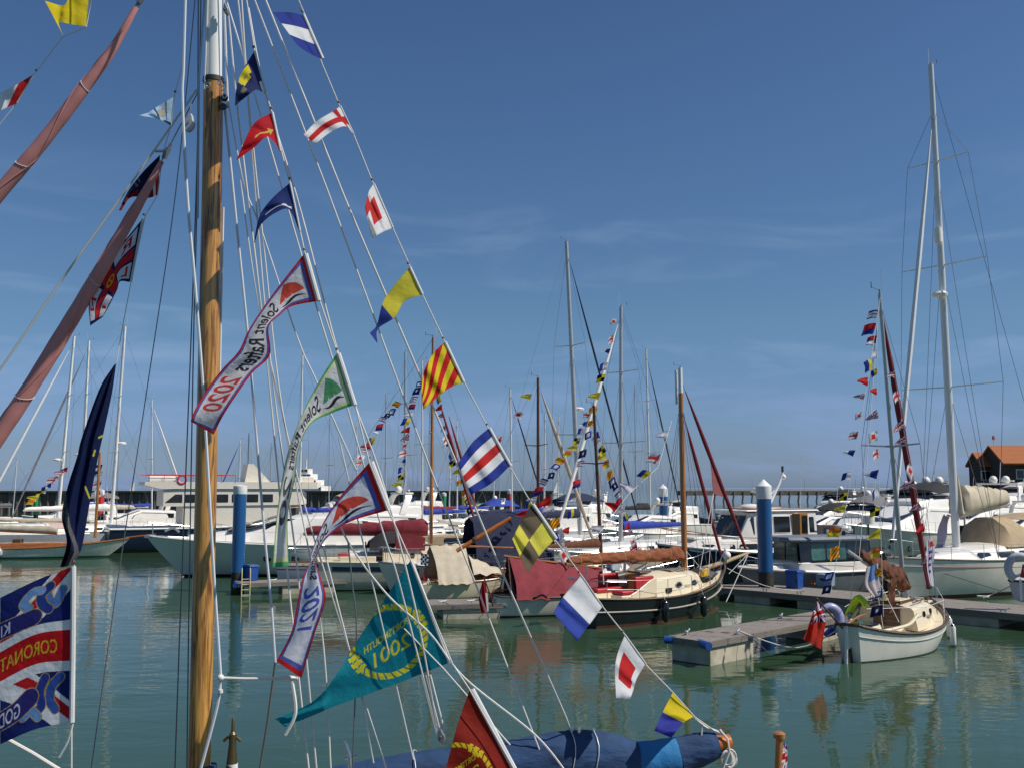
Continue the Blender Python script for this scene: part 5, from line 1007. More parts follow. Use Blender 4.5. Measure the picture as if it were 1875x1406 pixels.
rows = [[V((-.3 + .45 * i / 3 * 1.8, s * .85, .95 + (1.75 - .5 * i / 4 - .95) * (1 - abs(s) ** 1.4) + .07 * sin(i * 2.3 + j))) for j, s in enumerate((-1, -.6, -.2, .2, .6, 1))] for i in range(6)]; MB().sheet(rows, .02).build('furled_sailcloth', CREAMC, BB)
MB().tube([(-2.2, 0, 2.2), (2.0, 0, 1.95)], .045, 8).build('boom', VARN, BB); 
for x in (.3, .9, 1.5): MB().box((x, 0, .78), (.28, 1.4, .05)).build('thwart', VARN, BB, bevel=.01)
MB().box((.4, -.35, 1.0), (.5, .35, .3)).build('dark_box', BLACKP, BB, bevel=.03); MB().box((1.2, .2, .98), (.5, .4, .3)).build('locker', VARN, BB, bevel=.02)
outboard(BB, (-2.75, -.2, .95), R(185), BLACKP, 1.35)
rg = MB()
for k in range(4): rg.tube(smooth_pts([(-2.9 + .2 * k, -.9, .75), (-2.6 + .1 * k, -.95, .66), (-2.3, -.9, .74 + .05 * k), (-2.5 + .1 * k, -.85, .7)], 5), .018, 5)
rg.build('tangled_line', ROPE, BB)
flag('small chequered black and white flag near the beige sheeted boat', [[(771, 1012), (778, 1013), (785, 1015)], [(770, 1033), (777, 1034), (784, 1035)]], lambda u, v, x, y: (lambda c: (c.__setitem__((np.floor(u * 4) + np.floor(v * 5)) % 2 == 0, lin((24, 30, 60))), c)[1])(fill(u.shape, (210, 212, 220))), 36, hoist=0, res=4, amp=.03)
flag('little red flag above the black outboard of the beige sheeted boat', [[(774, 1043), (776, 1050), (778, 1058)], [(775, 1062), (778, 1060), (779, 1058)]], st_u([(190, 30, 40)] * 2, [.5]), 36, hoist=0, res=4, amp=.02)
# ------------------------------------------------------------------ cream motorsailer
sq = W(588, 1084); hd = R(12); ctr = sq + V((cos(hd), sin(hd), 0)) * 4.6 + V((-.3, 1.25, 0))
CM = thing('cream_motorsailer', 'cream hulled motor sailer with navy stripe, black sprayhood and maroon cockpit panel', 'sailing yacht', (ctr.x, ctr.y, 0), hd)
GRNW = mat('greyed_cream_hull', (.6, .58, .47), .35, var=.05, coat=.2, dirt=(.4, .42, .34), dirt_amt=.3)  # one even hull cream, greyer than the cream of the deck
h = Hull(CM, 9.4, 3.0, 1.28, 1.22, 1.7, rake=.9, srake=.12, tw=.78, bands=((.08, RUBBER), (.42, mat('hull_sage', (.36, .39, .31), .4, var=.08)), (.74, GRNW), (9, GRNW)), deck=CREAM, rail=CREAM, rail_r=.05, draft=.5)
for sg in (-1, 1):
    pts_l, pts_h = [], []
    for i in range(20):
        u = .06 + .9 * i / 19; zd = h.sheer(u)
        for l, zf in ((pts_l, .70), (pts_h, .86)):
            z = zd * zf; q = (z + h.draft) / (zd + h.draft); ex = .16 + .34 * max(0, (u - .45) / .55) ** 1.3; xb = h.L / 2 - h.rake * max(1 - q, 0) ** 1.15; xs_ = -h.L / 2 + h.srake * (1 - q); l.append(V((xs_ + (xb - xs_) * u, sg * (h.hb(u) * q ** ex + .008), z)))
    MB().sheet([pts_l, pts_h] if sg < 0 else [pts_h, pts_l], .004).build('navy_stripe', NAVY, CM)
cab, sd_ = cabin(CM, [(-1.9, 1.15, 1.02, 1.15, 1.75), (1.0, 1.1, .95, 1.2, 1.78), (2.6, .8, .62, 1.35, 1.7), (3.1, .6, .4, 1.4, 1.5)], CREAM, camber=.08, edge=.06)
for x in (-.6, .6, 1.8): 
    for sg in (-1, 1): MB().lathe([(.004, -.02), (.12, -.02), (.12, .02), (.004, .02)], (x, sg * (sd_(x, 1.5) + .004), 1.5), 14, axis='y').build('porthole', GLASS, CM)
rows = [[V((-2.5 + .28 * i + .1 * (1 - abs(s)), s * 1.05, 1.75 + (.85 - .02 * i) * sin(pi * min(1, (i + 1.2) / 4.2) / 2) * (1 - abs(s) ** 3))) for s in (-1, -.8, -.5, 0, .5, .8, 1)] for i in range(5)]; MB().sheet(rows, .02).build('sprayhood', BLACKC, CM)
MB().sheet([[V((-1.35 + .33 * i, -1.06, 1.72 + z)) for z in (0, .4, .8 - .08 * abs(i - 1.2))] for i in range(5)], .02).build('maroon_panel', SAILM, CM); MB().sheet([[V((-1.35 + .33 * i, 1.06, 1.72 + z)) for z in (0, .4, .8 - .08 * abs(i - 1.2))] for i in range(5)], .02).build('maroon_panel', SAILM, CM)
MB().box((-1.95, 0, 1.7), (.08, .8, 1.0)).build('companionway_door', VARNZ, CM, bevel=.02); MB().lathe([(.02, -.04), (.33, -.03), (.36, 0), (.33, .03), (.02, .04)], (-2.6, .1, 1.75), 18, axis='x').build('steering_wheel', BLACKP, CM)
for sg in (-1, 1): MB().box((-3.0, sg * .8, 1.35), (1.6, .4, .28)).build('cockpit_seat', CREAM, CM, bevel=.03)
MB().box((-3.6, -.55, 1.55), (.5, .35, .12)).build('red_cushion', RED, CM, bevel=.03)
stanchions(CM, h, -4.4, 3.6, 7, .62); MB().tube(smooth_pts([(-3.9, -1.2, 1.9), (-4.6, -1.0, 1.9), (-4.65, 1.0, 1.9), (-3.9, 1.2, 1.9)], 5), .016, 6).build('pushpit', STEEL, CM)
MB().box((4.1, 0, 1.95), (1.5, 1.0, .22)).build('bundled_sail', CREAMC, CM, bevel=.1)
# ------------------------------------------------------------------ white motor yacht, bow to the left
def motor_yacht(label, bow, hd, Ln, B, fr, hullm=WHITE, lowm=None, top=WHITE, cab_st=None, group=None, flyb=True, arch=True, glass=GLASS, draft=.5, anti=NAVY, canopy=None, dome=1, name='motor_yacht', rail=True, portholes=3, stripe=None):
    d = V((cos(hd), sin(hd), 0)); ctr = V(bow) - d * Ln / 2; t = thing(name, label, 'motor yacht', (ctr.x, ctr.y, 0), hd, group); s = Ln / 12
    h = Hull(t, Ln, B, fr * .8, fr * .85, fr * 1.12, rake=2.0 * s, srake=-.1, tw=.88, sm=.4, bowp=2.6, bands=((.12, anti),) + (((.5, lowm),) if lowm else ()) + ((9, hullm),), deck=top, rail=top, rail_r=.05, draft=draft, vee=1.0)
    z0 = fr * .86; w_ = B / 2 * .8; ch = .95 * s ** .5
    st = cab_st or [(-Ln * .28, w_, w_ * .92, z0, z0 + ch * 1.35), (Ln * .02, w_, w_ * .9, z0, z0 + ch * 1.5), (Ln * .13, w_ * .95, w_ * .8, z0 + .05, z0 + ch * 1.05), (Ln * .24, w_ * .8, w_ * .6, z0 + .1, z0 + ch * .55), (Ln * .4, w_ * .4, w_ * .2, z0 + .3, z0 + .42)]
    cab, sd_ = cabin(t, st, top, 'superstructure', camber=.08, edge=.1); zt = z0 + ch * 1.45
    side_window(t, sd_, [(-Ln * .26, z0 + ch * .72), (-Ln * .26, z0 + ch * 1.14), (Ln * .02, z0 + ch * 1.28), (Ln * .09, z0 + ch * 1.0), (Ln * .11, z0 + ch * .7)], glass)
    f = [(Ln * .035, zt - .06, .88), (Ln * .225, z0 + ch * .68, .58)]
    MB().slab([(f[0][0], -w_ * .8, f[0][1] + .05), (f[1][0], -w_ * .55, f[1][1] + .02), (f[1][0], w_ * .55, f[1][1] + .02), (f[0][0], w_ * .8, f[0][1] + .05)], (.02, 0, .03)).build('windscreen', glass, t, smooth=False)
    if flyb:
        c2, s2 = cabin(t, [(-Ln * .3, w_ * .85, w_ * .8, zt - .1, zt + .45), (-Ln * .05, w_ * .85, w_ * .78, zt - .1, zt + .5), (Ln * .03, w_ * .7, w_ * .55, zt - .1, zt + .3)], top, 'flybridge', edge=.08)
        MB().slab([(-Ln * .03, -w_ * .7, zt + .5), (-Ln * .03, w_ * .7, zt + .5), (-Ln * .07, w_ * .66, zt + .82), (-Ln * .07, -w_ * .66, zt + .82)], (.03, 0, .01)).build('fly_screen', glass, t, smooth=False)
        zt += .5
    if arch:
        a = MB()
        for sg in (-1, 1): a.loft([[V((x0 + dx, sg * y, z)) for dx in (0, .5 * s)] + [V((x0 + .5 * s, sg * (y - .12), z)), V((x0, sg * (y - .12), z))] for x0, y, z in ((-Ln * .2, w_ * .9, zt - .6), (-Ln * .24, w_ * .82, zt + .5), (-Ln * .25, w_ * .7, zt + .72))])
        a.box((-Ln * .25 + .25 * s, 0, zt + .76), (.6 * s, w_ * 1.5, .12)); a.build('radar_arch', top, t, bevel=.03)
        for k in range(dome): MB().sphere((-Ln * .24 + .2, (k - .4) * .8, zt + 1.0), .24 * s ** .5, 12, sq=(1, 1, 1.1)).build('satellite_dome', WHITE, t)
        MB().tube([(-Ln * .24, 0, zt + .8), (-Ln * .26, 0, zt + 2.2)], .02, 5).build('aerial', WIREW, t); MB().box((-Ln * .235, .5, zt + .95), (.12, .9, .1)).build('radar_scanner', WHITE, t)
    if canopy:
        rows = [[V((-Ln * .42 + Ln * .06 * i, sy * w_ * .9, zt + .2 + .75 * (1 - abs(sy) ** 3 * .8) * sin(pi * (i + 1) / 8))) for sy in (-1, -.7, -.3, .3, .7, 1)] for i in range(7)]; MB().sheet(rows, .02).build('canopy', canopy, t)
    if rail: stanchions(t, h, -Ln * .02, Ln * .36, 7, .6 * s ** .3, wires=(1.,), inset=.15, bow=True)
    for k in range(portholes):
        x = Ln * (.02 + .1 * k); u = h.u(x); z = h.sheer(u) * .58
        for sg in (-1, 1):
            q = (z + draft) / (h.sheer(u) + draft); ex = .16 + (1.0 - .16) * max(0, (u - .45) / .55) ** 1.3; y = h.hb(u) * q ** ex; xb = Ln / 2 - h.rake * max(1 - q, 0) ** 1.15; X = -Ln / 2 + (xb + Ln / 2) * u
            MB().lathe([(.004, -.03), (.2, -.03), (.2, .03), (.004, .03)], (0, 0, 0), 14, axis='y').build('porthole', GLASS, t).location = (X, sg * (y + .0), z)
    if stripe: h.strake('hull_stripe', stripe, .8, .04)
    t['z'] = zt; return t, h, zt
bw = P(268, 995, 50.5); MYW = mat('white_flank', (.7, .7, .66), .25, var=.04, scale=1, coat=.3, dirt=(.5, .5, .45), dirt_amt=.2)
MY, h, zt = motor_yacht('large white motor yacht with its bow pointing left and a low raked windscreen', (bw.x, bw.y, 0), R(196), 14.5, 4.2, 1.85, MYW, flyb=False, arch=False, portholes=3, anti=BLACKP, cab_st=[(-5.4, 1.6, 1.5, 1.6, 2.6), (-2.2, 1.6, 1.42, 1.6, 3.05), (-.2, 1.55, 1.3, 1.62, 3.0), (2.2, 1.35, .95, 1.75, 2.35), (5.2, .7, .35, 1.9, 2.1)])
an = MB(); an.tube(smooth_pts([(5.7, -.2, 2.25), (6.0, -.3, 2.45), (6.4, -.25, 2.3)], 4), .06, 6); an.box((6.9, 0, 2.05), (.9, .3, .1)); an.build('anchor_roller', GREYP, MY); MB().lathe([(.02, 0), (.36, .02), (.36, .08), (.02, .12)], (4.0, -.2, 2.2), 16).build('deck_hatch', GLASS, MY)
# ------------------------------------------------------------------ navy hulled trawler yacht
def at_px(px, py, Y): q = P(px, py, Y); return V((q.x, q.y, 0))
bw = at_px(1203, 1000, 46.5); hd = R(205); Ln = 10.2; d = V((cos(hd), sin(hd), 0)); ctr = bw - d * Ln / 2
TR = thing('trawler_yacht', 'navy hulled trawler yacht with white wheelhouse, varnished side door and name board', 'motor yacht', (ctr.x, ctr.y, 0), hd)
h = Hull(TR, Ln, 3.3, 1.35, 1.4, 1.9, rake=1.0, tw=.9, bands=((.1, ANTI), (9, NAVY)), deck=GREYW, rail=WHITE, rail_r=.09, draft=.5)
c1, s1 = cabin(TR, [(-3.2, 1.35, 1.3, 1.25, 2.0), (1.2, 1.3, 1.2, 1.3, 2.05), (3.2, .95, .8, 1.5, 2.05), (3.8, .7, .5, 1.6, 1.8)], WHITE, 'trunk_cabin', camber=.06)
for x0, x1 in ((2.5, 3.2), (1.5, 2.3), (.2, 1.3), (-1.0, .1)): side_window(TR, s1, rrect(x0, 1.58, x1, 1.88, .12), GLASS, frame=WHITE)
c2, s2 = cabin(TR, [(-3.4, 1.32, 1.22, 1.95, 3.35), (-.6, 1.3, 1.2, 2.0, 3.4), (.55, 1.22, 1.12, 2.0, 3.3), (1.15, 1.12, 1.02, 2.0, 2.15)], WHITE, 'wheelhouse', camber=.05)
MB().box((-1.35, 0, 3.42), (4.5, 2.6, .07), taper=.97).build('wheelhouse_roof', WHITE, TR, bevel=.03); MB().tube(smooth_pts([(-3.3, -1.22, 3.5), (-.4, -1.22, 3.5), (.4, -.8, 3.5), (.4, .8, 3.5), (-.4, 1.22, 3.5), (-3.3, 1.22, 3.5)], 4), .035, 6).build('roof_rail', VARN, TR)
for x0, x1, sk in ((-.55, .2, .0), (-1.75, -.75, 0)): side_window(TR, s2, rrect(x0, 2.35, x1, 3.15, .06), GLASS, frame=WHITE)
side_window(TR, s2, [(.35, 2.3), (.95, 2.3), (.5, 3.12), (.35, 3.12)], GLASS)
for y0, y1 in ((-1.0, -.36), (-.3, .3), (.36, 1.0)): MB().slab([(1.13, y0, 2.22), (1.13, y1, 2.22), (.66, y1 * .95, 3.18), (.66, y0 * .95, 3.18)], (.02, 0, .012)).build('windscreen', GLASS, TR, smooth=False)
for sg in (-1, 1):
    y = sg * (s2(-2.3, 2.6) + .02); dr = MB().box((-2.35, y, 2.5), (.95, .05, 1.6)).build('side_door', mat('varnished_door', (.36, .17, .04), .35, var=.2, scale=4, coat=.3), TR, bevel=.015); MB().box((-2.62, y + sg * .03, 2.75), (.34, .03, .85)).build('door_glass', GLASS, dr); MB().box((-2.1, y + sg * .03, 2.5), (.42, .03, 1.5)).build('door_shade_panel', mat('interior_shade', (.02, .012, .008), .9), dr)  # dark panel on the door stands in for the shade inside
    side_window(TR, s2, rrect(-3.25, 2.35, -2.95, 3.1, .05), GLASS, sides=(sg,))
nb = MB().box((-4.6, 0, 2.35), (.08, 3.0, .62)).build('stern_rail_board', NAVY, TR, bevel=.02)
sb = MB().box((-4.55, -1.6, 2.3), (2.0, .06, .62)).build('name_board', NAVYC, TR, bevel=.02); lettering(TR, 'INDIGO LADY', (-4.55, -1.635, 2.38), .27, WHITE, rz=0, parent=TR); pass
sb = MB().box((-4.55, 1.6, 2.3), (2.0, .06, .62)).build('name_board', NAVYC, TR, bevel=.02); lettering(TR, 'INDIGO LADY', (-4.55, 1.635, 2.38), .27, WHITE, rz=pi)
for sg in (-1, 1): MB().tube([(-3.4, sg * 1.45, 2.7), (-5.4 + .6, sg * 1.5, 2.66)], .03, 6).build('cap_rail', VARN, TR); MB().tube(smooth_pts([(-.5, sg * 1.5, 2.1), (2.0, sg * 1.45, 2.25), (3.9, sg * .8, 2.5), (4.9, .15 * sg, 2.65)], 5), .025, 6).build('cap_rail', VARN, TR); [MB().tube([(x, sg * (h.y(x) - .1), h.z(x)), (x, sg * (h.y(x) - .1), h.z(x) + .72)], .014, 5).build('stanchion', STEEL, TR) for x in (-1.5, 0, 1.5, 3, 4.2)]
mm = MB(); mm.tube([(-1.4, 0, 3.45), (-2.2, 0, 4.7), (-2.5, 0, 5.3)], [.09, .07, .05], 8); mm.tube([(-.9, 0, 3.45), (-1.9, 0, 4.4)], .04, 6); mm.build('signal_mast', ALUW, TR); MB().lathe([(.02, 0), (.42, .03), (.42, .24), (.02, .28)], (-.95, 0, 4.25), 16).build('radar_dome', WHITE, TR); MB().tube([(-2.45, 0, 5.3), (-2.45, 0, 5.6)], .06, 8).build('mast_lamp', BLACKP, TR); MB().tube([(-3.0, .6, 3.4), (-3.2, .6, 6.2)], .014, 5).build('aerial', WIREW, TR); MB().sphere((-2.5, 0, 5.05), .14, 10).build('lamp_ball', WHITE, TR)
MB().lathe([(.2, -.03), (.26, -.04), (.3, 0), (.26, .04), (.2, .03)], (.72, -.75, 2.8), 16, axis='x').build('clear_view_screen', WHITE, TR)
MB().lathe([(.02, 0), (.5, .02), (.55, .1), (.45, .18), (.02, .22)], (-.2, .3, 3.52), 14).build('coiled_liferaft', WHITE, TR); MB().box((2.6, .1, 2.14), (1.6, .9, .1)).build('deck_board', WHITE, TR, bevel=.03)
# ------------------------------------------------------------------ grey pilothouse boat
bw = at_px(1352, 1045, 41.6); hd = R(203); Ln = 7.4; d = V((cos(hd), sin(hd), 0)); ctr = bw - d * Ln / 2
GB = thing('pilothouse_boat', 'grey pilothouse workboat with a flat grey roof and dark green windows', 'motor boat', (ctr.x, ctr.y, 0), hd)
h = Hull(GB, Ln, 2.7, .95, .95, 1.2, rake=.8, tw=.9, bands=((.1, RUBBER), (.62, mat('slate_grey_hull', (.2, .23, .25), .4, var=.08)), (9, GREYP)), deck=GREYL, rail=WHITE, rail_r=.07, draft=.4)
cc, s3 = cabin(GB, [(-2.4, 1.1, 1.08, .95, 1.4), (1.0, 1.08, 1.04, .95, 1.4), (1.3, .95, .9, .95, 1.38)], WHITE, 'cabin_base', camber=.02)
cc, s4 = cabin(GB, [(-2.4, 1.06, .98, 1.38, 2.28), (.7, 1.04, .96, 1.38, 2.28), (1.2, .92, .84, 1.38, 2.25)], BLACKP, 'cabin_glass_band', camber=.02)
for x0, x1 in ((-2.25, -1.2), (-1.1, -.1), (0, .72)): side_window(GB, s4, rrect(x0, 1.48, x1, 2.18, .08), GLASS if x0 < -1.2 else GLASSG)
for y0, y1 in ((-.8, -.04), (.04, .8)): MB().slab([(1.26, y0, 1.45), (1.26, y1, 1.45), (1.24, y1 * .93, 2.18), (1.24, y0 * .93, 2.18)], (.02, 0, .0)).build('windscreen', GLASSG, GB, smooth=False)
MB().loft([[(x, -y, 2.26), (x, -y * 1.02, 2.34), (x, -y * .9, 2.45), (x, y * .9, 2.45), (x, y * 1.02, 2.34), (x, y, 2.26)] for x, y in ((-2.7, 1.15), (1.1, 1.15), (1.75, .9), (1.95, .5))]).build('roof', GREYP, GB, ang=25)
MB().lathe([(.02, 0), (.34, .02), (.36, .14), (.3, .24), (.02, .28)], (-1.9, .0, 2.62), 16).build('radar_dome', WHITE, GB); MB().tube([(-1.9, 0, 2.42), (-1.9, 0, 2.64)], .1, 8).build('radar_post', BLACKP, GB); stanchions(GB, h, 1.5, 3.0, 3, .45, wires=(1.,)); MB().box((2.4, 0, 1.2), (1.3, 1.1, .16), taper=.9).build('foredeck_hatch', GREYW, GB, bevel=.04)
outboard(GB, (-3.95, 0, 1.2), R(180), BLACKP, 1.7)
for sg in (-1, 1): MB().tube([(-1.2, sg * (h.y(0)) , 1.2), (3.2, sg * .6, 1.45)], .02, 5).build('cap_rail', STEEL, GB)
GX = thing('small_grey_box', 'small pale blue grey box on the walkway by the grey pilothouse boat', 'box', W(1512, 1072, .5), R(-45)); MB().box((0, 0, .24), (.6, .45, .48), taper=1.05).build('tub', mat('box_pale_blue', (.24, .3, .38), .5), GX, bevel=.02); MB().box((0, -.23, .28), (.24, .02, .1)).build('dark_panel', BLACKP, GX)
HO = thing('orange_hose', 'loose orange hose lying on the walkway beside the small box', 'hose', W(1480, 1070, .5)); hp = [LO(HO, W(1462 + 7 * k, 1069 + 2 * sin(k * 2), .5)) + V((0, .12 * sin(k * 1.7), .03)) for k in range(8)]; tag(HO, HO['label'], 'hose'); MB().tube(smooth_pts(hp, 5), .025, 6).build('coil', mat('orange_rubber', (.6, .1, .03), .6), HO)
# ------------------------------------------------------------------ big white yacht on the right
bw = at_px(1622, 1000, 39.6); hd = R(217); Ln = 15.5; d = V((cos(hd), sin(hd), 0)); ctr = bw - d * Ln / 2
BY = thing('large_white_yacht', 'large white sailing yacht with the tallest mast, tan sprayhood and cream sail cover', 'sailing yacht', (ctr.x, ctr.y, 0), hd)
h = Hull(BY, Ln, 4.2, 1.4, 1.42, 1.75, rake=1.3, srake=.2, tw=.8, bands=((.06, ANTI), (.16, ANTI), (9, GREYW)), bulge=.07, vee=.45, deck=GREYW, rail=mat('toerail', (.12, .07, .05), .6), rail_r=.035, draft=.5)
h.strake('red_cove_line', mat('deep_red_line', (.16, .02, .025), .4), .82, .02)
cc, s5 = cabin(BY, [(-3.6, 1.5, 1.35, 1.35, 1.95), (.5, 1.5, 1.3, 1.38, 2.0), (3.2, 1.2, .9, 1.45, 1.85), (5.0, .7, .4, 1.55, 1.68)], WHITE, 'coachroof', camber=.1, edge=.15)
for x0, x1 in ((-2.9, -2.0), (-1.6, -.2), (.2, 1.4), (1.9, 2.7)): side_window(BY, s5, rrect(x0, 1.56, x1, 1.8, .1), GLASS)
MB().lathe([(.02, 0), (.4, .02), (.38, .09), (.02, .12)], (4.0, -.1, 1.72), 18).build('deck_hatch', GLASS, BY)
stanchions(BY, h, -7.0, 6.6, 9, .68, wires=(1., .5))
rows = [[V((-2.2 + .55 * i, s * 1.3, 1.95 + 1.25 * sin(pi * min(1, (i + 1.6) / 3.4) / 2) * (1 - .9 * max(0, i - 4)) * (1 - abs(s) ** 3.2) * (1 if i < 5 else .8))) for s in (-1, -.93, -.7, -.3, .3, .7, .93, 1)] for i in range(6)]; MB().sheet(rows, .02).build('sprayhood', TAN, BY)
rows = [[V((-5.3 + .55 * i, s * 1.5, 3.05 + .18 * (1 - s * s) + .12 * sin(i * .8))) for s in (-1, -.5, 0, .5, 1)] for i in range(7)]; MB().sheet(rows, .02).build('bimini', TAN, BY)
for x0, x1 in ((-1.9, -1.0), (-.8, 0)): MB().sheet([[V((x, -1.27 + .0 * k, 2.1 + .35 * k)) for k in range(3)] for x in (x0, (x0 + x1) / 2, x1)], .012).build('hood_window', GLASS, BY)
for x in (-5.2, -3.6, -2.0): [MB().tube([(x, sg * 1.5, 1.6), (x, sg * 1.5, 3.05)], .02, 6).build('bimini_pole', STEEL, BY) for sg in (-1, 1)]
mt_ = LO(BY, P(1704, 119, 43.2)); mb_ = LO(BY, P(1730, 985, 43.2)); atb = rig(BY, mb_.x, 1.9, mt_.z, .17, ALUW, lean=mt_.x - mb_.x, ly=mt_.y, spreaders=((.32, 2.35), (.57, 2.0), (.79, 1.45)), chain=1.75, bow=7.4, stern=-7.6, zbow=1.9, zstern=1.6, fore='furl', furlm=ALUW, furlr=.1, wr=.011, tp=.72, hound=.9, sweep=-.12)
MB().lathe([(.02, -.35), (.16, -.33), (.17, 0), (.16, .33), (.02, .35)], atb(.63) + V((.3, .1, 0)), 12).build('radar_reflector', WHITE, BY); MB().lathe([(.03, 0), (.3, .06), (.33, .16), (.25, .26), (.02, .3)], atb(.5) + V((.42, .1, 0)), 14).build('radar_dome', WHITE, BY); MB().tube([atb(.5), atb(.5) + V((.42, .1, 0))], .06, 6).build('radar_bracket', WHITE, BY)
XM = mb_.x; boom_cover(BY, XM - .25, XM - 4.6, 3.35, 3.8, .62, TAN if False else mat('stone_canvas', (.46, .4, .29), .9, var=.12, scale=2, bump=.03, bscale=3), boomr=.15, bm=GREYL); MB().tube([(XM - .15, 0, 3.4), (XM - .2, 0, 5.0)], [.35, .12], 10, sq=.6).build('cover_collar', CREAMC, BY)
for z in (3.3, 4.1, 4.8): MB().tube([(XM + .2, -.25, z), (XM - 1.0, -.35, z - .1)], .03, 6).build('cover_strap', WHITE, BY)
for x, y in ((1.2, -.9), (-2.4, -1.62)):
    q = [[V((x + .14 * j + .1 * k, y - .05 * sin(j + k), 3.3 - .2 * k + .05 * sin(j * 2)))for j in range(6)] for k in range(8)] if x > 0 else [[V((x - .2 + .15 * j + .1 * k, y, 2.4 - .2 * k)) for j in range(6)] for k in range(8)]
    MB().sheet(q, .012).build('lilac_towel', mat('lilac_cloth', (.27, .25, .36), .9, var=.1, bump=.01, stretch=(6, 6, .5)), BY)
fender(BY, (1.4, -(h.y(1.4) + .2), .62), 1.0, .2, GREYL, V((1.4, -h.y(1.4) + .02, h.z(1.4) + .5)), BLACKP); fender(BY, (-4.2, -(h.y(-4.2) + .2), .6), 1.0, .2, GREYL, V((-4.2, -h.y(-4.2), h.z(-4.2) + .5)), BLACKP)
MB().tube([V((-2.0, -h.y(-2) + .1, h.z(-2))), V((-2.0, -h.y(-2) + .1, h.z(-2) + 2.2))], .045, 8).build('wind_pole', ALU, BY); MB().tube([V((5.0, -h.y(5), 1.5)), LO(BY, W(1835, 1082, .55))], .012, 5).build('mooring_line', ROPED, BY)
# ------------------------------------------------------------------ dinghy and ring at the right edge
DN = thing('grey_dinghy', 'pale grey dinghy hauled on the walkway at the right edge of the photo', 'dinghy', (*W(1893, 1098, .5).xy, .5), R(55)); h = Hull(DN, 3.0, 1.35, .75, .72, .95, rake=.35, tw=.8, draft=.0, bands=((.0, GREYL), (9, GREYL)), deck=GREYL, rail=RUBBER, rail_r=.045, deck_drop=.25)
MB().box((0, 0, .55), (.3, 1.2, .05)).build('thwart', GREYW, DN, bevel=.01)
BU = thing('horseshoe_buoy', 'grey white horseshoe lifebuoy with red lining beside the dinghy at the right edge', 'lifebuoy', P(1868, 1040, 33), R(-20)); tp = [V((.36 * cos(t), 0, .40 * sin(t))) for t in [R(-60 + 300 * k / 22) for k in range(23)]]; MB().tube([V((-p.z, 0, p.x)) if False else p for p in tp], .13, 12).build('ring', mat('buoy_grey', (.5, .5, .52), .6, var=.15, scale=9), BU); MB().tube([V((.05, .02, -.3)), V((.1, .03, .1)), V((.3, .02, -.25))], .07, 8).build('red_lining', RED, BU)
MB().tube([V((0, .1, -.35)), V((0, .1, -1.05))], .03, 6).build('bracket', STEEL, BU)
# ------------------------------------------------------------------ background yachts
def sail_yacht(label, pb, pt, Y, hd, Ln=10.5, hullm=WHITE, mr=.085, mm=ALU, spr=((.42, 1.1), (.7, .85)), fore='wire', furlm=CREAMC, furlr=.08, cover=BLUER, hood=None, mx=.08, deck=GREYW, name='sailing_yacht', band=None, boomz=1.15, det=True, radar=None, wr=.008, stripe=None, chain=None, group='moored sailing yachts', bl=.42, fr=1.0, top=WHITE, cov=True, hound=.97, cabl=1., covr=.2):
    hd = R(hd); d = V((cos(hd), sin(hd), 0)); m0 = P(pb, 893, Y); m0.z = 0; ctr = m0 - d * mx * Ln; t = thing(name, label, 'sailing yacht', (ctr.x, ctr.y, 0), hd, group)
    s = Ln / 10; f0 = .98 * fr * s ** .6; h = Hull(t, Ln, 3.2 * s ** .8, f0 * 1.02, f0, f0 * 1.32, rake=1.0 * s, srake=.25, tw=.72, bands=((.08, ANTI), (.17, band or NAVY), (9, hullm)), deck=deck, rail=BRWOOD if deck is TEAK else STEEL, rail_r=.03, draft=.5)
    if stripe: h.strake('cove_stripe', stripe, .86, .022)
    w_ = 1.12 * s ** .8; z0 = f0 * .97; c, sd = cabin(t, [(-2.0 * s * cabl, w_, w_ * .92, z0, z0 + .55), (.6 * s, w_ * .98, w_ * .88, z0, z0 + .58), (2.4 * s, w_ * .7, w_ * .5, z0 + .08, z0 + .46), (3.0 * s, w_ * .45, w_ * .3, z0 + .12, z0 + .25)], top, 'coachroof', camber=.08, edge=.06)
    for x0, x1 in ((-1.6, -.5), (-.2, .8), (1.1, 1.8)): side_window(t, sd, rrect(x0 * s, z0 + .24, x1 * s, z0 + .42, .07), GLASS)
    topw = LO(t, P(pt[0], pt[1], Y)); bx = mx * Ln
    at = rig(t, bx, z0 + .5, topw.z, mr, mm, lean=topw.x - bx, ly=topw.y, spreaders=spr, chain=chain or 1.5 * s ** .8, bow=Ln / 2 - .15, stern=-Ln / 2 + .15, zbow=f0 * 1.35, zstern=f0 * 1.05, fore=fore, furlm=furlm, furlr=furlr, wr=wr, hound=hound)
    if cov: boom_cover(t, bx - .15, bx - Ln * bl, z0 + .5 + boomz, z0 + .55 + boomz, covr * s ** .5, cover, boomr=.065)
    if hood:
        rows = [[V((-2.6 * s + .42 * s * i, q * w_ * .95, z0 + .45 + .72 * sin(pi * min(1, (i + 1.5) / 3.6) / 2) * (1 if i < 3 else .55 if i == 3 else .12) * (1 - abs(q) ** 3))) for q in (-1, -.85, -.5, 0, .5, .85, 1)] for i in range(5)]; MB().sheet(rows, .02).build('sprayhood', hood, t)
    if radar: MB().lathe([(.02, 0), (.3, .05), (.32, .14), (.24, .22), (.02, .25)], at(radar) + V((.4, 0, 0)), 14).build('radar_dome', WHITE, t)
    if det: stanchions(t, h, -Ln * .44, Ln * .38, 6, .62, wires=(1., .5) if Y < 65 else (1.,)); MB().tube(smooth_pts([(-Ln * .38, -h.y(-Ln * .38) + .1, f0 + .65), (-Ln * .49, -.8, f0 + .68), (-Ln * .49, .8, f0 + .68), (-Ln * .38, h.y(-Ln * .38) - .1, f0 + .65)], 5), .016, 6).build('pushpit', STEEL, t)
    return t, h, at
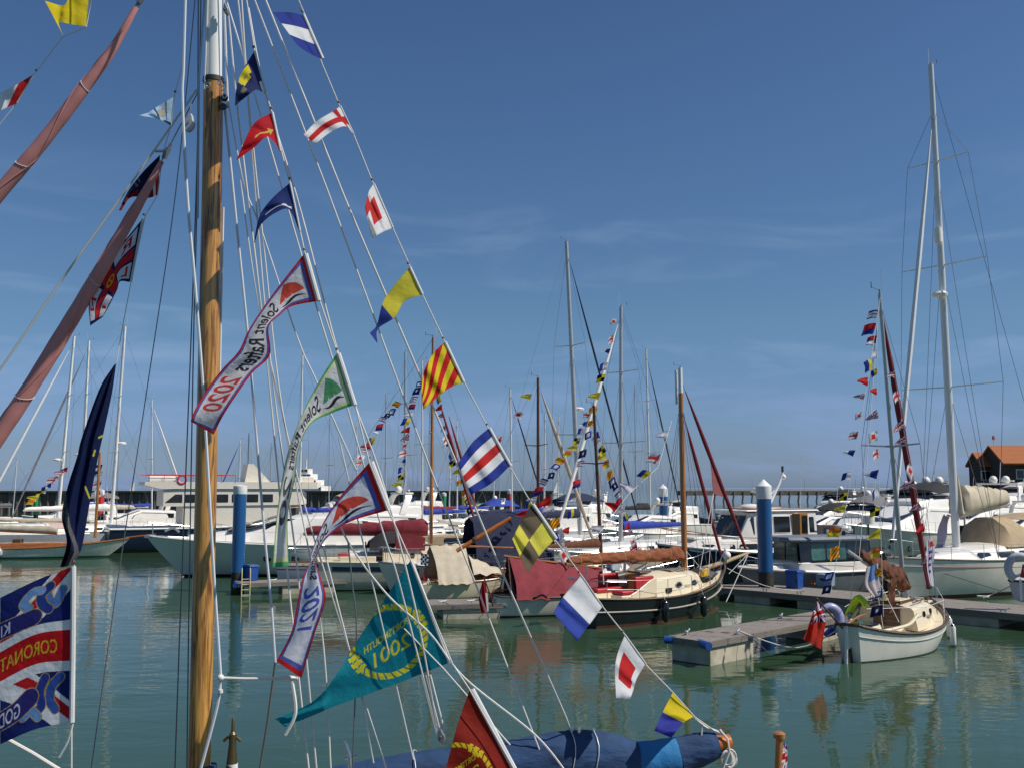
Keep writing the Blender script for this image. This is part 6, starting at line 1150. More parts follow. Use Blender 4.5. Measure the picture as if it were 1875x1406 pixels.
sail_yacht('tall grey masted yacht in the centre with a rolled navy headsail', 1062, (1037, 443), 57, 46, 14.5, WHITE, .15, ALU, ((.34, 1.6), (.64, 1.2)), 'furl', NAVYC, .06, NAVYC, NAVYC, radar=.42, wr=.009, stripe=NAVY)
sail_yacht('white yacht with blue boom cover and bunting on its white rolled headsail', 1135, (1137, 562), 52, 223, 12.5, WHITE, .125, ALU, ((.42, 1.5), (.72, 1.1)), 'furl', WHITE, .1, BLUER, None, wr=.008, boomz=.75, bl=.43)
sail_yacht('slim masted white yacht with black rolled headsail right of centre', 1190, (1183, 640), 84, 44, 11.5, GREYW, .11, ALUW, ((.4, 1.3), (.7, 1.0)), 'furl', BLACKC, .06, BLACKC, BLACKC)
sail_yacht('cream yacht with dark wooden mast and a pale rolled headsail, centre', 985, (985, 692), 50, 38, 9.8, CREAM, .1, DKWOOD, ((.6, .9),), 'furl', CREAMC, .1, CREAMC, NAVYC, deck=TEAK, stripe=BRWOOD, top=VARN)
sail_yacht('dark wooden masted sloop behind the black gaffer, dressed with signal flags', 1100, (1087, 742), 43.5, 42, 8.2, GREYW, .09, DKWOOD, ((.62, .8),), 'wire', cover=SAILBR, hood=None, deck=TEAK, mx=.12, boomz=.6, stripe=NAVY, bl=.4)
sail_yacht('silver masted yacht left of centre dressed with flags on both sides', 742, (742, 645), 78, 220, 12, WHITE, .13, ALU, ((.4, 1.4), (.7, 1.0)), 'wire', cover=SAILM)
sail_yacht('thin white masted yacht left of centre beside the wooden mast', 774, (773, 660), 72, 224, 10, WHITE, .08, ALUW, ((.5, 1.1),), 'wire', cover=BLUER)
VY, vh, vat = sail_yacht('varnished masted yacht with a long maroon boom cover, left of centre', 790, (793, 618), 46.5, 6, 10.5, WHITE, .105, VARNZ, ((.55, .9),), 'wire', cover=SAILM, deck=TEAK, mx=.16, boomz=.85, bl=.56, stripe=BRWOOD, covr=.36)
sail_yacht('distant yacht with a short bare mast left of the flagged silver mast', 706, (707, 722), 88, 220, 9.5, GREYW, .08, ALU, ((.5, 1.0),), 'wire')
sail_yacht('distant grey masted yacht behind the green bordered banner', 549, (554, 650), 76, 215, 10.5, WHITE, .1, ALUW, ((.5, 1.1),), 'wire')
sail_yacht('yacht with a blue rolled headsail just left of the centre wooden mast', 938, (934, 712), 72, 42, 10, WHITE, .085, ALUW, ((.48, 1.1),), 'furl', NAVYC, .055, NAVYC)
sail_yacht('yacht with a mast seen just right of the centre wooden mast', 996, (998, 757), 82, 46, 9, GREYW, .08, ALUW, ((.5, 1.0),), 'wire')
sail_yacht('little white yacht far off with a short white mast', 822, (826, 800), 96, 220, 7, WHITE, .07, ALUW, ((.5, .7),), 'wire', det=False)
sail_yacht('left yacht with a white rolled headsail and a radar on its mast', 108, (136, 616), 78, 216, 14, WHITE, .16, ALUW, ((.38, 1.4), (.68, 1.1)), 'furl', ALUW, .1, CREAMC, radar=.33)
sail_yacht('left yacht with grey rolled headsail behind the long navy flag', 150, (163, 624), 84, 220, 13.5, WHITE, .15, ALUW, ((.4, 1.3), (.7, 1.0)), 'furl', GREYC, .08, BLUER, radar=.36)
sail_yacht('white yacht with pink sprayhood and pale mast right of the navy flag', 206, (229, 598), 75, 36, 14.5, WHITE, .165, ALUW, ((.36, 1.5), (.64, 1.1)), 'wire', cover=WHITE, hood=mat('pink_grey_canvas', (.46, .33, .32), .85, var=.1), radar=.4, stripe=mat('dark_red_line', (.2, .03, .03), .5))
sail_yacht('far left yacht with a rolled white headsail leaning right', 280, (278, 732), 98, 39, 10, WHITE, .1, ALUW, ((.5, 1.1),), 'furl', WHITE, .1)
sail_yacht('far yacht with a blue rolled headsail left of the blue pile', 438, (440, 805), 108, 215, 8.5, WHITE, .08, ALUW, ((.5, 1.),), 'furl', BLUER, .07, det=False)
sail_yacht('far yacht with dark mast next to the blue pile', 453, (456, 793), 112, 220, 9, WHITE, .09, GREYP, ((.5, 1.),), 'wire', det=False)
sail_yacht('small wooden ketch anchored by the far pier', 1250, (1252, 790), 140, 59, 8.5, CREAM, .12, ALUW, ((.6, .8),), 'wire', deck=TEAK, det=False, cover=CREAMC, top=VARN)
# low varnished sloop with green boot top at the left
bw = at_px(238, 975, 65.5); hd = R(8); d = V((cos(hd), sin(hd), 0)); Ln = 11.5; ctr = bw - d * Ln / 2
SL = thing('varnished_sloop', 'long low white sloop with varnished deck edge and stubby varnished mast, far left', 'sailing yacht', (ctr.x, ctr.y, 0), hd)
h = Hull(SL, Ln, 2.2, .8, .62, 1.2, rake=2.0, srake=1.4, tw=.35, bands=((.12, mat('green_boot', (.03, .12, .08), .5)), (9, mat('ivory_paint', (.72, .7, .6), .3, coat=.3))), deck=VARN, rail=VARN, rail_r=.06, draft=.4)
cabin(SL, [(-3, .7, .65, .6, .95), (1, .68, .62, .62, 1.0), (2.2, .4, .34, .75, .95)], VARN, 'low_cabin'); MB().tube([LO(SL, P(174, 984, 65)), LO(SL, P(183, 828, 65))], [.1, .08], 10).build('mast', VARNZ, SL); boom_cover(SL, 1.2, -4.8, 1.55, 1.9, .24, CREAMC, boomr=.07, bm=VARN); MB().tube([(5.5, 0, 1.25), (7.4, 0, 1.45)], .06, 8).build('bowsprit', VARN, SL); MB().box((-1.2, 0, 1.05), (.5, .6, .35)).build('dark_hatch', BRWOOD, SL, bevel=.03); fender(SL, (-1.9, -1.1, .42), .55, .18, GREYL, V((-1.9, -1.0, .8)))
gp = at_px(-20, 985, 68)
GH = thing('grey_catamaran', 'grey hulled catamaran moored behind the varnished sloop', 'catamaran', (gp.x + 2.6, gp.y + 2, 0), R(12))
for sg in (-1, 1):
    tt = MB(); tt.loft([[(x, sg * 1.9 + y * w_, z) for y, z in ((-.5, 1.35), (-.42, .6), (-.3, -.1), (.3, -.1), (.42, .6), (.5, 1.35))] for x, w_ in ((-4.6, .9), (-2, 1.1), (1, 1.1), (3, .8), (4.6, .12))]); tt.build('hull', GREYL, GH)
MB().box((-.8, 0, 1.25), (5.2, 4.2, .35), taper=.96).build('bridge_deck', GREYW, GH, bevel=.08); MB().box((-1.0, 0, 1.7), (3.0, 3.0, .6), taper=.8).build('cabin', WHITE, GH, bevel=.1); MB().tube([(-3, 0, 2.3), (3.2, 0, 2.15)], .14, 8).build('covered_boom', CREAMC, GH)
# passenger boat with red rails
pb = at_px(395, 940, 74); hd = R(27); PB = thing('passenger_boat', 'cream two deck passenger boat with red rails and a life ring, behind the main mast', 'passenger boat', (pb.x, pb.y, 0), hd)
h = Hull(PB, 15, 4.4, 1.6, 1.6, 2.4, rake=1.6, tw=.92, bands=((.15, BLACKP), (9, NAVY)), deck=GREYL, rail=WHITE, rail_r=.08)
IV = mat('ivory_superstructure', (.7, .64, .54), .45, var=.06)
cabin(PB, [(-2.6, 1.7, 1.7, 1.6, 3.2), (5.2, 1.5, 1.5, 1.7, 3.2)], IV, 'lower_cabin', camber=.0, edge=.02); c, sd = cabin(PB, [(-4.0, 1.8, 1.8, 3.2, 4.35), (-3.0, 1.8, 1.8, 3.2, 4.4), (6.0, 1.6, 1.6, 3.25, 4.4), (6.5, 1.3, 1.2, 3.3, 4.2)], IV, 'upper_cabin', camber=.02)
side_window(PB, sd, [(-3.9, 3.45), (-3.2, 4.05), (-2.7, 4.05), (-2.7, 3.45)], GLASS)
for x in (-2.5, -1.4, -.3, .8, 1.9, 3.0): side_window(PB, sd, rrect(x, 3.45, x + .85, 4.05, .06), GLASS)
MB().loft([[(x, -y, 4.42 + k), (x, -y, 4.95), (x, y, 4.95), (x, y, 4.42 + k)] for x, y, k in ((-5.3, 1.9, .3), (-4.2, 1.95, .02), (7.2, 1.7, .02), (7.6, 1.3, .2))]).build('top_deck', IV, PB, ang=20)
rl = MB(); rl.tube([(-5.2, -1.85, 5.45), (1.0, -1.85, 5.45)], .03, 5); rl.tube([(-5.2, 1.85, 5.45), (1.0, 1.85, 5.45)], .03, 5)
for x in range(-5, 2): rl.tube([(x, -1.85, 4.9), (x, -1.85, 5.45)], .02, 5)
rl.build('red_rail', PRED, PB); MB().tube([(-5.0, -1.5, 5.12), (-3.2, -1.5, 5.12)], .25, 12).build('liferaft_canister', WHITE, PB); MB().tube([V((-2.8 + .3 * cos(a), -1.92, 5.1 + .3 * sin(a))) for a in [2 * pi * k / 16 for k in range(17)]], .07, 6).build('life_ring', PRED, PB)
MB().loft([[(x, -.9, 4.95), (x + .2, -.9, 6.3 if x < 2.9 else 4.95), (x + .2, .9, 6.3 if x < 2.9 else 4.95), (x, .9, 4.95)] for x in (1.9, 2.3, 3.6)]).build('mast_housing', IV, PB, ang=10); MB().box((6.6, 0, 5.15), (1.2, 1.6, .5)).build('wheel_roof', IV, PB, bevel=.06)
for k in range(6): MB().box((1.2, -2.22, 1.5 + .24 * k), (.9, .04, .05)).build('ladder_rung', WHITE, PB)
# motor yachts behind
motor_yacht('white motor yacht with long black saloon window behind the maroon boom cover', at_px(505, 950, 60), R(212), 11.5, 3.8, 1.8, WHITE, flyb=True, arch=True, name='motor_yacht', anti=NAVY, group='white motor yachts')
motor_yacht('motor yacht under navy canvas covers in the centre', at_px(905, 930, 70), R(210), 9.5, 3.4, 1.7, WHITE, flyb=True, arch=False, glass=NAVYC, canopy=NAVYC, group='white motor yachts')
motor_yacht('silver sports cruiser with low dark windows, left of the tall blue pile', at_px(1308, 925, 92), R(212), 8.6, 2.9, 1.25, GREYL, top=GREYL, flyb=False, arch=True, group='white motor yachts')
motor_yacht('white cruiser with a black canopy right of the tall blue pile', at_px(1425, 935, 66), R(220), 9.5, 3.2, 1.5, WHITE, flyb=False, arch=True, canopy=BLACKC, group='white motor yachts')
motor_yacht('white cruiser with grey canvas and a dark green hull', at_px(1493, 945, 57), R(224), 10, 3.4, 1.6, WHITE, lowm=mat('bottle_green', (.015, .04, .035), .3), flyb=True, arch=True, canopy=GREYC, group='white motor yachts')
motor_yacht('large white flybridge yacht with round portholes behind the small yacht mast', at_px(1548, 965, 52.5), R(220), 13, 4.2, 2.3, GREYW, flyb=True, arch=True, dome=2, portholes=4, canopy=BLACKC, group='white motor yachts')
motor_yacht('white flybridge yacht right of the tallest mast with two satellite domes', at_px(1690, 945, 58), R(222), 15, 4.5, 2.3, WHITE, lowm=mat('grey_green_hull', (.12, .17, .16), .3), flyb=True, arch=True, dome=2, group='white motor yachts')
motor_yacht('white motor yacht with pale canvas roof below the brown building', at_px(1765, 915, 74), R(218), 15, 4.6, 2.4, WHITE, flyb=True, arch=True, canopy=mat('pale_canvas', (.42, .4, .38), .9), dome=2, group='white motor yachts')
motor_yacht('white motor boat with a long awning at the far left edge', at_px(85, 950, 72), R(38), 10, 3.2, 1.3, WHITE, flyb=False, arch=False, canopy=WHITE, group='white motor yachts')
motor_yacht('white cabin cruiser moored between the sloop and the passenger boat', at_px(350, 945, 84), R(34), 9, 3.0, 1.4, GREYW, flyb=False, arch=True, group='white motor yachts')
motor_yacht('distant white cruiser beside the small ketch', at_px(1165, 930, 88), R(215), 8.5, 3, 1.4, WHITE, flyb=True, arch=False, group='white motor yachts')
motor_yacht('grey topped motor yacht far right of the tall blue pile', at_px(1560, 915, 88), R(220), 14, 4.2, 2.2, GREYW, top=GREYL, flyb=True, arch=True, canopy=GREYC, dome=2, group='white motor yachts')
# navy tented boat, varnished launch, inflatable, tender, rib
nt_ = at_px(858, 1000, 44); NTB = thing('navy_tented_yacht', 'grey hulled yacht under a tall navy cockpit tent, centre', 'sailing yacht', (nt_.x + .2, nt_.y, 0), R(200)); h = Hull(NTB, 8.5, 2.9, 1.15, 1.05, 1.35, rake=.8, tw=.8, bands=((.08, ANTI), (9, GREYW)), deck=GREYW, rail=STEEL, rail_r=.03)
rows = [[V((-3.4 + .6 * i, s * 1.2, 1.0 + (2.45 - .05 * abs(i - 3) ** 1.5) * (1 - abs(s) ** 3.5))) for s in (-1.02, -.97, -.85, -.5, 0, .5, .85, .97, 1.02)] for i in range(7)]; MB().sheet(rows, .03).build('cockpit_tent', NAVYC, NTB); MB().sheet([[V((-3.42, y, z)) for z in (1.0, 2.1, 3.2 - abs(y) * .2)] for y in (-1.1, -.4, .4, 1.1)], .02).build('tent_end', NAVYC, NTB)
cabin(NTB, [(.2, 1.0, .9, 1.02, 1.5), (2.0, .7, .55, 1.1, 1.45), (2.6, .5, .3, 1.15, 1.3)], WHITE, 'coachroof'); stanchions(NTB, h, -3.8, 3.2, 6, .6)
OR_ = thing('orange_spar', 'varnished orange spar leaning up in front of the navy tent', 'spar', P(838, 1006, 39)); MB().tube([LO(OR_, P(836, 1008, 39)), LO(OR_, P(886, 977, 39.3)), LO(OR_, P(936, 947, 39.6))], [.08, .09, .07], 10).build('spar', ORG, OR_); MB().tube([LO(OR_, P(868, 988, 39.15)), LO(OR_, P(873, 985, 39.2))], .11, 10).build('collar', DKWOOD, OR_)
vl = at_px(830, 955, 58); VL = thing('varnished_launch', 'varnished launch with a tan hood behind the wooden mast', 'launch', (vl.x, vl.y, 0), R(8)); Hull(VL, 6, 2.1, .9, .8, 1.1, rake=.4, tw=.85, bands=((.1, ANTI), (9, VARN)), deck=WHITE, rail=BRWOOD, rail_r=.05); c, sd = cabin(VL, [(-1.8, .85, .7, .85, 1.75), (.8, .85, .72, .85, 1.8), (1.4, .7, .55, .9, 1.2)], TAN, 'hood'); side_window(VL, sd, rrect(-.6, 1.25, .7, 1.65, .12), GLASS)
ib = at_px(815, 985, 52); IB = thing('inflatable_boat', 'grey and white inflatable boat moored under the maroon boom end', 'inflatable boat', (ib.x + .6, ib.y, 0), R(15)); tb = MB()
tb.tube(smooth_pts([(-1.7, -.65, .4), (.6, -.65, .42), (1.4, -.3, .55), (1.5, 0, .58), (1.4, .3, .55), (.6, .65, .42), (-1.7, .65, .4)], 5), .25, 12); tb.build('tube', GREYL, IB); MB().box((-.3, 0, .3), (2.6, .9, .08)).build('floor', GREYP, IB); MB().tube([(1.6, -.5, .75), (2.3, -.5, .75)], .38, 16).build('white_drum', WHITE, IB)
tn = at_px(1578, 965, 47); TN = thing('inflatable_tender', 'dark green inflatable tender with a white outboard on davits', 'inflatable boat', (tn.x, tn.y, .9), R(25)); MB().tube(smooth_pts([(-1.3, -.6, .45), (.6, -.6, .45), (1.3, 0, .55), (.6, .6, .45), (-1.3, .6, .45)], 5), .27, 12).build('tube', mat('dark_green_hypalon', (.012, .03, .03), .6), TN); outboard(TN, (-1.4, 0, 1.0), R(180), WHITE, 1.5); MB().box((0, 0, .3), (2, .9, .08)).build('floor', GREYP, TN)
for sg in (-1, 1): MB().tube([(-.8 + sg * .3, .2 * sg, .25), (-.8 + sg * .3, .2 * sg, -1.1)], .04, 6).build('chock', GREYP, TN)
MB().tube([(.4, .0, .4), (.4, 0, 1.9)], .05, 8).build('radar_post', BLACKP, TN); MB().lathe([(.02, 0), (.3, .0), (.32, .4), (.02, .45)], (.4, 0, 1.9), 14).build('white_cylinder', WHITE, TN)
rb = at_px(1312, 926, 118); RB = thing('black_rib', 'black rigid inflatable motoring near the far pier', 'inflatable boat', (rb.x, rb.y, 0), R(190)); MB().tube(smooth_pts([(-2.4, -.8, .5), (1, -.8, .5), (2.2, 0, .75), (1, .8, .5), (-2.4, .8, .5)], 5), .36, 12).build('tube', BLACKP, RB); MB().box((-.3, 0, 1.0), (.7, .8, 1.1)).build('console', GREYP, RB, bevel=.05); MB().box((-1.9, 0, 1.0), (.5, 1.2, 1.6), taper=.8).build('engine_frame', BLACKP, RB, bevel=.05)
# far ferry and far sails
ff = at_px(560, 900, 430); FE = thing('far_ferry', 'white ferry far out beyond the sea wall', 'ferry', (ff.x, ff.y, 0), R(160)); Hull(FE, 24, 9, 3, 3, 4, rake=3, tw=.9, bands=((.4, ANTI), (9, NAVY)), deck=GREYL)
for z, l, w_ in ((3, 20, 8), (5.6, 14, 7), (8.2, 8, 6), (10.4, 4, 4)):
    MB().box((0, 0, z + 1.2), (l, w_, 2.4)).build('deckhouse', WHITE, FE, bevel=.15)
    for k in range(int(l // 2)): MB().box((-l / 2 + 1 + 2 * k, 0, z + 1.5), (1.2, w_ + .1, .8)).build('window', GLASS, FE)
MB().tube([(0, 0, 12), (0, 0, 17)], .3, 6).build('mast', WHITE, FE)
for i, (px, top, Y) in enumerate(((246, 880, 700), (1022, 878, 640), (706, 880, 760))):
    q = at_px(px, 893, Y); t = thing('far_sailboat', ('tiny white sail on the horizon left of the passenger boat', 'tiny white sail on the horizon near the centre', 'tiny white sail on the horizon left of centre')[i], 'sailing boat', (q.x, q.y, 0), R(30), 'far sails'); zt = P(px, top, Y).z; Hull(t, 8, 2.6, 1, .9, 1.2, bands=((.1, ANTI), (9, WHITE)), deck=GREYL); MB().tube([(0, 0, 0), (0, 0, zt)], .1, 6).build('mast', ALUW, t); MB().sheet([[V((-.1 - (3.5 * (1 - k / 6)) * j / 2, .3 * j * (1 - k / 6), 1.6 + (zt - 1.9) * k / 6)) for j in range(3)] for k in range(7)], .03).build('mainsail', WHITE, t)
# sea wall, pier, quay and brick building
SW = mat('sea_wall_timber', (.15, .12, .095), .9, var=.45, scale=2, stretch=(3, 3, .4))
q0, q1 = at_px(-160, 900, 180), at_px(1012, 900, 190); t = thing('sea_wall', 'dark timber sea wall with vertical piles along the horizon', 'sea wall', (*q0.lerp(q1, .5).xy, 0), heading(q0, q1)); Lw = (q1 - q0).length
MB().box((0, .6, 1.6), (Lw, 1.0, 4.2)).build('wall', SW, t, smooth=False); MB().box((0, .3, 3.85), (Lw + .2, 2.0, .3)).build('cap_beam', mat('dark_cap_beam', (.03, .028, .026), .9), t, smooth=False)
for k in range(86): MB().tube([(-Lw / 2 + Lw * (k + .5) / 86, -.1, -.5), (-Lw / 2 + Lw * (k + .5) / 86, -.1, 3.6 + .3 * (k % 3 == 0))], .2, 6).build('pile', SW if k % 4 else PLANKS, t)
q0, q1 = at_px(1245, 905, 320), at_px(1900, 905, 340); t = thing('pier', 'long dark pier on legs at the horizon right of centre', 'pier', (*q0.lerp(q1, .5).xy, 0), heading(q0, q1)); Lw = (q1 - q0).length
MB().box((0, 0, 2.9), (Lw, 5, 1.5)).build('deck', SW, t, smooth=False); MB().tube([(-Lw / 2, -2.5, 4.3), (Lw / 2, -2.5, 4.3)], .06, 5).build('handrail', GREYL, t)
for k in range(40):
    x = -Lw / 2 + Lw * (k + .3) / 40; MB().tube([(x, -2.3, -.5), (x + .5, -2.6, 3.4)], .32, 6).build('leg', mat('pale_pile', (.2, .18, .16), .9, var=.3) if k % 3 else SW, t)
for k in range(6): MB().tube([(-Lw / 2 + 6 + 18 * k, -2, 3.6), (-Lw / 2 + 6 + 18 * k, -2, 7.4)], .09, 5).build('lamp_post', GREYL, t)
q = at_px(1900, 893, 150); struct(MB().box((q.x + 32, 150, .9), (110, 40, 4.6)).build('quay', mat('quay_stone', (.1, .09, .08), .9, var=.3), smooth=False))
BRK = mat('dark_brick', (.075, .05, .038), .9, var=.3, scale=9, bump=.01, bscale=10); RF = wood('clay_tiles', (.3, .085, .022), (.44, .15, .045), .85, (6, 2, 6), planks=('Y', 1.1))
def house(label, px0, px1, py_e, py_r, Y, dep, name='brick_house', gable=True):
    a, b = P(px0, py_e, Y), P(px1, py_e, Y); r = P(px0, py_r, Y).z; t = thing(name, label, 'building', ((a.x + b.x) / 2, Y + dep / 2, 0)); w_ = b.x - a.x; ze = a.z
    g = dep / 2
    MB().loft([[(x, -g, 3.2), (x, -g, ze), (x, 0, r), (x, g, ze), (x, g, 3.2)] for x in (-w_ / 2, w_ / 2)]).build('wall', BRK, t, smooth=False)
    for s in (-1, 1): MB().slab([(-w_ / 2 - .3, s * (g + .4), ze - .3), (w_ / 2 + .3, s * (g + .4), ze - .3), (w_ / 2 + .3, 0, r + .05), (-w_ / 2 - .3, 0, r + .05)], (0, s * .08, .25)).build('roof', RF, t, smooth=False)
    for k in range(3):
        x = -w_ / 2 + w_ * (k + .5) / 3; f = MB().box((x, -g - .02, ze - 1.5), (1.1, .12, 1.3)).build('window', GREYW, t, smooth=False); MB().box((x, -g - .07, ze - 1.5), (.9, .06, 1.1)).build('pane', GLASS, f, smooth=False)
    return t
house('large brown brick building with an orange tiled roof, right edge', 1838, 2010, 847, 817, 132, 7)
house('lower brick wing with a brown tiled roof left of the large brick building', 1797, 1829, 850, 831, 136, 3.8)
q = P(1852, 800, 133); t = thing('roof_flagpole', 'white flagpole standing above the orange tiled roof', 'flagpole', (q.x, 138, P(1852, 818, 138).z)); MB().tube([(0, 0, -.2), (0, 0, 1.7)], .07, 6).build('pole', WHITE, t); MB().box((0, 0, 1.3), (.3, .3, .5), taper=.7).build('finial', PRED, t)
# ------------------------------------------------------------------ bunting on the distant rigs
def line(*p): return [P(x, y, Y) for x, y, Y in p]
perm = lambda n, k: [(k + 5 * i) % 16 for i in range(n)]
bunting(line((1612, 545, 26.5), (1590, 690, 26), (1562, 850, 25.5), (1520, 1092, 25)), perm(16, 3), .25, 'on the aft dressing line of the small cream yacht', 'bunting on the aft line of the small yacht', t=T)
bunting(line((1606, 590, 26.6), (1606, 760, 26.3), (1612, 950, 26), (1618, 1128, 25.7)), perm(15, 8), .25, 'on the upright dressing line of the small cream yacht', 'bunting on the upright line of the small yacht', t=T, flip=False)
bunting(line((1634, 650, 28.5), (1660, 820, 29), (1706, 1020, 29.6)), [12, 6, 12, 12, 1, 12, 12, 7, 12], .3, 'on the forward dressing line of the small cream yacht', 'bunting on the forward line of the small yacht', t=T)
flag('white rally pennant with purple lettering at the bow of the small cream yacht', [[(1706, 983), (1702, 985), (1697, 988)], [(1712, 1010), (1704, 1012), (1697, 1016)], [(1707, 1040), (1702, 1041), (1698, 1043)], [(1712, 1072), (1707, 1072), (1703, 1068)]], lambda u, v, x, y: (lambda c: (c.__setitem__((np.abs(u - .5) < .22) & (np.sin(v * 46) > .1) & (v > .25) & (v < .8), lin((110, 60, 140))), c.__setitem__((v > .08) & (v < .2) & (u < .6), lin((214, 70, 60))), c)[2])(fill(u.shape, (222, 218, 232))), 29, hoist=0, res=3, amp=.06, name='rally_banner', cat='banner')
flag('white flag with a pale blue corner hanging beside the brown sail cover', [[(1608, 1030), (1598, 1034), (1586, 1038)], [(1610, 1060), (1596, 1068), (1584, 1070)], [(1614, 1084), (1604, 1090), (1600, 1094)]], lambda u, v, x, y: (lambda c: (c.__setitem__((v < .42) & (u < .7) & (u + v > .25), lin((110, 150, 210))), c)[1])(fill(u.shape, (218, 206, 204))), 25.9, hoist=0, res=3, amp=.08)
bunting(line((1132, 572, 51), (1108, 690, 50), (1080, 800, 49), (1058, 900, 48.5), (1034, 1005, 48)), perm(16, 1), .38, 'along the white rolled headsail right of centre', 'bunting along the white rolled headsail')
bunting(line((1086, 748, 43.5), (1058, 815, 43), (1000, 885, 42.5), (962, 940, 42)), perm(14, 6), .34, 'on the left line of the dark wooden masted sloop', 'bunting left of the dark wooden mast', lm=ROPE)
bunting(line((1091, 778, 43.5), (1118, 850, 43.8), (1145, 930, 44), (1168, 1000, 44.3)), perm(16, 11), .34, 'on the right line of the dark wooden masted sloop', 'bunting right of the dark wooden mast')
bunting(line((1004, 895, 42.5), (1025, 950, 42), (1040, 1010, 41.5)), [7, 13, 4, 0, 13, 1], .5, 'hanging down near the navy tent', 'bunting by the navy tent')
bunting(line((1230, 770, 40), (1205, 855, 38), (1150, 905, 36), (1090, 985, 34)), [13, 6, 2, 13, 7, 13], .42, 'on the aft line of the black hulled gaffer', 'bunting on the black gaffer', t=G)
bunting(line((981, 708, 50), (950, 775, 50), (908, 812, 50)), [10, 1, None, 6], .5, 'left of the dark centre mast', 'bunting left of the centre mast')
bunting(line((740, 735, 77), (705, 770, 76), (660, 850, 75)), perm(11, 4), .52, 'left of the silver mast, left of centre', 'bunting left of the silver mast')
bunting(line((778, 690, 71), (752, 770, 71), (735, 900, 71)), perm(15, 9), .5, 'below the thin white mast, left of centre', 'bunting below the thin white mast')
bunting(line((803, 712, 46), (822, 800, 46), (848, 885, 46), (872, 950, 46)), perm(14, 2), .33, 'on the forestays of the varnished masted yacht', 'bunting on the varnished mast')
bunting(line((128, 850, 57), (98, 880, 56), (62, 918, 55)), perm(9, 7), .36, 'at far left above the white awning', 'bunting at the far left')
bunting(line((188, 842, 66), (187, 895, 66)), [14, 13, 6, 1], .6, 'beside the stubby varnished mast', 'bunting by the varnished sloop')
for a, b, r in (((806, 740, 46), (872, 962, 46), .07), ((822, 762, 46.3), (884, 972, 46.3), .06)): furl(VY, LO(VY, P(*b)), LO(VY, P(*a)), r, SAILM)
# ------------------------------------------------------------------ the crowd of boats further back
for a in (('yacht with red sail cover in the back row left of centre', 655, (653, 772), 98, 220, 9.5, SAILM), ('yacht with navy sail cover in the back row behind the white rally banner', 603, (604, 758), 104, 215, 10, NAVYC), ('small yacht with green sail cover against the sea wall', 868, (868, 806), 112, 220, 8, mat('green_canvas', (.02, .12, .07), .85)), ('grey yacht with a tan sail cover against the sea wall', 905, (903, 792), 102, 39, 9, TAN), ('slim yacht with a white sail cover seen between the centre masts', 1021, (1023, 762), 96, 46, 9.5, CREAMC), ('yacht with black sail cover behind the white rolled headsail', 1164, (1162, 706), 98, 220, 10.5, BLACKC), ('yacht with a blue sail cover far behind the orange spar', 838, (836, 770), 90, 218, 9, BLUER), ('yacht with a bare mast in the far left corner', 26, (31, 842), 104, 34, 9, GREYC), ('yacht with short mast behind the left blue pile', 495, (497, 812), 100, 220, 8.5, SAILBR)):
    sail_yacht(a[0], a[1], a[2], a[3], a[4], a[5], WHITE if a[1] % 2 else GREYW, .07, ALUW if a[1] % 3 else ALU, ((.5, 1.0),), 'wire', cover=a[6], det=a[3] < 100)
MS = 'white cruisers in the back rows'
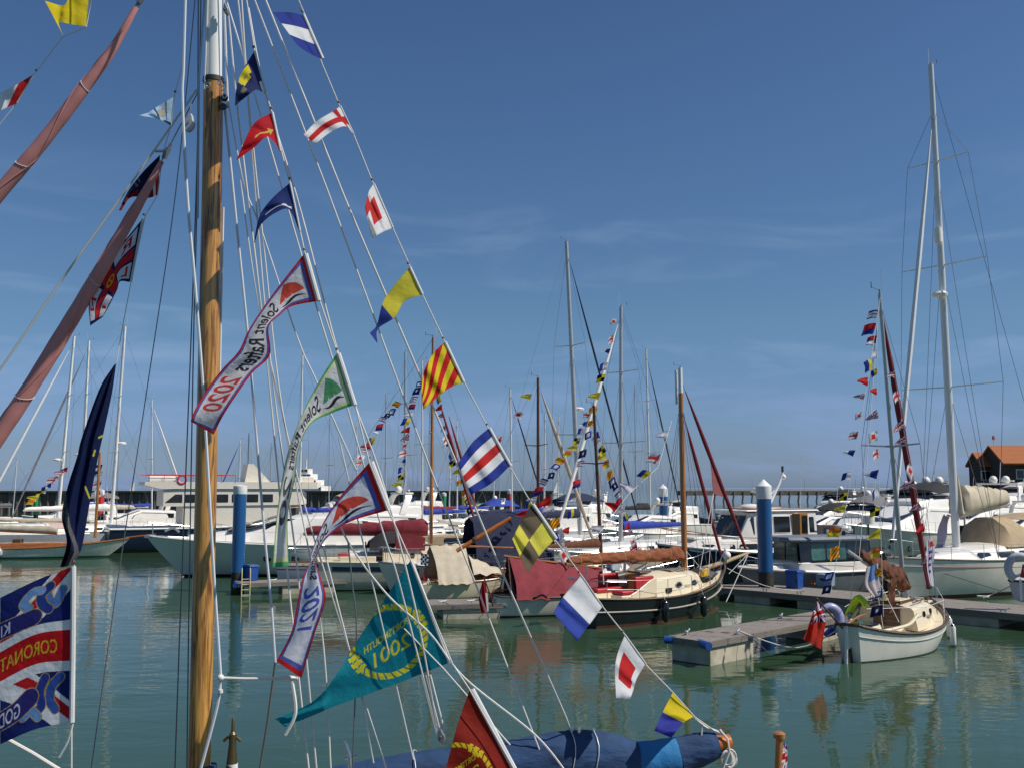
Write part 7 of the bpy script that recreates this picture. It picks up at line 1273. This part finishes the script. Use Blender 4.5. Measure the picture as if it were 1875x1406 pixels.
for i, (lb, px, py, Y, hd, Ln, kw) in enumerate((
    ('white cruiser with blue stripe behind the varnished sloop mast', 150, 945, 78, 216, 9, dict(flyb=False, stripe=BLUEB)),
    ('white cruiser with grey hood behind the left furled yacht', 40, 945, 92, 210, 9, dict(flyb=True, canopy=GREYC)),
    ('white cruiser with cream hood right of the passenger boat', 505, 940, 88, 208, 10, dict(flyb=True, canopy=CREAMC)),
    ('low white speedboat behind the large bow pointing left', 395, 955, 58, 214, 7.5, dict(flyb=False, arch=False)),
    ('white flybridge cruiser behind the teal pennant top', 640, 938, 84, 212, 10.5, dict(flyb=True, dome=2)),
    ('white cruiser with navy stripe right of the varnished mast', 800, 940, 82, 216, 8.5, dict(flyb=False, stripe=NAVY, canopy=BLUER)),
    ('white cruiser left of the blue boom cover', 985, 942, 78, 218, 9, dict(flyb=True, canopy=None)),
    ('white cruiser seen under the blue boom cover', 1095, 950, 64, 220, 8.5, dict(flyb=False, arch=True)),
    ('white cruiser with black windows behind the trawler mast', 1452, 925, 84, 220, 11, dict(flyb=True, canopy=BLACKC)),
    ('white cruiser with pale grey canopy right of the bunting lines', 1640, 925, 80, 220, 12, dict(flyb=True, canopy=GREYL, dome=2)),
    ('white sports yacht behind the cream sail cover', 1790, 940, 55, 223, 11, dict(flyb=False, arch=True)),
    ('white cruiser with blue tinted canopy near the right edge', 1830, 905, 95, 220, 13, dict(flyb=True, dome=1)),
    ('grey cruiser far behind the tallest mast', 1700, 905, 105, 216, 12, dict(flyb=True, canopy=GREYC)),
    ('silver cruiser behind the grey pilothouse roof', 1505, 905, 108, 216, 11, dict(flyb=True)),
)):
    motor_yacht(lb, at_px(px, py, Y), R(hd), Ln, Ln * .31, 1.25 + .055 * Ln, GREYW if i % 3 == 2 else WHITE, group=MS, rail=Y < 85, **kw)
# mooring lines lie between boat and pontoon
def mooring(label, pts, r=.016, m=ROPE):
    pts = smooth_pts(pts, 6); t = thing('mooring_line', label, 'rope', pts[0], 0, 'mooring lines'); MB().tube([p - pts[0] for p in pts], r, 6).build('rope', m, t)
c0 = WO(FING, (-2.1, -.45, .72)); e0 = WO(T, (-2.9, .1, .95)); mid = c0.lerp(e0, .55); mid.z = .32
mooring('white mooring line sagging from the finger pontoon to the small cream yacht', [c0, mid, e0]); mooring('loose line hanging down the side of the concrete float', [c0, c0 + V((.25, -.42, -.12)), c0 + V((.75, -.45, -.55))], .01, ROPED)
c1 = WO(WALK, (-9, -1.1, .6)); mooring('mooring line from the walkway to the bow of the black gaffer', [c1, c1.lerp(V(WO(G, (3.7, -.3, 1.5))), .5) - V((0, 0, .2)), WO(G, (3.7, -.3, 1.5))], .014)
c2 = W(1800, 1094, .53); mooring('mooring line from the walkway to the pale dinghy', [c2, c2 + V((.5, .3, .1)), WO(DN, (-1.1, .3, .7))], .02); mooring('coil of white line lying on the walkway boards', [c2 + V((.2 * math.cos(k), .16 * math.sin(k) , .03 + .004 * k)) for k in range(14)], .018)
c3 = WO(MIDP, (-1.9, -.6, .58)); mooring('grey line drooping from the middle pontoon to the tented boat', [c3, c3 + V((1.2, -.5, -.3)), WO(TB, (-2.6, -.4, .7))], .012, ROPED)
